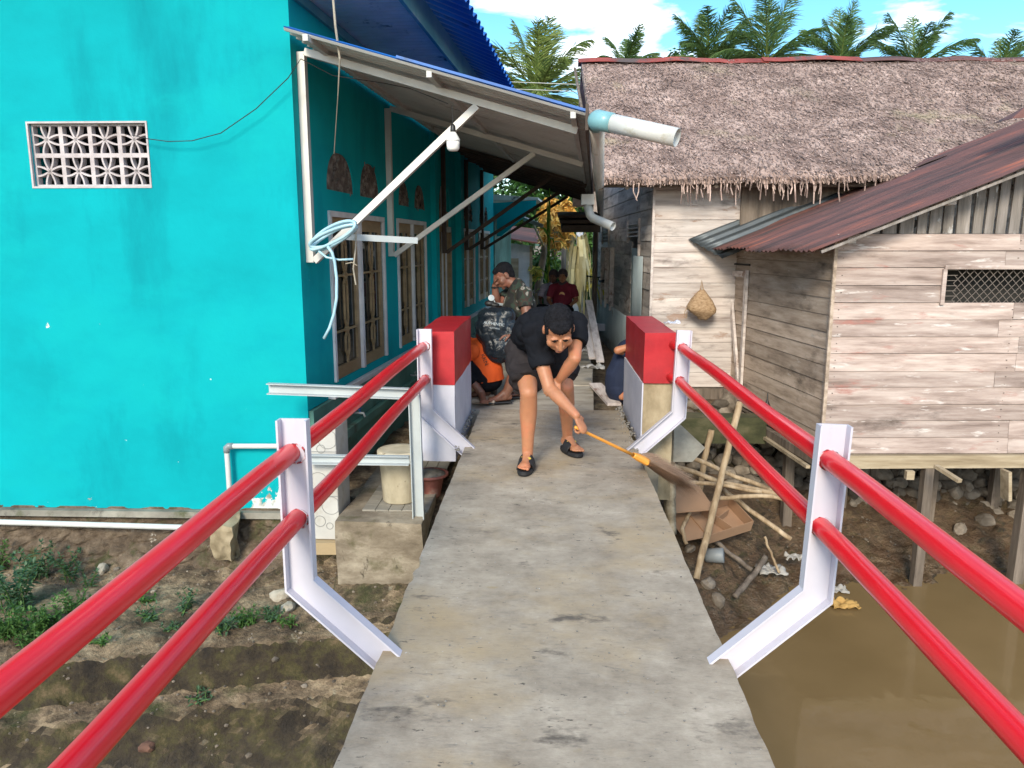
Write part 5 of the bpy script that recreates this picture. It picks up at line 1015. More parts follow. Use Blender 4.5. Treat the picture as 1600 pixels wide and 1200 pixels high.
# ================================================================ PEOPLE
def basis(y, z):       # local y -> y, local z ~ z
    y = V(y).normalized(); x = y.cross(V(z)).normalized(); z = x.cross(y).normalized(); return Matrix((x, y, z)).transposed()
class Blob:
    """overlapping closed shapes, melted into one continuous skin by a voxel remesh"""
    def __init__(s): s.m = MB()
    def ell(s, c, r, R=None):
        r = (r, r, r) if isinstance(r, (int, float)) else r; R = R or Matrix.Identity(3); c = V(c); n, k = 18, 12; o = len(s.m.v); f = s.m.f
        s.m.v.append(tuple(c + R @ V((0, 0, r[2]))))
        for i in range(1, k):
            t = math.pi * i / k
            for j in range(n): a = 2 * math.pi * j / n; s.m.v.append(tuple(c + R @ V((r[0] * math.sin(t) * math.cos(a), r[1] * math.sin(t) * math.sin(a), r[2] * math.cos(t)))))
        s.m.v.append(tuple(c + R @ V((0, 0, -r[2])))); last = len(s.m.v) - 1
        for j in range(n): f.append((o, o + 1 + j, o + 1 + (j + 1) % n)); b_0 = o + 1 + (k - 2) * n; f.append((last, b_0 + (j + 1) % n, b_0 + j))
        for i in range(k - 2):
            for j in range(n): a = o + 1 + i * n; f.append((a + j, a + n + j, a + n + (j + 1) % n, a + (j + 1) % n))
        return s
    def limb(s, pts, rs, ends=True, n=18, flat_=None):
        """tapered limb through pts; flat_ = (axis, factor) squashes the section"""
        pts = [V(p) for p in pts]; 
        if flat_ is None: s.m.tube(pts, list(rs), n)
        else:
            o = len(s.m.v); s.m.tube(pts, list(rs), n); ax, fac = V(flat_[0]).normalized(), flat_[1]
            for i in range(len(pts)):
                for j in range(n):
                    q = V(s.m.v[o + i * n + j]) - pts[i]; q = q - ax * q.dot(ax) * (1 - fac); s.m.v[o + i * n + j] = tuple(pts[i] + q)
        if ends is not False:
            for i, p in enumerate(pts):
                if (i == 0 and ends == 'last') or (i == len(pts) - 1 and ends == 'first'): continue
                if ends == 'inner' and i in (0, len(pts) - 1): continue
                r = rs[i] * .995
                if flat_ is None: s.ell(p, r)
                else:
                    ax = V(flat_[0]).normalized(); R = ax.to_track_quat('X', 'Z').to_matrix(); s.ell(p, (r * flat_[1], r, r), R)
        return s
    def build(s, name, m, parent, vox=0.006, smooth=4, wr=None):
        o = s.m.build('tmp', m, None, recalc=True)
        q = o.modifiers.new('r', 'REMESH'); q.mode = 'VOXEL'; q.voxel_size = vox; q.use_smooth_shade = True
        q = o.modifiers.new('s', 'SMOOTH'); q.factor = 0.5; q.iterations = smooth
        dg = bpy.context.evaluated_depsgraph_get(); dg.update(); me = bpy.data.meshes.new_from_object(o.evaluated_get(dg)); me.name = name
        bpy.data.objects.remove(o)
        off = V((0, 0, 0)); p = parent
        while p is not None: off += p.location; p = p.parent
        if wr:           # cloth folds
            amp, sc, dr_ = wr; nn = [v.normal.copy() for v in me.vertices]
            for v, n_ in zip(me.vertices, nn):
                c = v.co; v.co = c + n_ * amp * (abs(noise.noise(V((c.x * sc[0], c.y * sc[1], c.z * sc[2])) + V((dr_, 0, 0)))) * 2 - .6)
        me.transform(Matrix.Translation(-off)); me.materials.clear(); me.materials.append(m); me.shade_smooth()
        o2 = bpy.data.objects.new(name, me); S.collection.objects.link(o2); o2.parent = parent; return o2
def head(b, c, f, up, sc=1.0):
    R = basis(f, up); c = V(c)
    def p(x, y, z): return c + R @ V((x, y, z)) * sc
    def e(x, y, z, rx, ry, rz): b.ell(p(x, y, z), (rx * sc, ry * sc, rz * sc), R)
    e(0, -.015, .03, .074, .094, .084); e(0, .025, -.03, .067, .066, .085); e(0, .03, -.074, .058, .054, .040); e(0, .064, -.104, .022, .018, .016)
    b.limb([p(0, .086, .008), p(0, .106, -.034)], [.009 * sc, .014 * sc]); e(.013, .092, -.036, .010, .012, .009); e(-.013, .092, -.036, .010, .012, .009)
    for s_ in (-1, 1):
        e(s_ * .030, .076, .020, .026, .012, .009); e(s_ * .044, .056, -.038, .025, .024, .028); e(s_ * .077, -.008, -.012, .010, .020, .032)
    e(0, .086, -.066, .022, .011, .006); e(0, .084, -.078, .019, .011, .007)
    return p, R
def face_bits(p, R, sc, root, body, m_hair, m_lip, m_eye, brow=True):
    for s_ in (-1, 1):
        m = MB(); m.tube([p(s_ * .013, .0855, .016), p(s_ * .03, .0875, .021), p(s_ * .048, .076, .017)], [.003 * sc, .004 * sc, .002 * sc], 6); m.build('eyebrow', m_hair, body)
        m = MB(); m.tube([p(s_ * .018, .0800, .000), p(s_ * .03, .0800, -.002), p(s_ * .043, .0725, .0)], [.0028 * sc, .0050 * sc, .0028 * sc], 6); m.build('eye', m_eye, body)
    m = MB(); m.tube([p(-.022, .0895, -.071), p(-.008, .0975, -.0715), p(.008, .0975, -.0715), p(.022, .0895, -.071)], [.0015 * sc, .003 * sc, .003 * sc, .0015 * sc], 6); m.build('mouth', m_lip, body)
def hand(b, w, d, nrm, thumb_side, curl=0.5, sc=1.0, spread=0.03):
    """w wrist, d pointing direction, nrm = direction the palm faces, thumb_side = +1/-1 along d x nrm; curl in radians per joint"""
    d = V(d).normalized(); nrm = (V(nrm) - d * V(nrm).dot(d)).normalized(); sx = d.cross(nrm).normalized() * thumb_side; w = V(w)
    b.limb([w, w + d * .035 * sc, w + d * .085 * sc], [.024 * sc, .034 * sc, .038 * sc], flat_=(nrm, .42))
    for i, (o, L, r) in enumerate(((.029, .074, .0088), (.010, .082, .0092), (-.010, .076, .0088), (-.028, .060, .0078))):
        p = w + d * .088 * sc + sx * o * sc; a = curl * (.8 + .1 * i); dd = d; pts = [p - d * .02]; ang = 0; pts.append(p)
        for seg in (.45, .3, .25):
            ang += a; q = d * math.cos(ang) + nrm * math.sin(ang); pts.append(pts[-1] + q * L * seg * sc)
        b.limb(pts, [r * sc * 1.05, r * sc, r * sc * .95, r * sc * .9, r * sc * .75], n=12)
    p = w + d * .025 * sc + sx * .026 * sc; q1 = p + (sx * .75 + d * .6).normalized() * .035 * sc + nrm * .01; q2 = q1 + (d * .85 + nrm * (.3 + .6 * curl) + sx * .1).normalized() * .032 * sc; q3 = q2 + (d * .7 + nrm * (.3 + curl) - sx * .25).normalized() * .026 * sc
    b.limb([p, q1, q2, q3], [.014 * sc, .012 * sc, .0105 * sc, .0085 * sc], n=12)
def skinmat(name, c, d):
    return mat(name, [(0.3, d), (0.7, c)], scale=(9, 9, 9), rough=0.5, bump=0.25, bdist=0.002, sub=0.12, bscale=(120, 120, 120), spots=[(tuple(x * .7 for x in c), 12, .52, .75), ((c[0] * 1.1, c[1] * .85, c[2] * .85), 7, .5, .7)])
m_skin = skinmat('tan_skin', (0.46, 0.205, 0.105), (0.37, 0.155, 0.08))
m_skin2 = skinmat('dark_tan_skin', (0.22, 0.10, 0.065), (0.16, 0.07, 0.045))
m_hair = mat('black_hair', [(0.3, (0.006, 0.006, 0.008)), (0.7, (0.018, 0.018, 0.022))], scale=(40, 40, 40), rough=0.8, bump=1.0, bdist=0.006, bscale=(240, 240, 240), spec=.12)
m_lip = flat('brown_lips', (0.23, 0.07, 0.05), 0.5, bump=0); m_eye = flat('dark_eye', (0.02, 0.012, 0.01), 0.3, bump=0)
m_tee = mat('black_cotton', [(0.3, (0.007, 0.0075, 0.010)), (0.7, (0.014, 0.015, 0.019))], scale=(6, 6, 6), rough=0.95, bump=0.5, bdist=0.005, bscale=(22, 22, 22), spec=.06)
m_short = mat('charcoal_cloth', [(0.3, (0.020, 0.017, 0.018)), (0.7, (0.036, 0.031, 0.033))], scale=(8, 8, 8), rough=0.95, bump=0.4, bdist=0.004, bscale=(20, 20, 30), spec=.08)
# ---------------- the man sweeping
man = thing('person', (0.0, 5.0, 0), 'man in black t-shirt and dark shorts bending forward to sweep the bridge with a broom', 'person')
b = Blob()
Rank, Rkn, Rhip = V((-.122, 4.86, .105)), P(826, 614, Y=4.80), P(818, 547, Y=5.13)
Lank, Lkn, Lhip = V((.150, 5.29, .115)), P(884, 606, Y=5.10), P(868, 545, Y=5.20)
pel = P(838, 532, Y=5.19); belly = P(838, 520, Y=5.02); chest = P(850, 516, Y=4.82); upc = P(865, 514, Y=4.68)
Rsh, Lsh = P(833, 521, Y=4.66), P(900, 505, Y=4.66)
Relb, Rwr = P(858, 606, Y=4.55), P(900, 649, Y=4.40)
Lelb, Lwr = P(898, 560, Y=4.50), P(874, 594, Y=4.62)
for a_, k_, h_ in ((Rank, Rkn, Rhip), (Lank, Lkn, Lhip)):
    sh_ = lerp(a_, k_, .68) + V((0, .022, 0)); b.limb([a_, lerp(a_, k_, .28) + V((0, .006, 0)), sh_, k_], [.036, .042, .058, .055]); b.limb([k_, lerp(k_, h_, .5), h_], [.056, .075, .088])
b.limb([Rhip, pel, Lhip], [.09, .12, .09]); b.limb([pel, belly, chest, upc], [.125, .115, .135, .11]); b.limb([Rsh, upc, Lsh], [.055, .09, .055])
for s_, e_, w_ in ((Rsh, Relb, Rwr), (Lsh, Lelb, Lwr)):
    b.limb([s_, lerp(s_, e_, .45), e_], [.052, .045, .038]); b.limb([e_, lerp(e_, w_, .3), w_], [.038, .041, .026])
hc_ = P(873, 514, Y=4.42); hf = V((0.10, -.66, -.75)); hu = V((0.04, -.75, .66))
b.limb([upc + V((.0, .02, .0)), lerp(upc, hc_, .6) + V((0, .02, -.01))], [.06, .055])
p_, R_ = head(b, hc_, hf, hu, 1.09)
bd = (Rwr - Relb).normalized(); HB = P(1000, 716, Y=4.72)
_h = (HB - Rwr).normalized(); _d = V((0, -.25, -1)) + bd * .5; _d = (_d - _h * _d.dot(_h)).normalized(); _d = (_d * .62 + _h * .78).normalized(); _n = _h.cross(_d).normalized()
gr = Rwr + _d * .082 + _n * .026 + _h * .01; hand(b, Rwr, _d, _n, 1, 1.05)
hand(b, Lwr, V((-.75, -.25, -.6)), V((-.3, -.9, .1)), -1, .7)
# feet with toes
def foot(b, ank, toe_dir, z0, L=.245):
    d = V((toe_dir[0], toe_dir[1], 0)).normalized(); sx = V((d.y, -d.x, 0)); heel = V((ank.x, ank.y, z0 + .03)) - d * .04
    b.limb([ank, heel + V((0, 0, .01))], [.036, .031]); b.limb([ank, V((ank.x, ank.y, z0 + .034)) + d * .07, V((ank.x, ank.y, z0 + .020)) + d * .128], [.034, .032, .024]); b.limb([heel, V((ank.x, ank.y, z0 + .024)) + d * .13], [.028, .036], flat_=((0, 0, 1), .7))
    for i, (o, l_, r) in enumerate(((-.026, .055, .0135), (-.006, .054, .0100), (.010, .047, .0095), (.024, .038, .009), (.036, .027, .0085))):
        q = V((ank.x, ank.y, z0 + .018)) + d * .125 + sx * o; b.limb([q, q + d * l_ * .6 + V((0, 0, .004)), q + d * l_], [r, r, r * .85], n=10)
foot(b, Rank, (-.12, -1), .035); foot(b, Lank, (.45, -.9), .035)
body = b.build('body', m_skin, man, vox=.0045, smooth=3)
face_bits(p_, R_, 1.09, man, body, m_hair, m_lip, m_eye)
h = Blob(); h.ell(p_(0, -.024, .047), (.0855, .101, .091), R_); h.ell(p_(0, -.062, .0), (.070, .052, .072), R_); h.ell(p_(0, .028, .074), (.065, .063, .039), R_); h.ell(p_(0, .052, .078), (.054, .037, .028), R_)
for s_ in (-1, 1): h.ell(p_(s_ * .064, .012, .022), (.014, .034, .034), R_)
hr_ = h.build('hair', m_hair, man, vox=.004, smooth=1, wr=(.006, (150, 150, 150), 1))
sh = Blob(); sh.limb([lerp(pel, belly, .25), belly, chest, upc], [.170, .165, .178, .145], ends='last', flat_=(V((0, -.35, 1)), .86)); sh.limb([Rsh, upc + V((0, 0, .01)), Lsh], [.075, .115, .075]); sh.limb([upc, lerp(upc, hc_, .38) + V((0, .02, 0))], [.09, .068], ends='first')
for s_, e_, k in ((Rsh, Relb, .62), (Lsh, Lelb, .60)): sh.limb([s_, lerp(s_, e_, k * .5), lerp(s_, e_, k)], [.078, .075, .073], ends='first')
sh.ell(lerp(Rsh, chest, .4) + V((0, .02, -.03)), (.09, .12, .09)); sh.ell(lerp(Lsh, chest, .4) + V((0, .02, -.02)), (.09, .12, .09))
sh.build('t_shirt', m_tee, man, vox=.006, smooth=2, wr=(.013, (11, 6, 15), 3))
st_ = Blob(); st_.limb([Rhip, pel + V((0, .01, 0)), Lhip], [.118, .145, .118])
for k_, h_ in ((Rkn, Rhip), (Lkn, Lhip)):
    st_.limb([h_, lerp(h_, k_, .45) + V((0, .01, -.02)), lerp(h_, k_, .80) + V((0, .01, -.005))], [.128, .122, .108], ends='first')
st_.build('shorts', m_short, man, vox=.006, smooth=2, wr=(.013, (9, 9, 17), 9))
m_sandal = flat('black_foam', (0.012, 0.012, 0.014), 0.65, bump=.1); m_mark = flat('gold_mark', (0.62, 0.42, 0.06), 0.4, bump=0)
def sandal(ank, td):
    d = V((td[0], td[1], 0)).normalized(); sx = V((d.y, -d.x, 0)); c = V((ank.x, ank.y, 0)) + d * .055; M_ = Matrix((sx, d, V((0, 0, 1)))).transposed()
    m = MB(); n = 36; o = 0
    def outl(t, z, g): 
        y = math.cos(t); x = math.sin(t); w = .050 + .007 * y; return c + M_ @ V(((w + g) * math.copysign(abs(x) ** .8, x), (.135 + g) * y, z))
    lv_ = [(0.004, -.003), (0.014, .001), (0.03, .0), (0.034, -.004)]
    for z, g in lv_:
        for i in range(n): m.v.append(tuple(outl(2 * math.pi * i / n, z, g)))
    for k in range(3):
        for i in range(n): m.f.append((k * n + i, k * n + (i + 1) % n, (k + 1) * n + (i + 1) % n, (k + 1) * n + i))
    m.f.append(tuple(range(n))); m.f.append(tuple(3 * n + i for i in range(n)))
    so_ = m.build('sandal', m_sandal, man, smooth=False)
    def stp(a, k):
        t = (a - .5) * math.pi; x = math.sin(t) * .054; z = .018 + max(0, math.cos(t)) ** .8 * (.098 - .040 * k); y = .004 + (k - .5) * .075 + .012 * math.cos(t); return c + M_ @ V((x, y, z))
    m = MB(); m.grid(stp, 20, 8); m.build('strap', m_sandal, so_, smooth=True, solid=.007)
    m = MB(); L = []
    for u, v in ((-.034, .003), (-.026, -.008), (-.012, -.010), (.034, .012), (-.010, .001), (-.021, .001), (-.027, .007)):
        t = math.asin(max(-1, min(1, u / .054))); y = .006 + .012 * math.cos(t) - v * 1.2; z = .018 + math.cos(t) ** .8 * .078 + .0065 + v * .8; L.append(c + M_ @ V((u, y, z)))
    m.add([tuple(q) for q in L] + [tuple(q + V((0, 0, -.004))) for q in L], [(0, 1, 2, 3, 4, 5, 6)] + [(i, (i + 1) % 7, (i + 1) % 7 + 7, i + 7) for i in range(7)]); m.build('curved_mark', m_mark, so_)
sandal(Rank, (-.12, -1)); sandal(Lank, (.45, -.9))
# ---------------- broom in his right hand
m_or = mat('orange_plastic', [(0.3, (0.66, 0.25, 0.03)), (0.7, (0.80, 0.36, 0.06))], scale=(4, 4, 4), rough=0.35, bump=.03)
m_bris = mat('brown_fibre', [(0.3, (0.36, 0.22, 0.13)), (0.7, (0.58, 0.38, 0.25))], scale=(20, 20, 20), rough=0.9, island=.3)
hd = (HB - gr).normalized()
bro = thing('broom', HB, 'orange handled broom with brown fibre bristles reaching over the right deck edge', 'broom')
m = MB(); m.tube([gr - hd * .045, gr, lerp(gr, HB, .6), HB - hd * .05], [.009, .009, .010, .011], 14); m.build('handle', m_or, bro, smooth=True)
m = MB(); fx = V((.55, -.75, -.3)); fx = (fx - hd * fx.dot(hd)).normalized(); fy = hd.cross(fx)
def ferr(a, c):
    t = a * 2 * math.pi; prf = [(.015, .014), (.026, .022), (.036, .024), (.060, .024)]; k = c * 3; i = min(2, int(k)); k -= i; rx = lerp(prf[i][0], prf[i + 1][0], k); ry = lerp(prf[i][1], prf[i + 1][1], k); return HB + hd * (-.07 + .13 * c) + fx * rx * math.cos(t) + fy * ry * math.sin(t)
m.grid(ferr, 24, 8); m.build('ferrule', m_or, bro, smooth=True, solid=.003)
m = MB(); c0 = HB + hd * .15
m.tube([c0 + fx * -.085, c0 + fy * .024, c0 + fx * .085, c0 - fy * .024, c0 + fx * -.085], .006, 8, caps=False); m.build('binding', m_or, bro, smooth=True)
m = MB(); rnd = random.Random(2)
for i in range(2400):
    a, c = rnd.uniform(-1, 1), rnd.uniform(-1, 1) * .9; p0_ = HB + hd * .04 + fx * a * .055 + fy * c * .02; L = rnd.uniform(.34, .46) - .06 * abs(a); q = p0_ + (hd + fx * a * .62 + fy * (c * .10 + rnd.gauss(0, .03))).normalized() * L + V((0, 0, -.02))
    q.z = max(q.z, .01) if q.x < XR else q.z
    mid = lerp(p0_, q, .6) + V((0, 0, .01)); w = .0019
    m.add([p0_ - fx * w, p0_ + fx * w, mid + fx * w, mid - fx * w, q + fx * w * .7, q - fx * w * .7], [(0, 1, 2, 3), (3, 2, 4, 5)])
m.build('bristles', m_bris, bro, recalc=False)
# ---------------- man in the camouflage shirt, seated on the motorcycle, hand to his face
m_camo = mat('camouflage_cloth', [(0.40, (0.012, 0.012, 0.012)), (0.47, (0.02, 0.035, 0.025)), (0.53, (0.035, 0.022, 0.018)), (0.60, (0.022, 0.04, 0.03)), (0.64, (0.22, 0.20, 0.18)), (0.7, (0.03, 0.03, 0.03))], scale=(11, 11, 11), detail=1, rough=0.9, bump=.2)
for n in m_camo.node_tree.nodes:
    if n.type == 'VALTORGB': n.color_ramp.interpolation = 'CONSTANT'
m2 = thing('person', (-.3, 7.4, 0), 'man in dark camouflage shirt bowing his head into his raised hand beside the black motorcycle', 'person')
YY = 7.3; b = Blob(); pel = P(806, 540, Y=7.45); ch = P(812, 478, Y=YY); nk = P(808, 446, Y=YY); hc_ = P(787, 430, Y=YY)
b.limb([pel, lerp(pel, ch, .5), ch, nk], [.13, .12, .135, .07]); b.limb([nk, hc_ + V((.03, 0, -.05))], [.058, .055])
p_, R_ = head(b, hc_, V((-.80, -.28, -.50)), V((-.45, -.1, .85)), .98)
ks, ka = P(806, 580, Y=7.0), P(789, 620, Y=6.98)
b.limb([pel + V((0, -.1, 0)), ks], [.09, .062]); b.limb([ks, lerp(ks, ka, .35), ka], [.058, .055, .038]); foot(b, V((ka.x, ka.y, .10)), (-1, -.35), .015)
k2 = ks + V((.12, .25, .02)); a2 = V((k2.x - .02, k2.y, .1)); b.limb([pel + V((.05, .08, 0)), k2], [.09, .06]); b.limb([k2, a2], [.056, .038]); foot(b, a2, (-1, -.2), .015)
rs, re, rw = P(803, 455, Y=YY + .16), P(776, 478, Y=YY + .05), P(773, 446, Y=YY); b.limb([rs, re], [.055, .042]); b.limb([re, lerp(re, rw, .4), rw], [.042, .042, .028]); hand(b, rw, V((.05, 0, 1)), V((.8, -.1, -.1)), -1, .35, .95)
ls, le, lw = P(819, 460, Y=YY - .14), P(823, 492, Y=YY - .2), P(800, 520, Y=YY - .3); b.limb([ls, le], [.055, .045]); b.limb([le, lw], [.044, .03]); hand(b, lw, V((-.9, -.2, -.3)), V((0, 0, -1)), 1, .4, .95)
body = b.build('body', m_skin2, m2, vox=.006, smooth=3); face_bits(p_, R_, .98, m2, body, m_hair, m_lip, m_eye)
h = Blob(); h.ell(p_(0, -.024, .038), (.0765, .0915, .0815), R_); h.ell(p_(0, -.058, -.005), (.066, .050, .075), R_); h.ell(p_(0, .028, .068), (.056, .056, .036), R_); h.build('hair', m_hair, m2, vox=.006, smooth=2)
s_ = Blob(); s_.limb([lerp(pel, ch, -.05), lerp(pel, ch, .5), ch, nk + V((0, 0, -.015))], [.16, .15, .165, .085]); s_.limb([rs, ch + V((0, 0, .05)), ls], [.075, .12, .075]); s_.limb([ls, lerp(ls, le, .62)], [.078, .072], ends='first'); s_.limb([rs, lerp(rs, re, .6)], [.078, .072], ends='first'); s_.build('shirt', m_camo, m2, vox=.008, smooth=3, wr=(.006, (9, 9, 12), 2))
s_ = Blob(); s_.ell(pel, (.16, .16, .14)); s_.limb([pel + V((0, -.08, 0)), lerp(pel + V((0, -.1, 0)), ks, .8)], [.125, .10], ends='first'); s_.limb([pel + V((.05, .08, 0)), lerp(pel, k2, .8)], [.12, .10], ends='first'); s_.build('trousers', m_tee, m2, vox=.009)
m = MB(); m.tube([rw + V((-.028, 0, -.02)), rw + V((0, -.03, -.02)), rw + V((.03, 0, -.02)), rw + V((0, .03, -.02)), rw + V((-.028, 0, -.02))], .010, 8, caps=False); m.build('wristwatch', m_black, body)
for q in (V((ka.x, ka.y, 0)), a2):
    m = MB(); m.box((q.x - .06, q.y - .02, .012), (.25, .09, .016), rz=.3); m.build('flip_flop', m_black, m2, bevel=.006)
# ---------------- motorcycle and the black sack
m_gloss = flat('glossy_black', (0.008, 0.010, 0.014), 0.12, bump=0)
mc = thing('motorcycle', (-.45, 7.9, 0), 'black motorcycle with chrome mirror parked against the turquoise house', 'motorcycle')
fw_, rw_ = V((-.52, 7.35, .27)), V((-.30, 8.55, .27))
for c in (fw_, rw_):
    m = MB(); k = [c + V((0, .25 * math.cos(a * math.pi / 12), .25 * math.sin(a * math.pi / 12))) for a in range(25)]; m.tube(k, .035, 10, caps=False); w = m.build('wheel', m_black, mc, smooth=True)
    m = MB(); [m.tube([c, c + V((0, .23 * math.cos(a * math.pi / 4), .23 * math.sin(a * math.pi / 4)))], .008, 6) for a in range(8)]; m.build('spokes', m_steelgrey, w)
b = Blob(); b.limb([V((-.5, 7.45, .72)), V((-.5, 7.5, .45)), V((-.42, 7.9, .36)), V((-.36, 8.2, .55)), V((-.32, 8.6, .68))], [.09, .11, .09, .12, .08]); b.ell((-.52, 7.33, .56), (.12, .06, .13)); b.build('fairing', m_gloss, mc, vox=.012)
b = Blob(); b.limb([V((-.42, 7.95, .72)), V((-.34, 8.5, .76))], [.09, .08]); b.build('seat', m_black, mc, vox=.012)
m = MB(); m.tube([V((-.53, 7.32, .55)), fw_], .022, 8); m.build('fork', m_steelgrey, mc)
hb = P(765, 474, Y=7.2); m = MB(); m.tube([hb, hb + V((.12, .1, -.02)), hb + V((.3, .06, -.01))], .014, 8); m.build('handlebar', m_steelgrey, mc)
b = Blob(); b.ell(hb + V((0, 0, .0)), (.05, .04, .03)); b.ell(hb + V((.05, 0, -.015)), (.045, .04, .022)); b.build('grip', m_black, mc, vox=.006)
m = MB(); m.tube([hb + V((.05, 0, .01)), hb + V((.03, 0, .05))], .005, 6); m.lathe(hb + V((.015, -.005, .05)), [(.001, 0), (.03, .003), (.03, .008), (.001, .012)], 16, axis=(.3, -1, .4)); m.build('mirror', m_steelgrey, mc)
hb2 = P(836, 458, Y=7.6); m = MB(); m.tube([hb2 + V((-.12, 0, .01)), hb2 + V((-.03, 0, .012)), hb2], .007, 6); m.build('lever', m_black, mc)
sc_ = P(772, 515, Y=7.0); sk = thing('plastic_sack', sc_, 'glossy black plastic sack with faint white printing behind the left pillar', 'sack')
m_sack = mat('shiny_black_plastic', [(0.3, (0.006, 0.010, 0.016)), (0.7, (0.015, 0.022, 0.03))], scale=(4, 4, 4), rough=0.14, bump=1.0, bdist=.02, bscale=(7, 7, 12))
b = Blob(); b.ell(sc_ + V((0, .05, 0)), (.185, .12, .19)); b.ell(sc_ + V((.05, .03, -.17)), (.17, .11, .15)); b.ell(sc_ + V((-.01, .04, .11)), (.15, .09, .09)); b.ell(sc_ + V((.10, .06, .12)), (.10, .09, .09)); b.ell(sc_ + V((.12, .05, -.05)), (.12, .10, .16)); b.build('sack_body', m_sack, sk, vox=.009, smooth=2, wr=(.012, (14, 14, 9), 5))
def text(s, size, loc, rot, m_, parent, name='lettering', ext=.001, xs=1):
    c = bpy.data.curves.new(name, 'FONT'); c.body = s; c.size = size; c.extrude = ext; c.align_x = 'CENTER'; c.align_y = 'CENTER'; c.materials.append(m_)
    o = bpy.data.objects.new(name, c); S.collection.objects.link(o); o.parent = parent; o.location = V(loc) - parent.location; o.rotation_euler = rot; o.scale = (xs, 1, 1)
    dg = bpy.context.evaluated_depsgraph_get(); dg.update(); me = bpy.data.meshes.new_from_object(o.evaluated_get(dg)); n_ = bpy.data.objects.new(name, me); S.collection.objects.link(n_); n_.parent = parent; n_.location = o.location; n_.rotation_euler = rot; bpy.data.objects.remove(o); n_.name = name; return n_
m_ink = flat('white_ink', (0.42, 0.48, 0.52), .6, bump=0); m_ink2 = flat('dark_ink', (.05, .02, .01), .7, bump=0)
text('AUTHENTIC', .034, P(772, 506, Y=6.868), (rad(88), rad(8), rad(3)), m_ink, sk); text('CLOTHING', .018, P(773, 513, Y=6.866), (rad(88), rad(8), rad(3)), m_ink, sk)
# ---------------- person in orange crouching behind the left pillar
m_orange = mat('orange_cloth', [(0.3, (0.62, 0.075, 0.008)), (0.7, (0.78, 0.12, 0.012))], scale=(5, 5, 5), rough=0.85, bump=.3)
m3 = thing('person', (-.7, 7.1, 0), 'person in a bright orange shirt crouching behind the left pillar', 'person')
b = Blob(); pel = V((-.57, 7.10, .22)); ch = V((-.66, 7.12, .44)); nk = V((-.75, 7.1, .54)); hc_ = V((-.82, 7.08, .60))
b.limb([pel, ch, nk], [.12, .12, .06]); b.limb([nk, hc_], [.05, .05]); p_, R_ = head(b, hc_, V((-.75, -.1, -.6)), V((-.55, 0, .8)), .92)
for y in (-.11, .10):
    kn = V((-.86, 7.1 + y, .42)); an = V((-.60, 7.06 + y, .095)); b.limb([pel + V((0, y * .6, 0)), kn], [.085, .055]); b.limb([kn, an], [.05, .036]); foot(b, an, (-1, -.15) if y > 0 else (.25, -1), .02)
    s0_ = ch + V((-.03, y * 1.5, .05)); e0_ = V((-.86, 7.1 + y * 2, .36)); w0_ = V((-1.0, 7.05 + y, .2)); b.limb([s0_, e0_], [.05, .038]); b.limb([e0_, w0_], [.038, .027]); hand(b, w0_, V((-.6, 0, -.6)), V((.3, 0, -1)), 1 if y > 0 else -1, .5, .9)
body = b.build('body', m_skin2, m3, vox=.007, smooth=3); face_bits(p_, R_, .92, m3, body, m_hair, m_lip, m_eye)
h = Blob(); h.ell(p_(0, -.026, .045), (.078, .093, .083), R_); h.build('hair', m_hair, m3, vox=.007)
s_ = Blob(); s_.limb([pel + V((.01, 0, -.03)), pel + V((0, 0, .06)), ch, nk], [.165, .165, .15, .075], ends='last'); 
for y in (-.11, .10): s0_ = ch + V((-.03, y * 1.5, .05)); s_.limb([s0_, lerp(s0_, V((-.86, 7.1 + y * 2, .36)), .6)], [.075, .062], ends='first')
s_.build('shirt', m_orange, m3, vox=.008, wr=(.005, (9, 9, 9), 6))
s_ = Blob(); s_.ell(pel + V((0, 0, -.03)), (.155, .15, .11))
for y in (-.11, .10): s_.limb([pel + V((0, y * .6, 0)), V((-.85, 7.1 + y, .42))], [.10, .075]); s_.limb([V((-.86, 7.1 + y, .42)), V((-.66, 7.07 + y, .2))], [.075, .06], ends='first')
s_.build('trousers', m_tee, m3, vox=.009)
for q, k in ((V((-.585, 6.97, .02)), 1.35), (V((-.62, 7.2, .02)), .1)): m = MB(); m.box(q, (.10, .24, .05), rz=k + math.pi / 2 * (k < 1)); m.build('clog', flat('cream_rubber', (.48, .38, .30), .5, bump=0), m3, bevel=.018)
text('KKN', .055, P(757, 562, Y=6.93), (rad(80), rad(68), rad(20)), m_ink2, m3)
# ---------------- person in dark blue crouching behind the right pillar
m_navy = mat('navy_cloth', [(0.3, (0.006, 0.012, 0.035)), (0.7, (0.012, 0.022, 0.06))], scale=(5, 5, 5), rough=0.85, bump=.3)
m4 = thing('person', (.78, 7.2, 0), 'person in dark blue clothes crouching almost hidden behind the right pillar', 'person')
b = Blob(); pel = V((.72, 7.2, .17)); ch = V((.79, 7.2, .44)); nk = V((.86, 7.18, .53)); hc_ = V((.94, 7.16, .60)); b.limb([pel, ch, nk], [.12, .115, .06]); b.limb([nk, hc_], [.05, .05]); p_, R_ = head(b, hc_, V((.8, -.1, -.55)), V((.5, 0, .8)), .92)
for y in (-.11, .10):
    kn = V((.98, 7.2 + y, .40)); an = V((.74, 7.16 + y, .09)); b.limb([pel + V((0, y * .6, 0)), kn], [.085, .055]); b.limb([kn, an], [.05, .036]); foot(b, an, (1, -.1), .012)
ls, le, lw = ch + V((-.05, -.13, .04)), V((.645, 6.98, .50)), V((.80, 6.98, .55)); b.limb([ls, le], [.045, .038]); b.limb([le, lw], [.038, .027]); hand(b, lw, V((1, 0, 0)), V((0, 1, 0)), 1, .5, .9)
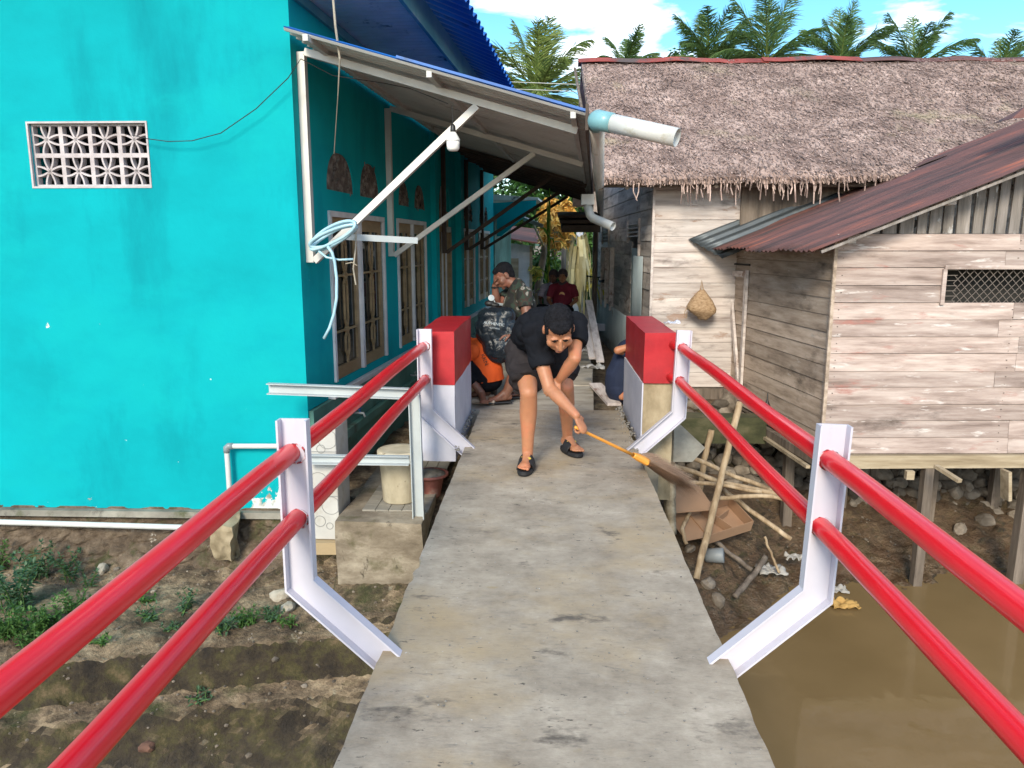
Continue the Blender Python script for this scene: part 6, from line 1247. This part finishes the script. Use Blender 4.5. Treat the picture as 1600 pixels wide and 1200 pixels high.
ls2, le2, lw2 = ch + V((0, .15, .04)), V((.95, 7.42, .38)), V((1.08, 7.3, .3)); b.limb([ls2, le2], [.045, .038]); b.limb([le2, lw2], [.038, .027]); hand(b, lw2, V((1, -.3, 0)), V((0, 0, -1)), -1, .5, .9)
body = b.build('body', m_skin, m4, vox=.007, smooth=3); face_bits(p_, R_, .92, m4, body, m_hair, m_lip, m_eye)
h = Blob(); h.ell(p_(0, -.026, .045), (.078, .093, .083), R_); h.build('hair', m_hair, m4, vox=.007)
s_ = Blob(); s_.limb([pel + V((0, 0, -.05)), pel + V((0, 0, .05)), ch, nk], [.17, .17, .15, .075]); s_.limb([ls, lerp(ls, le, .55)], [.065, .055], ends='first'); s_.limb([ls2, lerp(ls2, le2, .55)], [.065, .055], ends='first'); s_.build('shirt', m_navy, m4, vox=.008, wr=(.006, (9, 9, 9), 8))
s_ = Blob()
for y in (-.11, .10): s_.limb([pel + V((0, y * .6, -.03)), V((.98, 7.2 + y, .40))], [.10, .075]); s_.limb([V((.98, 7.2 + y, .40)), V((.76, 7.17 + y, .12))], [.075, .055], ends='first')
s_.build('trousers', m_navy, m4, vox=.009)
# ---------------- woman in maroon, seated further up the alley, and someone in stripes behind her
m_maroon = mat('maroon_cloth', [(0.3, (0.13, 0.008, 0.02)), (0.7, (0.22, 0.014, 0.035))], scale=(4, 4, 4), rough=0.85, bump=.3)
m_hijab = flat('grey_brown_scarf', (0.075, 0.05, 0.055), .9, bump=.3, scale=(10, 10, 10))
m_stripe = mat('striped_cloth', [(0.3, (0.30, 0.25, 0.33)), (0.7, (0.48, 0.42, 0.5))], scale=(4, 4, 40), detail=1, rough=0.85)
def seated(base, f, cloth, scarf, skin, lab, bare_arm=True, short=False):
    t_ = thing('person', base, lab, 'person'); f = V(f).normalized(); sd_ = V((f.y, -f.x, 0)); B0_ = V(base)
    def q(x, y, z): return B0_ + sd_ * x + f * y + V((0, 0, z))
    b = Blob(); b.limb([q(0, 0, .36), q(0, .02, .6), q(0, 0, .78)], [.13, .125, .07]); b.limb([q(0, .0, .78), q(0, .02, .88)], [.05, .05]); p_, R_ = head(b, q(0, .03, .93), f + V((0, 0, -.1)), (0, 0, 1), .92)
    for s_ in (-1, 1):
        b.limb([q(s_ * .09, 0, .34), q(s_ * .12, .40, .40)], [.08, .055]); b.limb([q(s_ * .12, .40, .40), q(s_ * .12, .38, .09)], [.05, .036]); foot(b, q(s_ * .12, .38, .09), (f.x, f.y), .012)
        w_ = q(s_ * .16, .22, .47); b.limb([q(s_ * .17, 0, .74), q(s_ * .235, .03, .53)], [.045, .038]); b.limb([q(s_ * .235, .03, .53), w_], [.036, .026]); hand(b, w_, f + V((0, 0, -.2)) - sd_ * s_ * .4, V((0, 0, -1)), s_, .4, .9)
    body = b.build('body', skin, t_, vox=.009, smooth=2); face_bits(p_, R_, .92, t_, body, m_hair, m_lip, m_eye)
    s_2 = Blob(); s_2.limb([q(0, 0, .32), q(0, .02, .58), q(0, 0, .775)], [.18, .165, .10]); s_2.limb([q(-.17, 0, .73), q(0, 0, .76), q(.17, 0, .73)], [.065, .085, .065])
    for s_ in (-1, 1): s_2.limb([q(s_ * .17, 0, .73), lerp(q(s_ * .17, 0, .73), q(s_ * .235, .03, .53), .75)], [.07, .068], ends='first')
    s_2.build('tunic', cloth, t_, vox=.01, wr=(.006, (8, 8, 10), 4))
    s_2 = Blob(); s_2.ell(q(0, 0, .33), (.18, .18, .12))
    for s_ in (-1, 1): s_2.limb([q(s_ * .09, 0, .34), q(s_ * .12, .40, .40)], [.11, .08]); s_2.limb([q(s_ * .12, .40, .40), q(s_ * .12, .38, .12)], [.08, .07], ends='first')
    s_2.build('skirt', m_tee, t_, vox=.01)
    if scarf:
        s_2 = Blob(); s_2.ell(p_(0, -.028, .03), (.088, .098, .098), R_); s_2.ell(p_(0, -.01, -.11), (.07, .075, .05), R_); s_2.limb([q(0, .01, .80), q(0, .04, .74)], [.085, .07]); s_2.build('headscarf', m_hijab, t_, vox=.008)
    else:
        s_2 = Blob(); s_2.ell(p_(0, -.026, .045), (.078, .093, .083), R_); s_2.build('hair', m_hair, t_, vox=.008)
    return t_
seated((.255, 13.0, 0), (-.12, -1, 0), m_maroon, True, m_skin, 'woman in maroon tunic and grey-brown headscarf sitting far up the alley')
seated((.105, 13.35, -.02), (-.3, -1, 0), m_stripe, True, m_skin2, 'person in a pale striped top half hidden behind the woman in maroon')
bn = thing('bench', (.2, 13.1, 0), 'low plain wooden bench the two seated people share in the alley', 'bench')
m = MB(); m.box((.2, 13.15, .22), (.9, .35, .035)); m.build('seat', m_beam, bn)
for x in (-.15, .55):
    for y in (13.02, 13.28): m = MB(); m.box((x, y, .1), (.04, .04, .2)); m.build('leg', m_beam, bn)
text('O', .09, (.265, 12.815, .60), (rad(90), 0, 0), m_or, bn) if False else None
m = MB(); m.lathe((.24, 12.835, .63), [(.001, 0), (.045, 0), (.045, .004), (.001, .005)], 16, axis=(-.1, -1, 0.1)); e_ = m.build('shirt_emblem', m_or, [o for o in bpy.data.objects if o.get('label', '').startswith('woman in maroon')][0])
# ================================================================ VEGETATION
def leafmat(name, lo, hi, rough=0.55, isl=.35, tr=0.25):
    m = mat(name, [(0.3, lo), (0.7, hi)], scale=(2, 2, 2), rough=rough, bump=0, island=isl)
    t = m.node_tree; b = t.nodes['Principled BSDF']; out = [n for n in t.nodes if n.type == 'OUTPUT_MATERIAL'][0]
    tl = t.nodes.new('ShaderNodeBsdfTranslucent'); mxs = t.nodes.new('ShaderNodeMixShader'); mxs.inputs[0].default_value = tr
    t.links.new(b.inputs['Base Color'].links[0].from_socket, tl.inputs[0]); t.links.new(b.outputs[0], mxs.inputs[1]); t.links.new(tl.outputs[0], mxs.inputs[2]); t.links.new(mxs.outputs[0], out.inputs[0]); return m
m_leaf = leafmat('green_leaves', (0.03, 0.085, 0.02), (0.08, 0.19, 0.04)); m_weed = leafmat('weed_leaves', (0.035, 0.10, 0.02), (0.11, 0.22, 0.045)); m_weed2 = leafmat('grey_green_leaves', (0.035, 0.085, 0.04), (0.09, 0.17, 0.08))
m_yel = leafmat('yellow_leaves', (0.40, 0.38, 0.05), (0.62, 0.55, 0.12)); m_oran = leafmat('orange_leaves', (0.62, 0.30, 0.05), (0.78, 0.58, 0.16)); m_cane = leafmat('cane_leaves', (0.12, 0.30, 0.03), (0.30, 0.50, 0.08))
m_dry = leafmat('dry_straw_leaves', (0.42, 0.36, 0.16), (0.66, 0.60, 0.36)); m_palm = leafmat('palm_fronds', (0.05, 0.11, 0.03), (0.13, 0.22, 0.06), tr=.35); m_palmy = leafmat('palm_fronds_yellow', (0.08, 0.15, 0.03), (0.26, 0.31, 0.08), tr=.3)
m_bark = wood('bark', (0.08, 0.06, 0.045), (0.17, 0.135, 0.10), (0.28, 0.24, 0.19), along='z')
def leaf(mb, p, d, L, w, nrm, droop=.25):
    d = V(d).normalized(); s_ = d.cross(V(nrm)); 
    if s_.length < 1e-3: s_ = d.cross(V((1, 0, .1)))
    s_ = s_.normalized() * w / 2; m_ = p + d * L * .45; e_ = p + d * L - V((0, 0, L * droop))
    mb.add([p, m_ + s_, e_, m_ - s_], [(0, 1, 2, 3)])
def tree(base, h, rx, rz, label, n_cl, per, lsz, m_lf, seed, trunk_r=.12, lean=(0, 0), group=None, cz=None):
    rnd = random.Random(seed); base = V(base); t_ = thing('leafy_tree', base, label, 'tree', group); m = MB(); top = base + V((lean[0], lean[1], h))
    m.tube([base, lerp(base, top, .5) + V((rnd.gauss(0, .1), 0, 0)), top], [trunk_r, trunk_r * .75, trunk_r * .4], 10); cc = top + V((0, 0, (cz or 0)))
    cl = []
    for i in range(n_cl):
        u = V((rnd.gauss(0, 1), rnd.gauss(0, 1), rnd.gauss(0, 1))).normalized() * rnd.uniform(.35, 1) ** .6; cl.append(cc + V((u.x * rx, u.y * rx, u.z * rz)))
    for c in cl[::3]: m.tube([lerp(base, top, .75), lerp(lerp(base, top, .9), c, .6), c], [trunk_r * .4, trunk_r * .22, trunk_r * .08], 6)
    m.build('trunk', m_bark, t_, smooth=True); m = MB()
    for c in cl:
        r = rnd.uniform(.25, .5) * rx * .6
        for k in range(per):
            u = V((rnd.gauss(0, 1), rnd.gauss(0, 1), rnd.gauss(0, .7))).normalized() * r * rnd.random() ** .4; leaf(m, c + u, V((rnd.gauss(0, 1), rnd.gauss(0, 1), rnd.gauss(-.2, .6))), lsz * rnd.uniform(.7, 1.3), lsz * .45, V((rnd.gauss(0, .6), rnd.gauss(0, .6), 1)))
    m.build('crown', m_lf, t_, recalc=False); return t_
# ---- coconut palms beyond the thatched roof
def frond(mb, rb_, p, az, el, L, rnd, droop):
    pts = []; d = V((math.sin(az) * math.cos(el), math.cos(az) * math.cos(el), math.sin(el))); q = V(p); N_ = 14; ds = []
    for i in range(N_ + 1):
        pts.append(q.copy()); k = i / N_; dd = (d + V((0, 0, -droop * k * k * 1.6))).normalized(); ds.append(dd); q = q + dd * L / N_
    rb_.tube(pts, [.05 * (1 - .85 * i / N_) for i in range(N_ + 1)], 5)
    side = d.cross(V((0, 0, 1))).normalized()
    if el > 1.45: side = V((math.cos(az), math.sin(az), 0))
    for i in range(64):
        k = .10 + .88 * i / 63; j = min(N_ - 1, int(k * N_)); c = pts[j].lerp(pts[j + 1], k * N_ - j); dd = ds[j]; ll = L * .31 * math.sin(math.pi * (k * .86 + .12)) ** .7 + .1
        for s_ in (-1, 1):
            e_ = c + (side * s_ * .50 + dd * .85 + V((0, 0, -.25 - .7 * rnd.random() * k)) + V((rnd.gauss(0, .1), 0, rnd.gauss(0, .1)))).normalized() * ll * rnd.uniform(.85, 1.1); w = dd * .030
            mb.add([c - w, c + w, lerp(c, e_, .55) + w * .9 + V((0, 0, .04)), e_, lerp(c, e_, .55) - w * .9 + V((0, 0, .04))], [(0, 1, 2, 3, 4)])
def palm(crown, ground, L, n, label, seed, m_=None, upright=.0, face=None):
    rnd = random.Random(seed); crown = V(crown); base = V((crown.x + rnd.uniform(-.6, .6), crown.y + .5, ground)); t_ = thing('coconut_palm', base, label, 'palm', 'coconut palms behind the thatched roof')
    m = MB(); m.tube([base, lerp(base, crown, .5) + V((.15, 0, 0)), crown - V((0, 0, .2))], [.24, .17, .15], 12); m.build('trunk', m_bark, t_, smooth=True); m = MB(); r = MB()
    for i in range(n):
        k = i / n; az = i * 2.399 + rnd.gauss(0, .2); el = lerp(1.30, -.05, k ** .9) + upright * (1 - k) + rnd.gauss(0, .08); frond(m, r, crown, az, el, L * rnd.uniform(.85, 1.08) * lerp(.9, 1, k), rnd, lerp(.35, .75, k) + rnd.uniform(-.1, .1))
    m.build('fronds', m_ or m_palm, t_, recalc=False); r.build('frond_ribs', m_palmy, t_, recalc=False); return t_
palm(P(838, 152, Y=40), -.4, 4.2, 20, 'tall bright green palm seen above the awning left of the thatched roof', 1, m_palmy, .2)
palm(P(978, 112, Y=52), -.4, 3.0, 13, 'small palm standing left of the round bushy tree behind the roof ridge', 2)
palm(P(1108, 98, Y=50), -.4, 3.9, 17, 'leftmost of the two adjoining palms above the ridge middle with drooping yellow-green fronds', 3)
palm(P(1198, 96, Y=48), -.4, 4.4, 15, 'tall feathery palm just right of the drooping one above the ridge middle', 4, None, .1)
palm(P(1312, 104, Y=50), -.4, 3.7, 15, 'dark upright palm standing alone between the ridge middle and the white cloud', 5, None, .25)
palm(P(1428, 108, Y=50), -.4, 4.1, 14, 'wide palm in front of the bright white cloud at the right', 6, None, .1)
palm(P(1562, 128, Y=52), -.4, 3.5, 14, 'low palm of which only frond tips clear the roof ridge at the far right', 7)
tree(P(1040, 128, Y=60), 0.2, 2.6, 1.7, 'round dark bushy tree just above the roof ridge between two palms', 46, 42, .42, m_leaf, 11, .2)
tree(P(772, 150, Y=45) - V((0, 0, 5)), 5, .9, 2.6, 'thin sparse tree top beside the blue roof corner', 16, 14, .4, m_weed2, 12, .1)
# ---- far end of the alley
tree((-1.9, 25, -.4), 3.2, 2.1, 1.9, 'dense dark green tree behind the white shed at the end of the alley', 60, 70, .26, m_leaf, 13, .14)
tree((.1, 27, -.4), 2.9, 2.3, 2.2, 'broad green tree closing the end of the alley', 70, 70, .26, m_leaf, 14, .14)
tree((1.9, 26, -.4), 2.4, 1.7, 1.6, 'paler green tree beyond the dark pole at the alley end', 50, 60, .24, m_weed, 15, .12)
tree((.5, 23, -.4), 0.7, 1.5, .8, 'low green shrub filling the bottom of the alley view', 46, 60, .2, m_leaf, 16, .08)
tree((-.75, 23.0, -.4), 0.9, 1.0, .8, 'low green bush to the right of the white shed', 40, 60, .2, m_leaf, 18, .08)
tree(P(862, 350, Y=19), 0.1, .45, .60, 'bush with hanging orange leaves above the alley', 26, 40, .17, m_oran, 17, .03, cz=-.1)
tree(P(884, 350, Y=19.5), 0.1, .27, .62, 'narrow yellow-orange bush beside the dark canopy', 18, 36, .16, m_oran, 19, .03, cz=-.05)
m = MB(); rnd = random.Random(6); b0 = P(856, 492, Y=14)
cane = thing('cane_plant', b0, 'tall bright green cane stalk with arching leaves behind the seated woman', 'plant')
m.tube([V((b0.x, 14, -.1)), V((b0.x + .02, 14, .7)), V((b0.x - .01, 14, 1.6))], [.03, .028, .02], 8); m.build('stalk', m_yel, cane, smooth=True); m = MB()
for i in range(22):
    z = .5 + i * .055; az = rnd.uniform(0, 6.28); p = V((b0.x, 14, z)); L = rnd.uniform(.35, .7); dx_ = V((math.cos(az), math.sin(az) * .6, 0)); pts = [p + dx_ * L * t * .7 + V((0, 0, L * (1.1 * t - 1.2 * t * t))) for t in (0, .3, .6, 1)]
    if i % 3 == 0: pts = [p + dx_ * .05 * t + V((0, 0, L * 1.3 * t)) for t in (0, .3, .6, 1)]
    for k in range(3): w0, w1 = (.02, .028, .022, .003)[k], (.02, .028, .022, .003)[k + 1]; s_ = V((0, 0, 1)).cross(dx_).normalized() + V((0, 0, .4)); m.add([pts[k] - s_ * w0, pts[k] + s_ * w0, pts[k + 1] + s_ * w1, pts[k + 1] - s_ * w1], [(0, 1, 2, 3)])
m.build('leaves', m_cane, cane, recalc=False)
dp_ = thing('banana_plant', P(905, 470, Y=19.5), 'clump of straw-yellow drooping dry banana leaves at the end of the alley', 'plant'); m = MB(); c = P(905, 370, Y=19.5)
m.tube([V((c.x, 19.5, -.3)), V((c.x, 19.5, c.z))], [.09, .06], 10); m.build('stem', m_dry, dp_, smooth=True); m = MB()
for i in range(46):
    az = rnd.uniform(0, 6.28); dx_ = V((math.cos(az), math.sin(az), 0)); L = rnd.uniform(.5, 1.5); z0 = c.z - rnd.uniform(-.1, .8); p = V((c.x, 19.5, z0)); out = rnd.uniform(.08, .38); pts = [p, p + dx_ * out * .6 + V((0, 0, .08)), p + dx_ * out - V((0, 0, L * .35)), p + dx_ * out * 1.1 - V((0, 0, L))]
    for k in range(3): w0, w1 = (.02, .05, .05, .01)[k], (.02, .05, .05, .01)[k + 1]; s_ = V((0, 0, 1)).cross(dx_).normalized(); m.add([pts[k] - s_ * w0, pts[k] + s_ * w0, pts[k + 1] + s_ * w1, pts[k + 1] - s_ * w1], [(0, 1, 2, 3)])
m.build('leaves', m_dry, dp_, recalc=False)
tree(P(922, 440, Y=19.5), 0.05, .16, .32, 'small yellow-green bush beside the dark pole', 18, 30, .09, m_yel, 23, .02)
tree(P(836, 428, Y=20), 0.05, .16, .22, 'small yellow leafed bush by the corner of the white shed', 14, 30, .09, m_yel, 24, .02)
sh_ = thing('white_shed', P(805, 440, Y=20), 'small white walled shed with a rusty roof edge at the end of the alley', 'shed')
a, c = P(778, 372, Y=20), P(828, 384, Y=20); m = MB(); m.hexa([V((a.x - 1, 20, -.4)), V((c.x, 20, -.4)), V((c.x, 22, -.4)), V((a.x - 1, 22, -.4)), V((a.x - 1, 20, a.z)), V((c.x, 20, c.z)), V((c.x, 22, c.z)), V((a.x - 1, 22, a.z))]); m.build('wall', m_trim, sh_)
m = MB(); m.beam(V((c.x + .03, 19.97, -.4)), V((c.x + .03, 19.97, c.z)), .07, .07); m.build('corner_post', m_beam, sh_)
m = MB(); m.hexa([V((a.x - 1.2, 19.6, a.z + .20)), V((c.x + .32, 19.6, c.z + .03)), V((c.x + .32, 22.2, c.z + .4)), V((a.x - 1.2, 22.2, a.z + .5)), V((a.x - 1.2, 19.6, a.z + .24)), V((c.x + .32, 19.6, c.z + .06)), V((c.x + .32, 22.2, c.z + .44)), V((a.x - 1.2, 22.2, a.z + .54))]); m.build('roof', m_rust, sh_)
m = MB(); q = P(795, 470, Y=19.95); m.box((q.x, 19.97, .55), (.5, .03, 1.1)); m.build('brown_door', m_beam, sh_)
for (x, y0_, y1_, Y_, r, mm, lab) in ((838, 458, 500, 15, .035, m_beam, 'short pale timber post by the shed corner'), (931, 350, 505, 13.5, .045, m_post, 'tall dark post standing beside the grey board wall'), (906, 362, 425, 21, .10, m_trim, 'white painted pillar beyond the dry banana leaves'), (882, 380, 440, 21, .09, m_bark, 'brown tree trunk behind the seated woman'), (893, 385, 450, 21.5, .06, m_dry, 'pale bare trunk left of the white pillar')):
    u_, d_ = P(x, y0_, Y=Y_), P(x, y1_, Y=Y_); m = MB(); m.tube([V((u_.x, Y_, -.45)), V((u_.x, Y_, u_.z))], [r, r * .9], 10); tag(m.build('post' if 'trunk' not in lab else 'tree_trunk', mm, smooth=True), lab, 'post' if 'trunk' not in lab else 'trunk')
m = MB(); m.tube([P(838, 500, Y=20.3), P(842, 440, Y=20.3), P(850, 395, Y=20.2), P(852, 340, Y=20.1)], [.11, .10, .08, .05], 10); tag(m.build('tree_trunk', m_bark, smooth=True), 'leaning grey tree trunk right of the shed corner', 'trunk')
m = MB(); m.tube([P(820, 342, Y=15), P(847, 353, Y=14.6)], .04, 12); tag(m.build('drain_pipe', m_pvc, smooth=True), 'short white drain pipe sticking out past the far gable', 'pipe')
m = MB(); m.tube([P(834, 352, Y=16), P(849, 384, Y=16)], .022, 8); tag(m.build('bamboo_pole', m_dry, smooth=True), 'thin tan pole leaning on the shed roof', 'pole')
cn_ = thing('lean_to_roof', P(905, 350, Y=12.6), 'small dark slatted lean-to roof between the two houses', 'roof')
for i, (ya, yb) in enumerate(((336, 340), (344, 349), (352, 363))):
    m = MB(); a, c = P(872 + i * 3, ya, Y=12.6 - i * .1), P(938, yb, Y=12.6 - i * .1); m.hexa([a, V((c.x, c.y, a.z)), V((c.x, c.y + 1.2, a.z + .1)), V((a.x, a.y + 1.2, a.z + .1)), V((a.x, a.y, c.z)), c, V((c.x, c.y + 1.2, c.z + .1)), V((a.x, a.y + 1.2, c.z + .1))]); m.build('slat', m_brown, cn_)
# bicycles
def bicycle(c, rz, label, r=.24):
    t_ = thing('bicycle', c, label, 'bicycle', 'bicycles at the end of the alley'); c = V(c); M_ = Matrix.Rotation(rz, 3, 'Z')
    def q(x, z): return c + M_ @ V((x, 0, z))
    for x in (-.42, .42):
        m = MB(); m.tube([q(x + r * math.cos(a * math.pi / 12), r + .02 + r * math.sin(a * math.pi / 12)) for a in range(25)], .02, 8, caps=False); w = m.build('wheel', m_steelgrey, t_, smooth=True)
        for k in range(1): m = MB(); [m.tube([q(x, r + .02), q(x + r * math.cos(a * .7854), r + .02 + r * math.sin(a * .7854))], .004, 5) for a in range(8)]; m.build('spokes', m_pvc, w)
    m = MB(); 
    for a, b__ in (((-.42, r + .02), (-.1, .26)), ((-.42, r + .02), (-.15, .6)), ((-.1, .26), (-.17, .7)), ((-.1, .26), (.28, .58)), ((-.15, .6), (.28, .64)), ((.42, r + .02), (.26, .78))): m.tube([q(*a), q(*b__)], .015, 8)
    m.build('frame', m_yel, t_); m = MB(); m.tube([q(.26, .78) + M_ @ V((0, -.22, .03)), q(.26, .78), q(.26, .78) + M_ @ V((0, .22, .03))], .013, 8); m.build('handlebar', m_black, t_); m = MB(); m.box(q(-.17, .73), (.22, .12, .05), rz=rz); m.build('saddle', m_black, t_, bevel=.015)
bicycle((1.0, 14.6, .05), 1.75, 'bicycle with yellow frame seen nearly end-on beside the dark post'); bicycle((1.12, 15.6, .05), 1.2, 'bicycle parked further behind the yellow framed one')
m = MB(); m.box((1.05, 13.9, -.02), (1.3, .16, .12), rz=-.03); tag(m.build('kerb_stone', m_whitepaint), 'low white concrete kerb at the far end of the alley', 'kerb')
# ---- power lines and far hill
m = MB(); 
for dz in (0, .55): m.tube([P(700, 120 + dz * 20, Y=34) , P(800, 128 + dz * 20, Y=34), P(905, 132 + dz * 20, Y=34), P(1000, 134 + dz * 20, Y=34)], .012, 5)
tag(m.build('power_line', m_pvc), 'pair of thin wires crossing in front of the left palm', 'wire')
hl = MB(); hl.grid(lambda a, c: V((-900 + 1800 * a, 900 + 300 * c, -1 + (60 + 34 * noise.noise(V((a * 9, 1, 1))) + 10 * noise.noise(V((a * 33, 1, 4)))) * math.sin(math.pi * c))), 90, 8)
tag(hl.build('hills', mat('far_forest', [(0.3, (0.03, 0.07, 0.05)), (0.7, (0.05, 0.10, 0.07))], scale=(.02, .02, .02), bump=0), smooth=True), kind='structure')
# ---- weeds on the left bank
def weed(base, h, n, label, m_, seed, lw=.022, ll=.075, spread=.08):
    rnd = random.Random(seed); base = V(base); t_ = thing('weed', base, label, 'weed', 'leafy weeds on the left bank'); ms = MB(); ml = MB()
    for i in range(n):
        a = rnd.uniform(0, 6.28); top = base + V((math.cos(a) * spread * rnd.uniform(.4, 1.6), math.sin(a) * spread * rnd.uniform(.4, 1.4), h * rnd.uniform(.5, 1))); p0_ = base + V((rnd.gauss(0, spread * .4), rnd.gauss(0, spread * .4), -.01)); md = lerp(p0_, top, .5) + V((0, 0, h * .08)); ms.tube([p0_, md, top], [.004, .003, .0015], 5)
        L_ = (top - p0_).length; k = .12
        while k < 1:
            c = lerp(lerp(p0_, md, k), lerp(md, top, k), k); az = rnd.uniform(0, 6.28)
            for s_ in (0, math.pi): leaf(ml, c, V((math.cos(az + s_), math.sin(az + s_), rnd.uniform(.0, .6))), ll * rnd.uniform(.6, 1.2) * (1.1 - .4 * k), lw * rnd.uniform(.7, 1.2), V((0, 0, 1)), .35)
            k += .028 / max(.08, L_) * rnd.uniform(.8, 1.6)
        for j in range(4): leaf(ml, top, V((rnd.gauss(0, .6), rnd.gauss(0, .6), .8)), ll * .7, lw * .7, V((0, 0, 1)), .1)
    ms.build('stems', m_weed, t_, recalc=False); ml.build('leaves', m_, t_, recalc=False)
def G(px, py, z0=-1.0):
    p = P(px, py, Z=z0)
    for _ in range(6): p = P(px, py, Z=max(-2.2, min(-.3, terrain_h(p.x, p.y))))
    return V((p.x, p.y, terrain_h(p.x, p.y)))
W_ = [((20, 955), .42, 16, m_weed2, 'tallest grey-green weed at the left picture edge below the long white pipe'), ((60, 905), .26, 9, m_weed2, 'grey-green weed just right of the tallest one'), ((108, 905), .24, 8, m_weed2, 'upright weed with pointed leaves right of the tall clump'), ((140, 915), .13, 4, m_weed2, 'small weed with a star of leaves right of the tall clump'),
      ((15, 1000), .20, 26, m_weed, 'bright green leafy mat at the left picture edge'), ((70, 985), .18, 24, m_weed, 'bright green low weed beside the leafy mat'), ((118, 958), .14, 16, m_weed, 'light green weed above the upper left rail'), ((0, 890), .20, 8, m_weed, 'green weed against the foundation at the left picture edge'), ((45, 1010), .12, 16, m_weed, 'low creeping green weed nearest the concrete ledge on the left'),
      ((225, 940), .06, 7, m_weed, 'small yellow-green tuft between the two left rails'), ((155, 1005), .06, 7, m_weed, 'tiny lime green tuft on the concrete ledge'), ((290, 955), .13, 9, m_weed2, 'bushy grey-green weed between the left rails'), ((235, 968), .08, 8, m_weed2, 'short bluish weed below the small tuft'), ((262, 985), .05, 6, m_weed2, 'flat bluish weed above the moss covered step'),
      ((345, 985), .10, 13, m_weed2, 'spreading grey weed right of the lower left rail'), ((385, 975), .09, 18, m_weed, 'low green weed patch in the middle below the white post'), ((425, 968), .07, 16, m_weed2, 'green weed patch close to the pale stones by the white post'), ((450, 975), .04, 8, m_weed, 'flat bright sprig beside the pale stones'), ((305, 1018), .05, 6, m_weed2, 'tiny weed hanging over the moss covered step edge')]
for i, (q, h, n, mm, lab) in enumerate(W_): weed(G(*q), h, n, lab, mm, 100 + i, spread=.04 + h * .28, ll=.045 + .07 * h, lw=.018 + .02 * h)
for i, (q, r, lab) in enumerate((((438, 935), .06, 'pale angular stone beside the near left white post'), ((450, 955), .05, 'smaller pale stone resting against the angular one'), ((432, 880), .045, 'whitish stone stuck high in the bank behind the near left post'), ((160, 893), .05, 'flat pale stone lying under the foundation'), ((218, 1048), .04, 'reddish stone above the moss covered step'), ((388, 1130), .03, 'small white chip on the dark soil at the bottom'), ((275, 1147), .025, 'tiny white chip on the dark soil left of the rail'), ((408, 1155), .024, 'yellowish chip on the dark soil near the lower edge'))):
    p = G(*q); m = MB(); stone(m, p + V((0, 0, r * .35)), r, i + 900); tag(m.build('stone', mat('pale_stone%d' % i, [(0.3, (.28, .24, .18)), (0.7, (.50, .45, .37))] if 'reddish' not in lab else [(0.3, (.10, .05, .035)), (0.7, (.18, .09, .06))], scale=(14, 14, 14), rough=.9, bump=.5), recalc=False), lab, 'stone')
# gravel and crumbs scattered over the bank
mb = MB(); rnd = random.Random(44)
for i in range(1100):
    x, y = (rnd.uniform(-4.4, -.6), rnd.uniform(3.9, 5.35)) if i < 650 else (rnd.uniform(.8, 4.5), rnd.uniform(5.9, 8.6)); z = terrain_h(x, y)
    if z < -1.7: continue
    crumb(mb, (x, y, z + .002), rnd.uniform(.003, .014) * (2.2 if rnd.random() < .04 else 1), i)
tag(mb.build('gravel', m_stone, recalc=False), 'small gravel and crumbs scattered over both banks', 'gravel', kind='stuff')
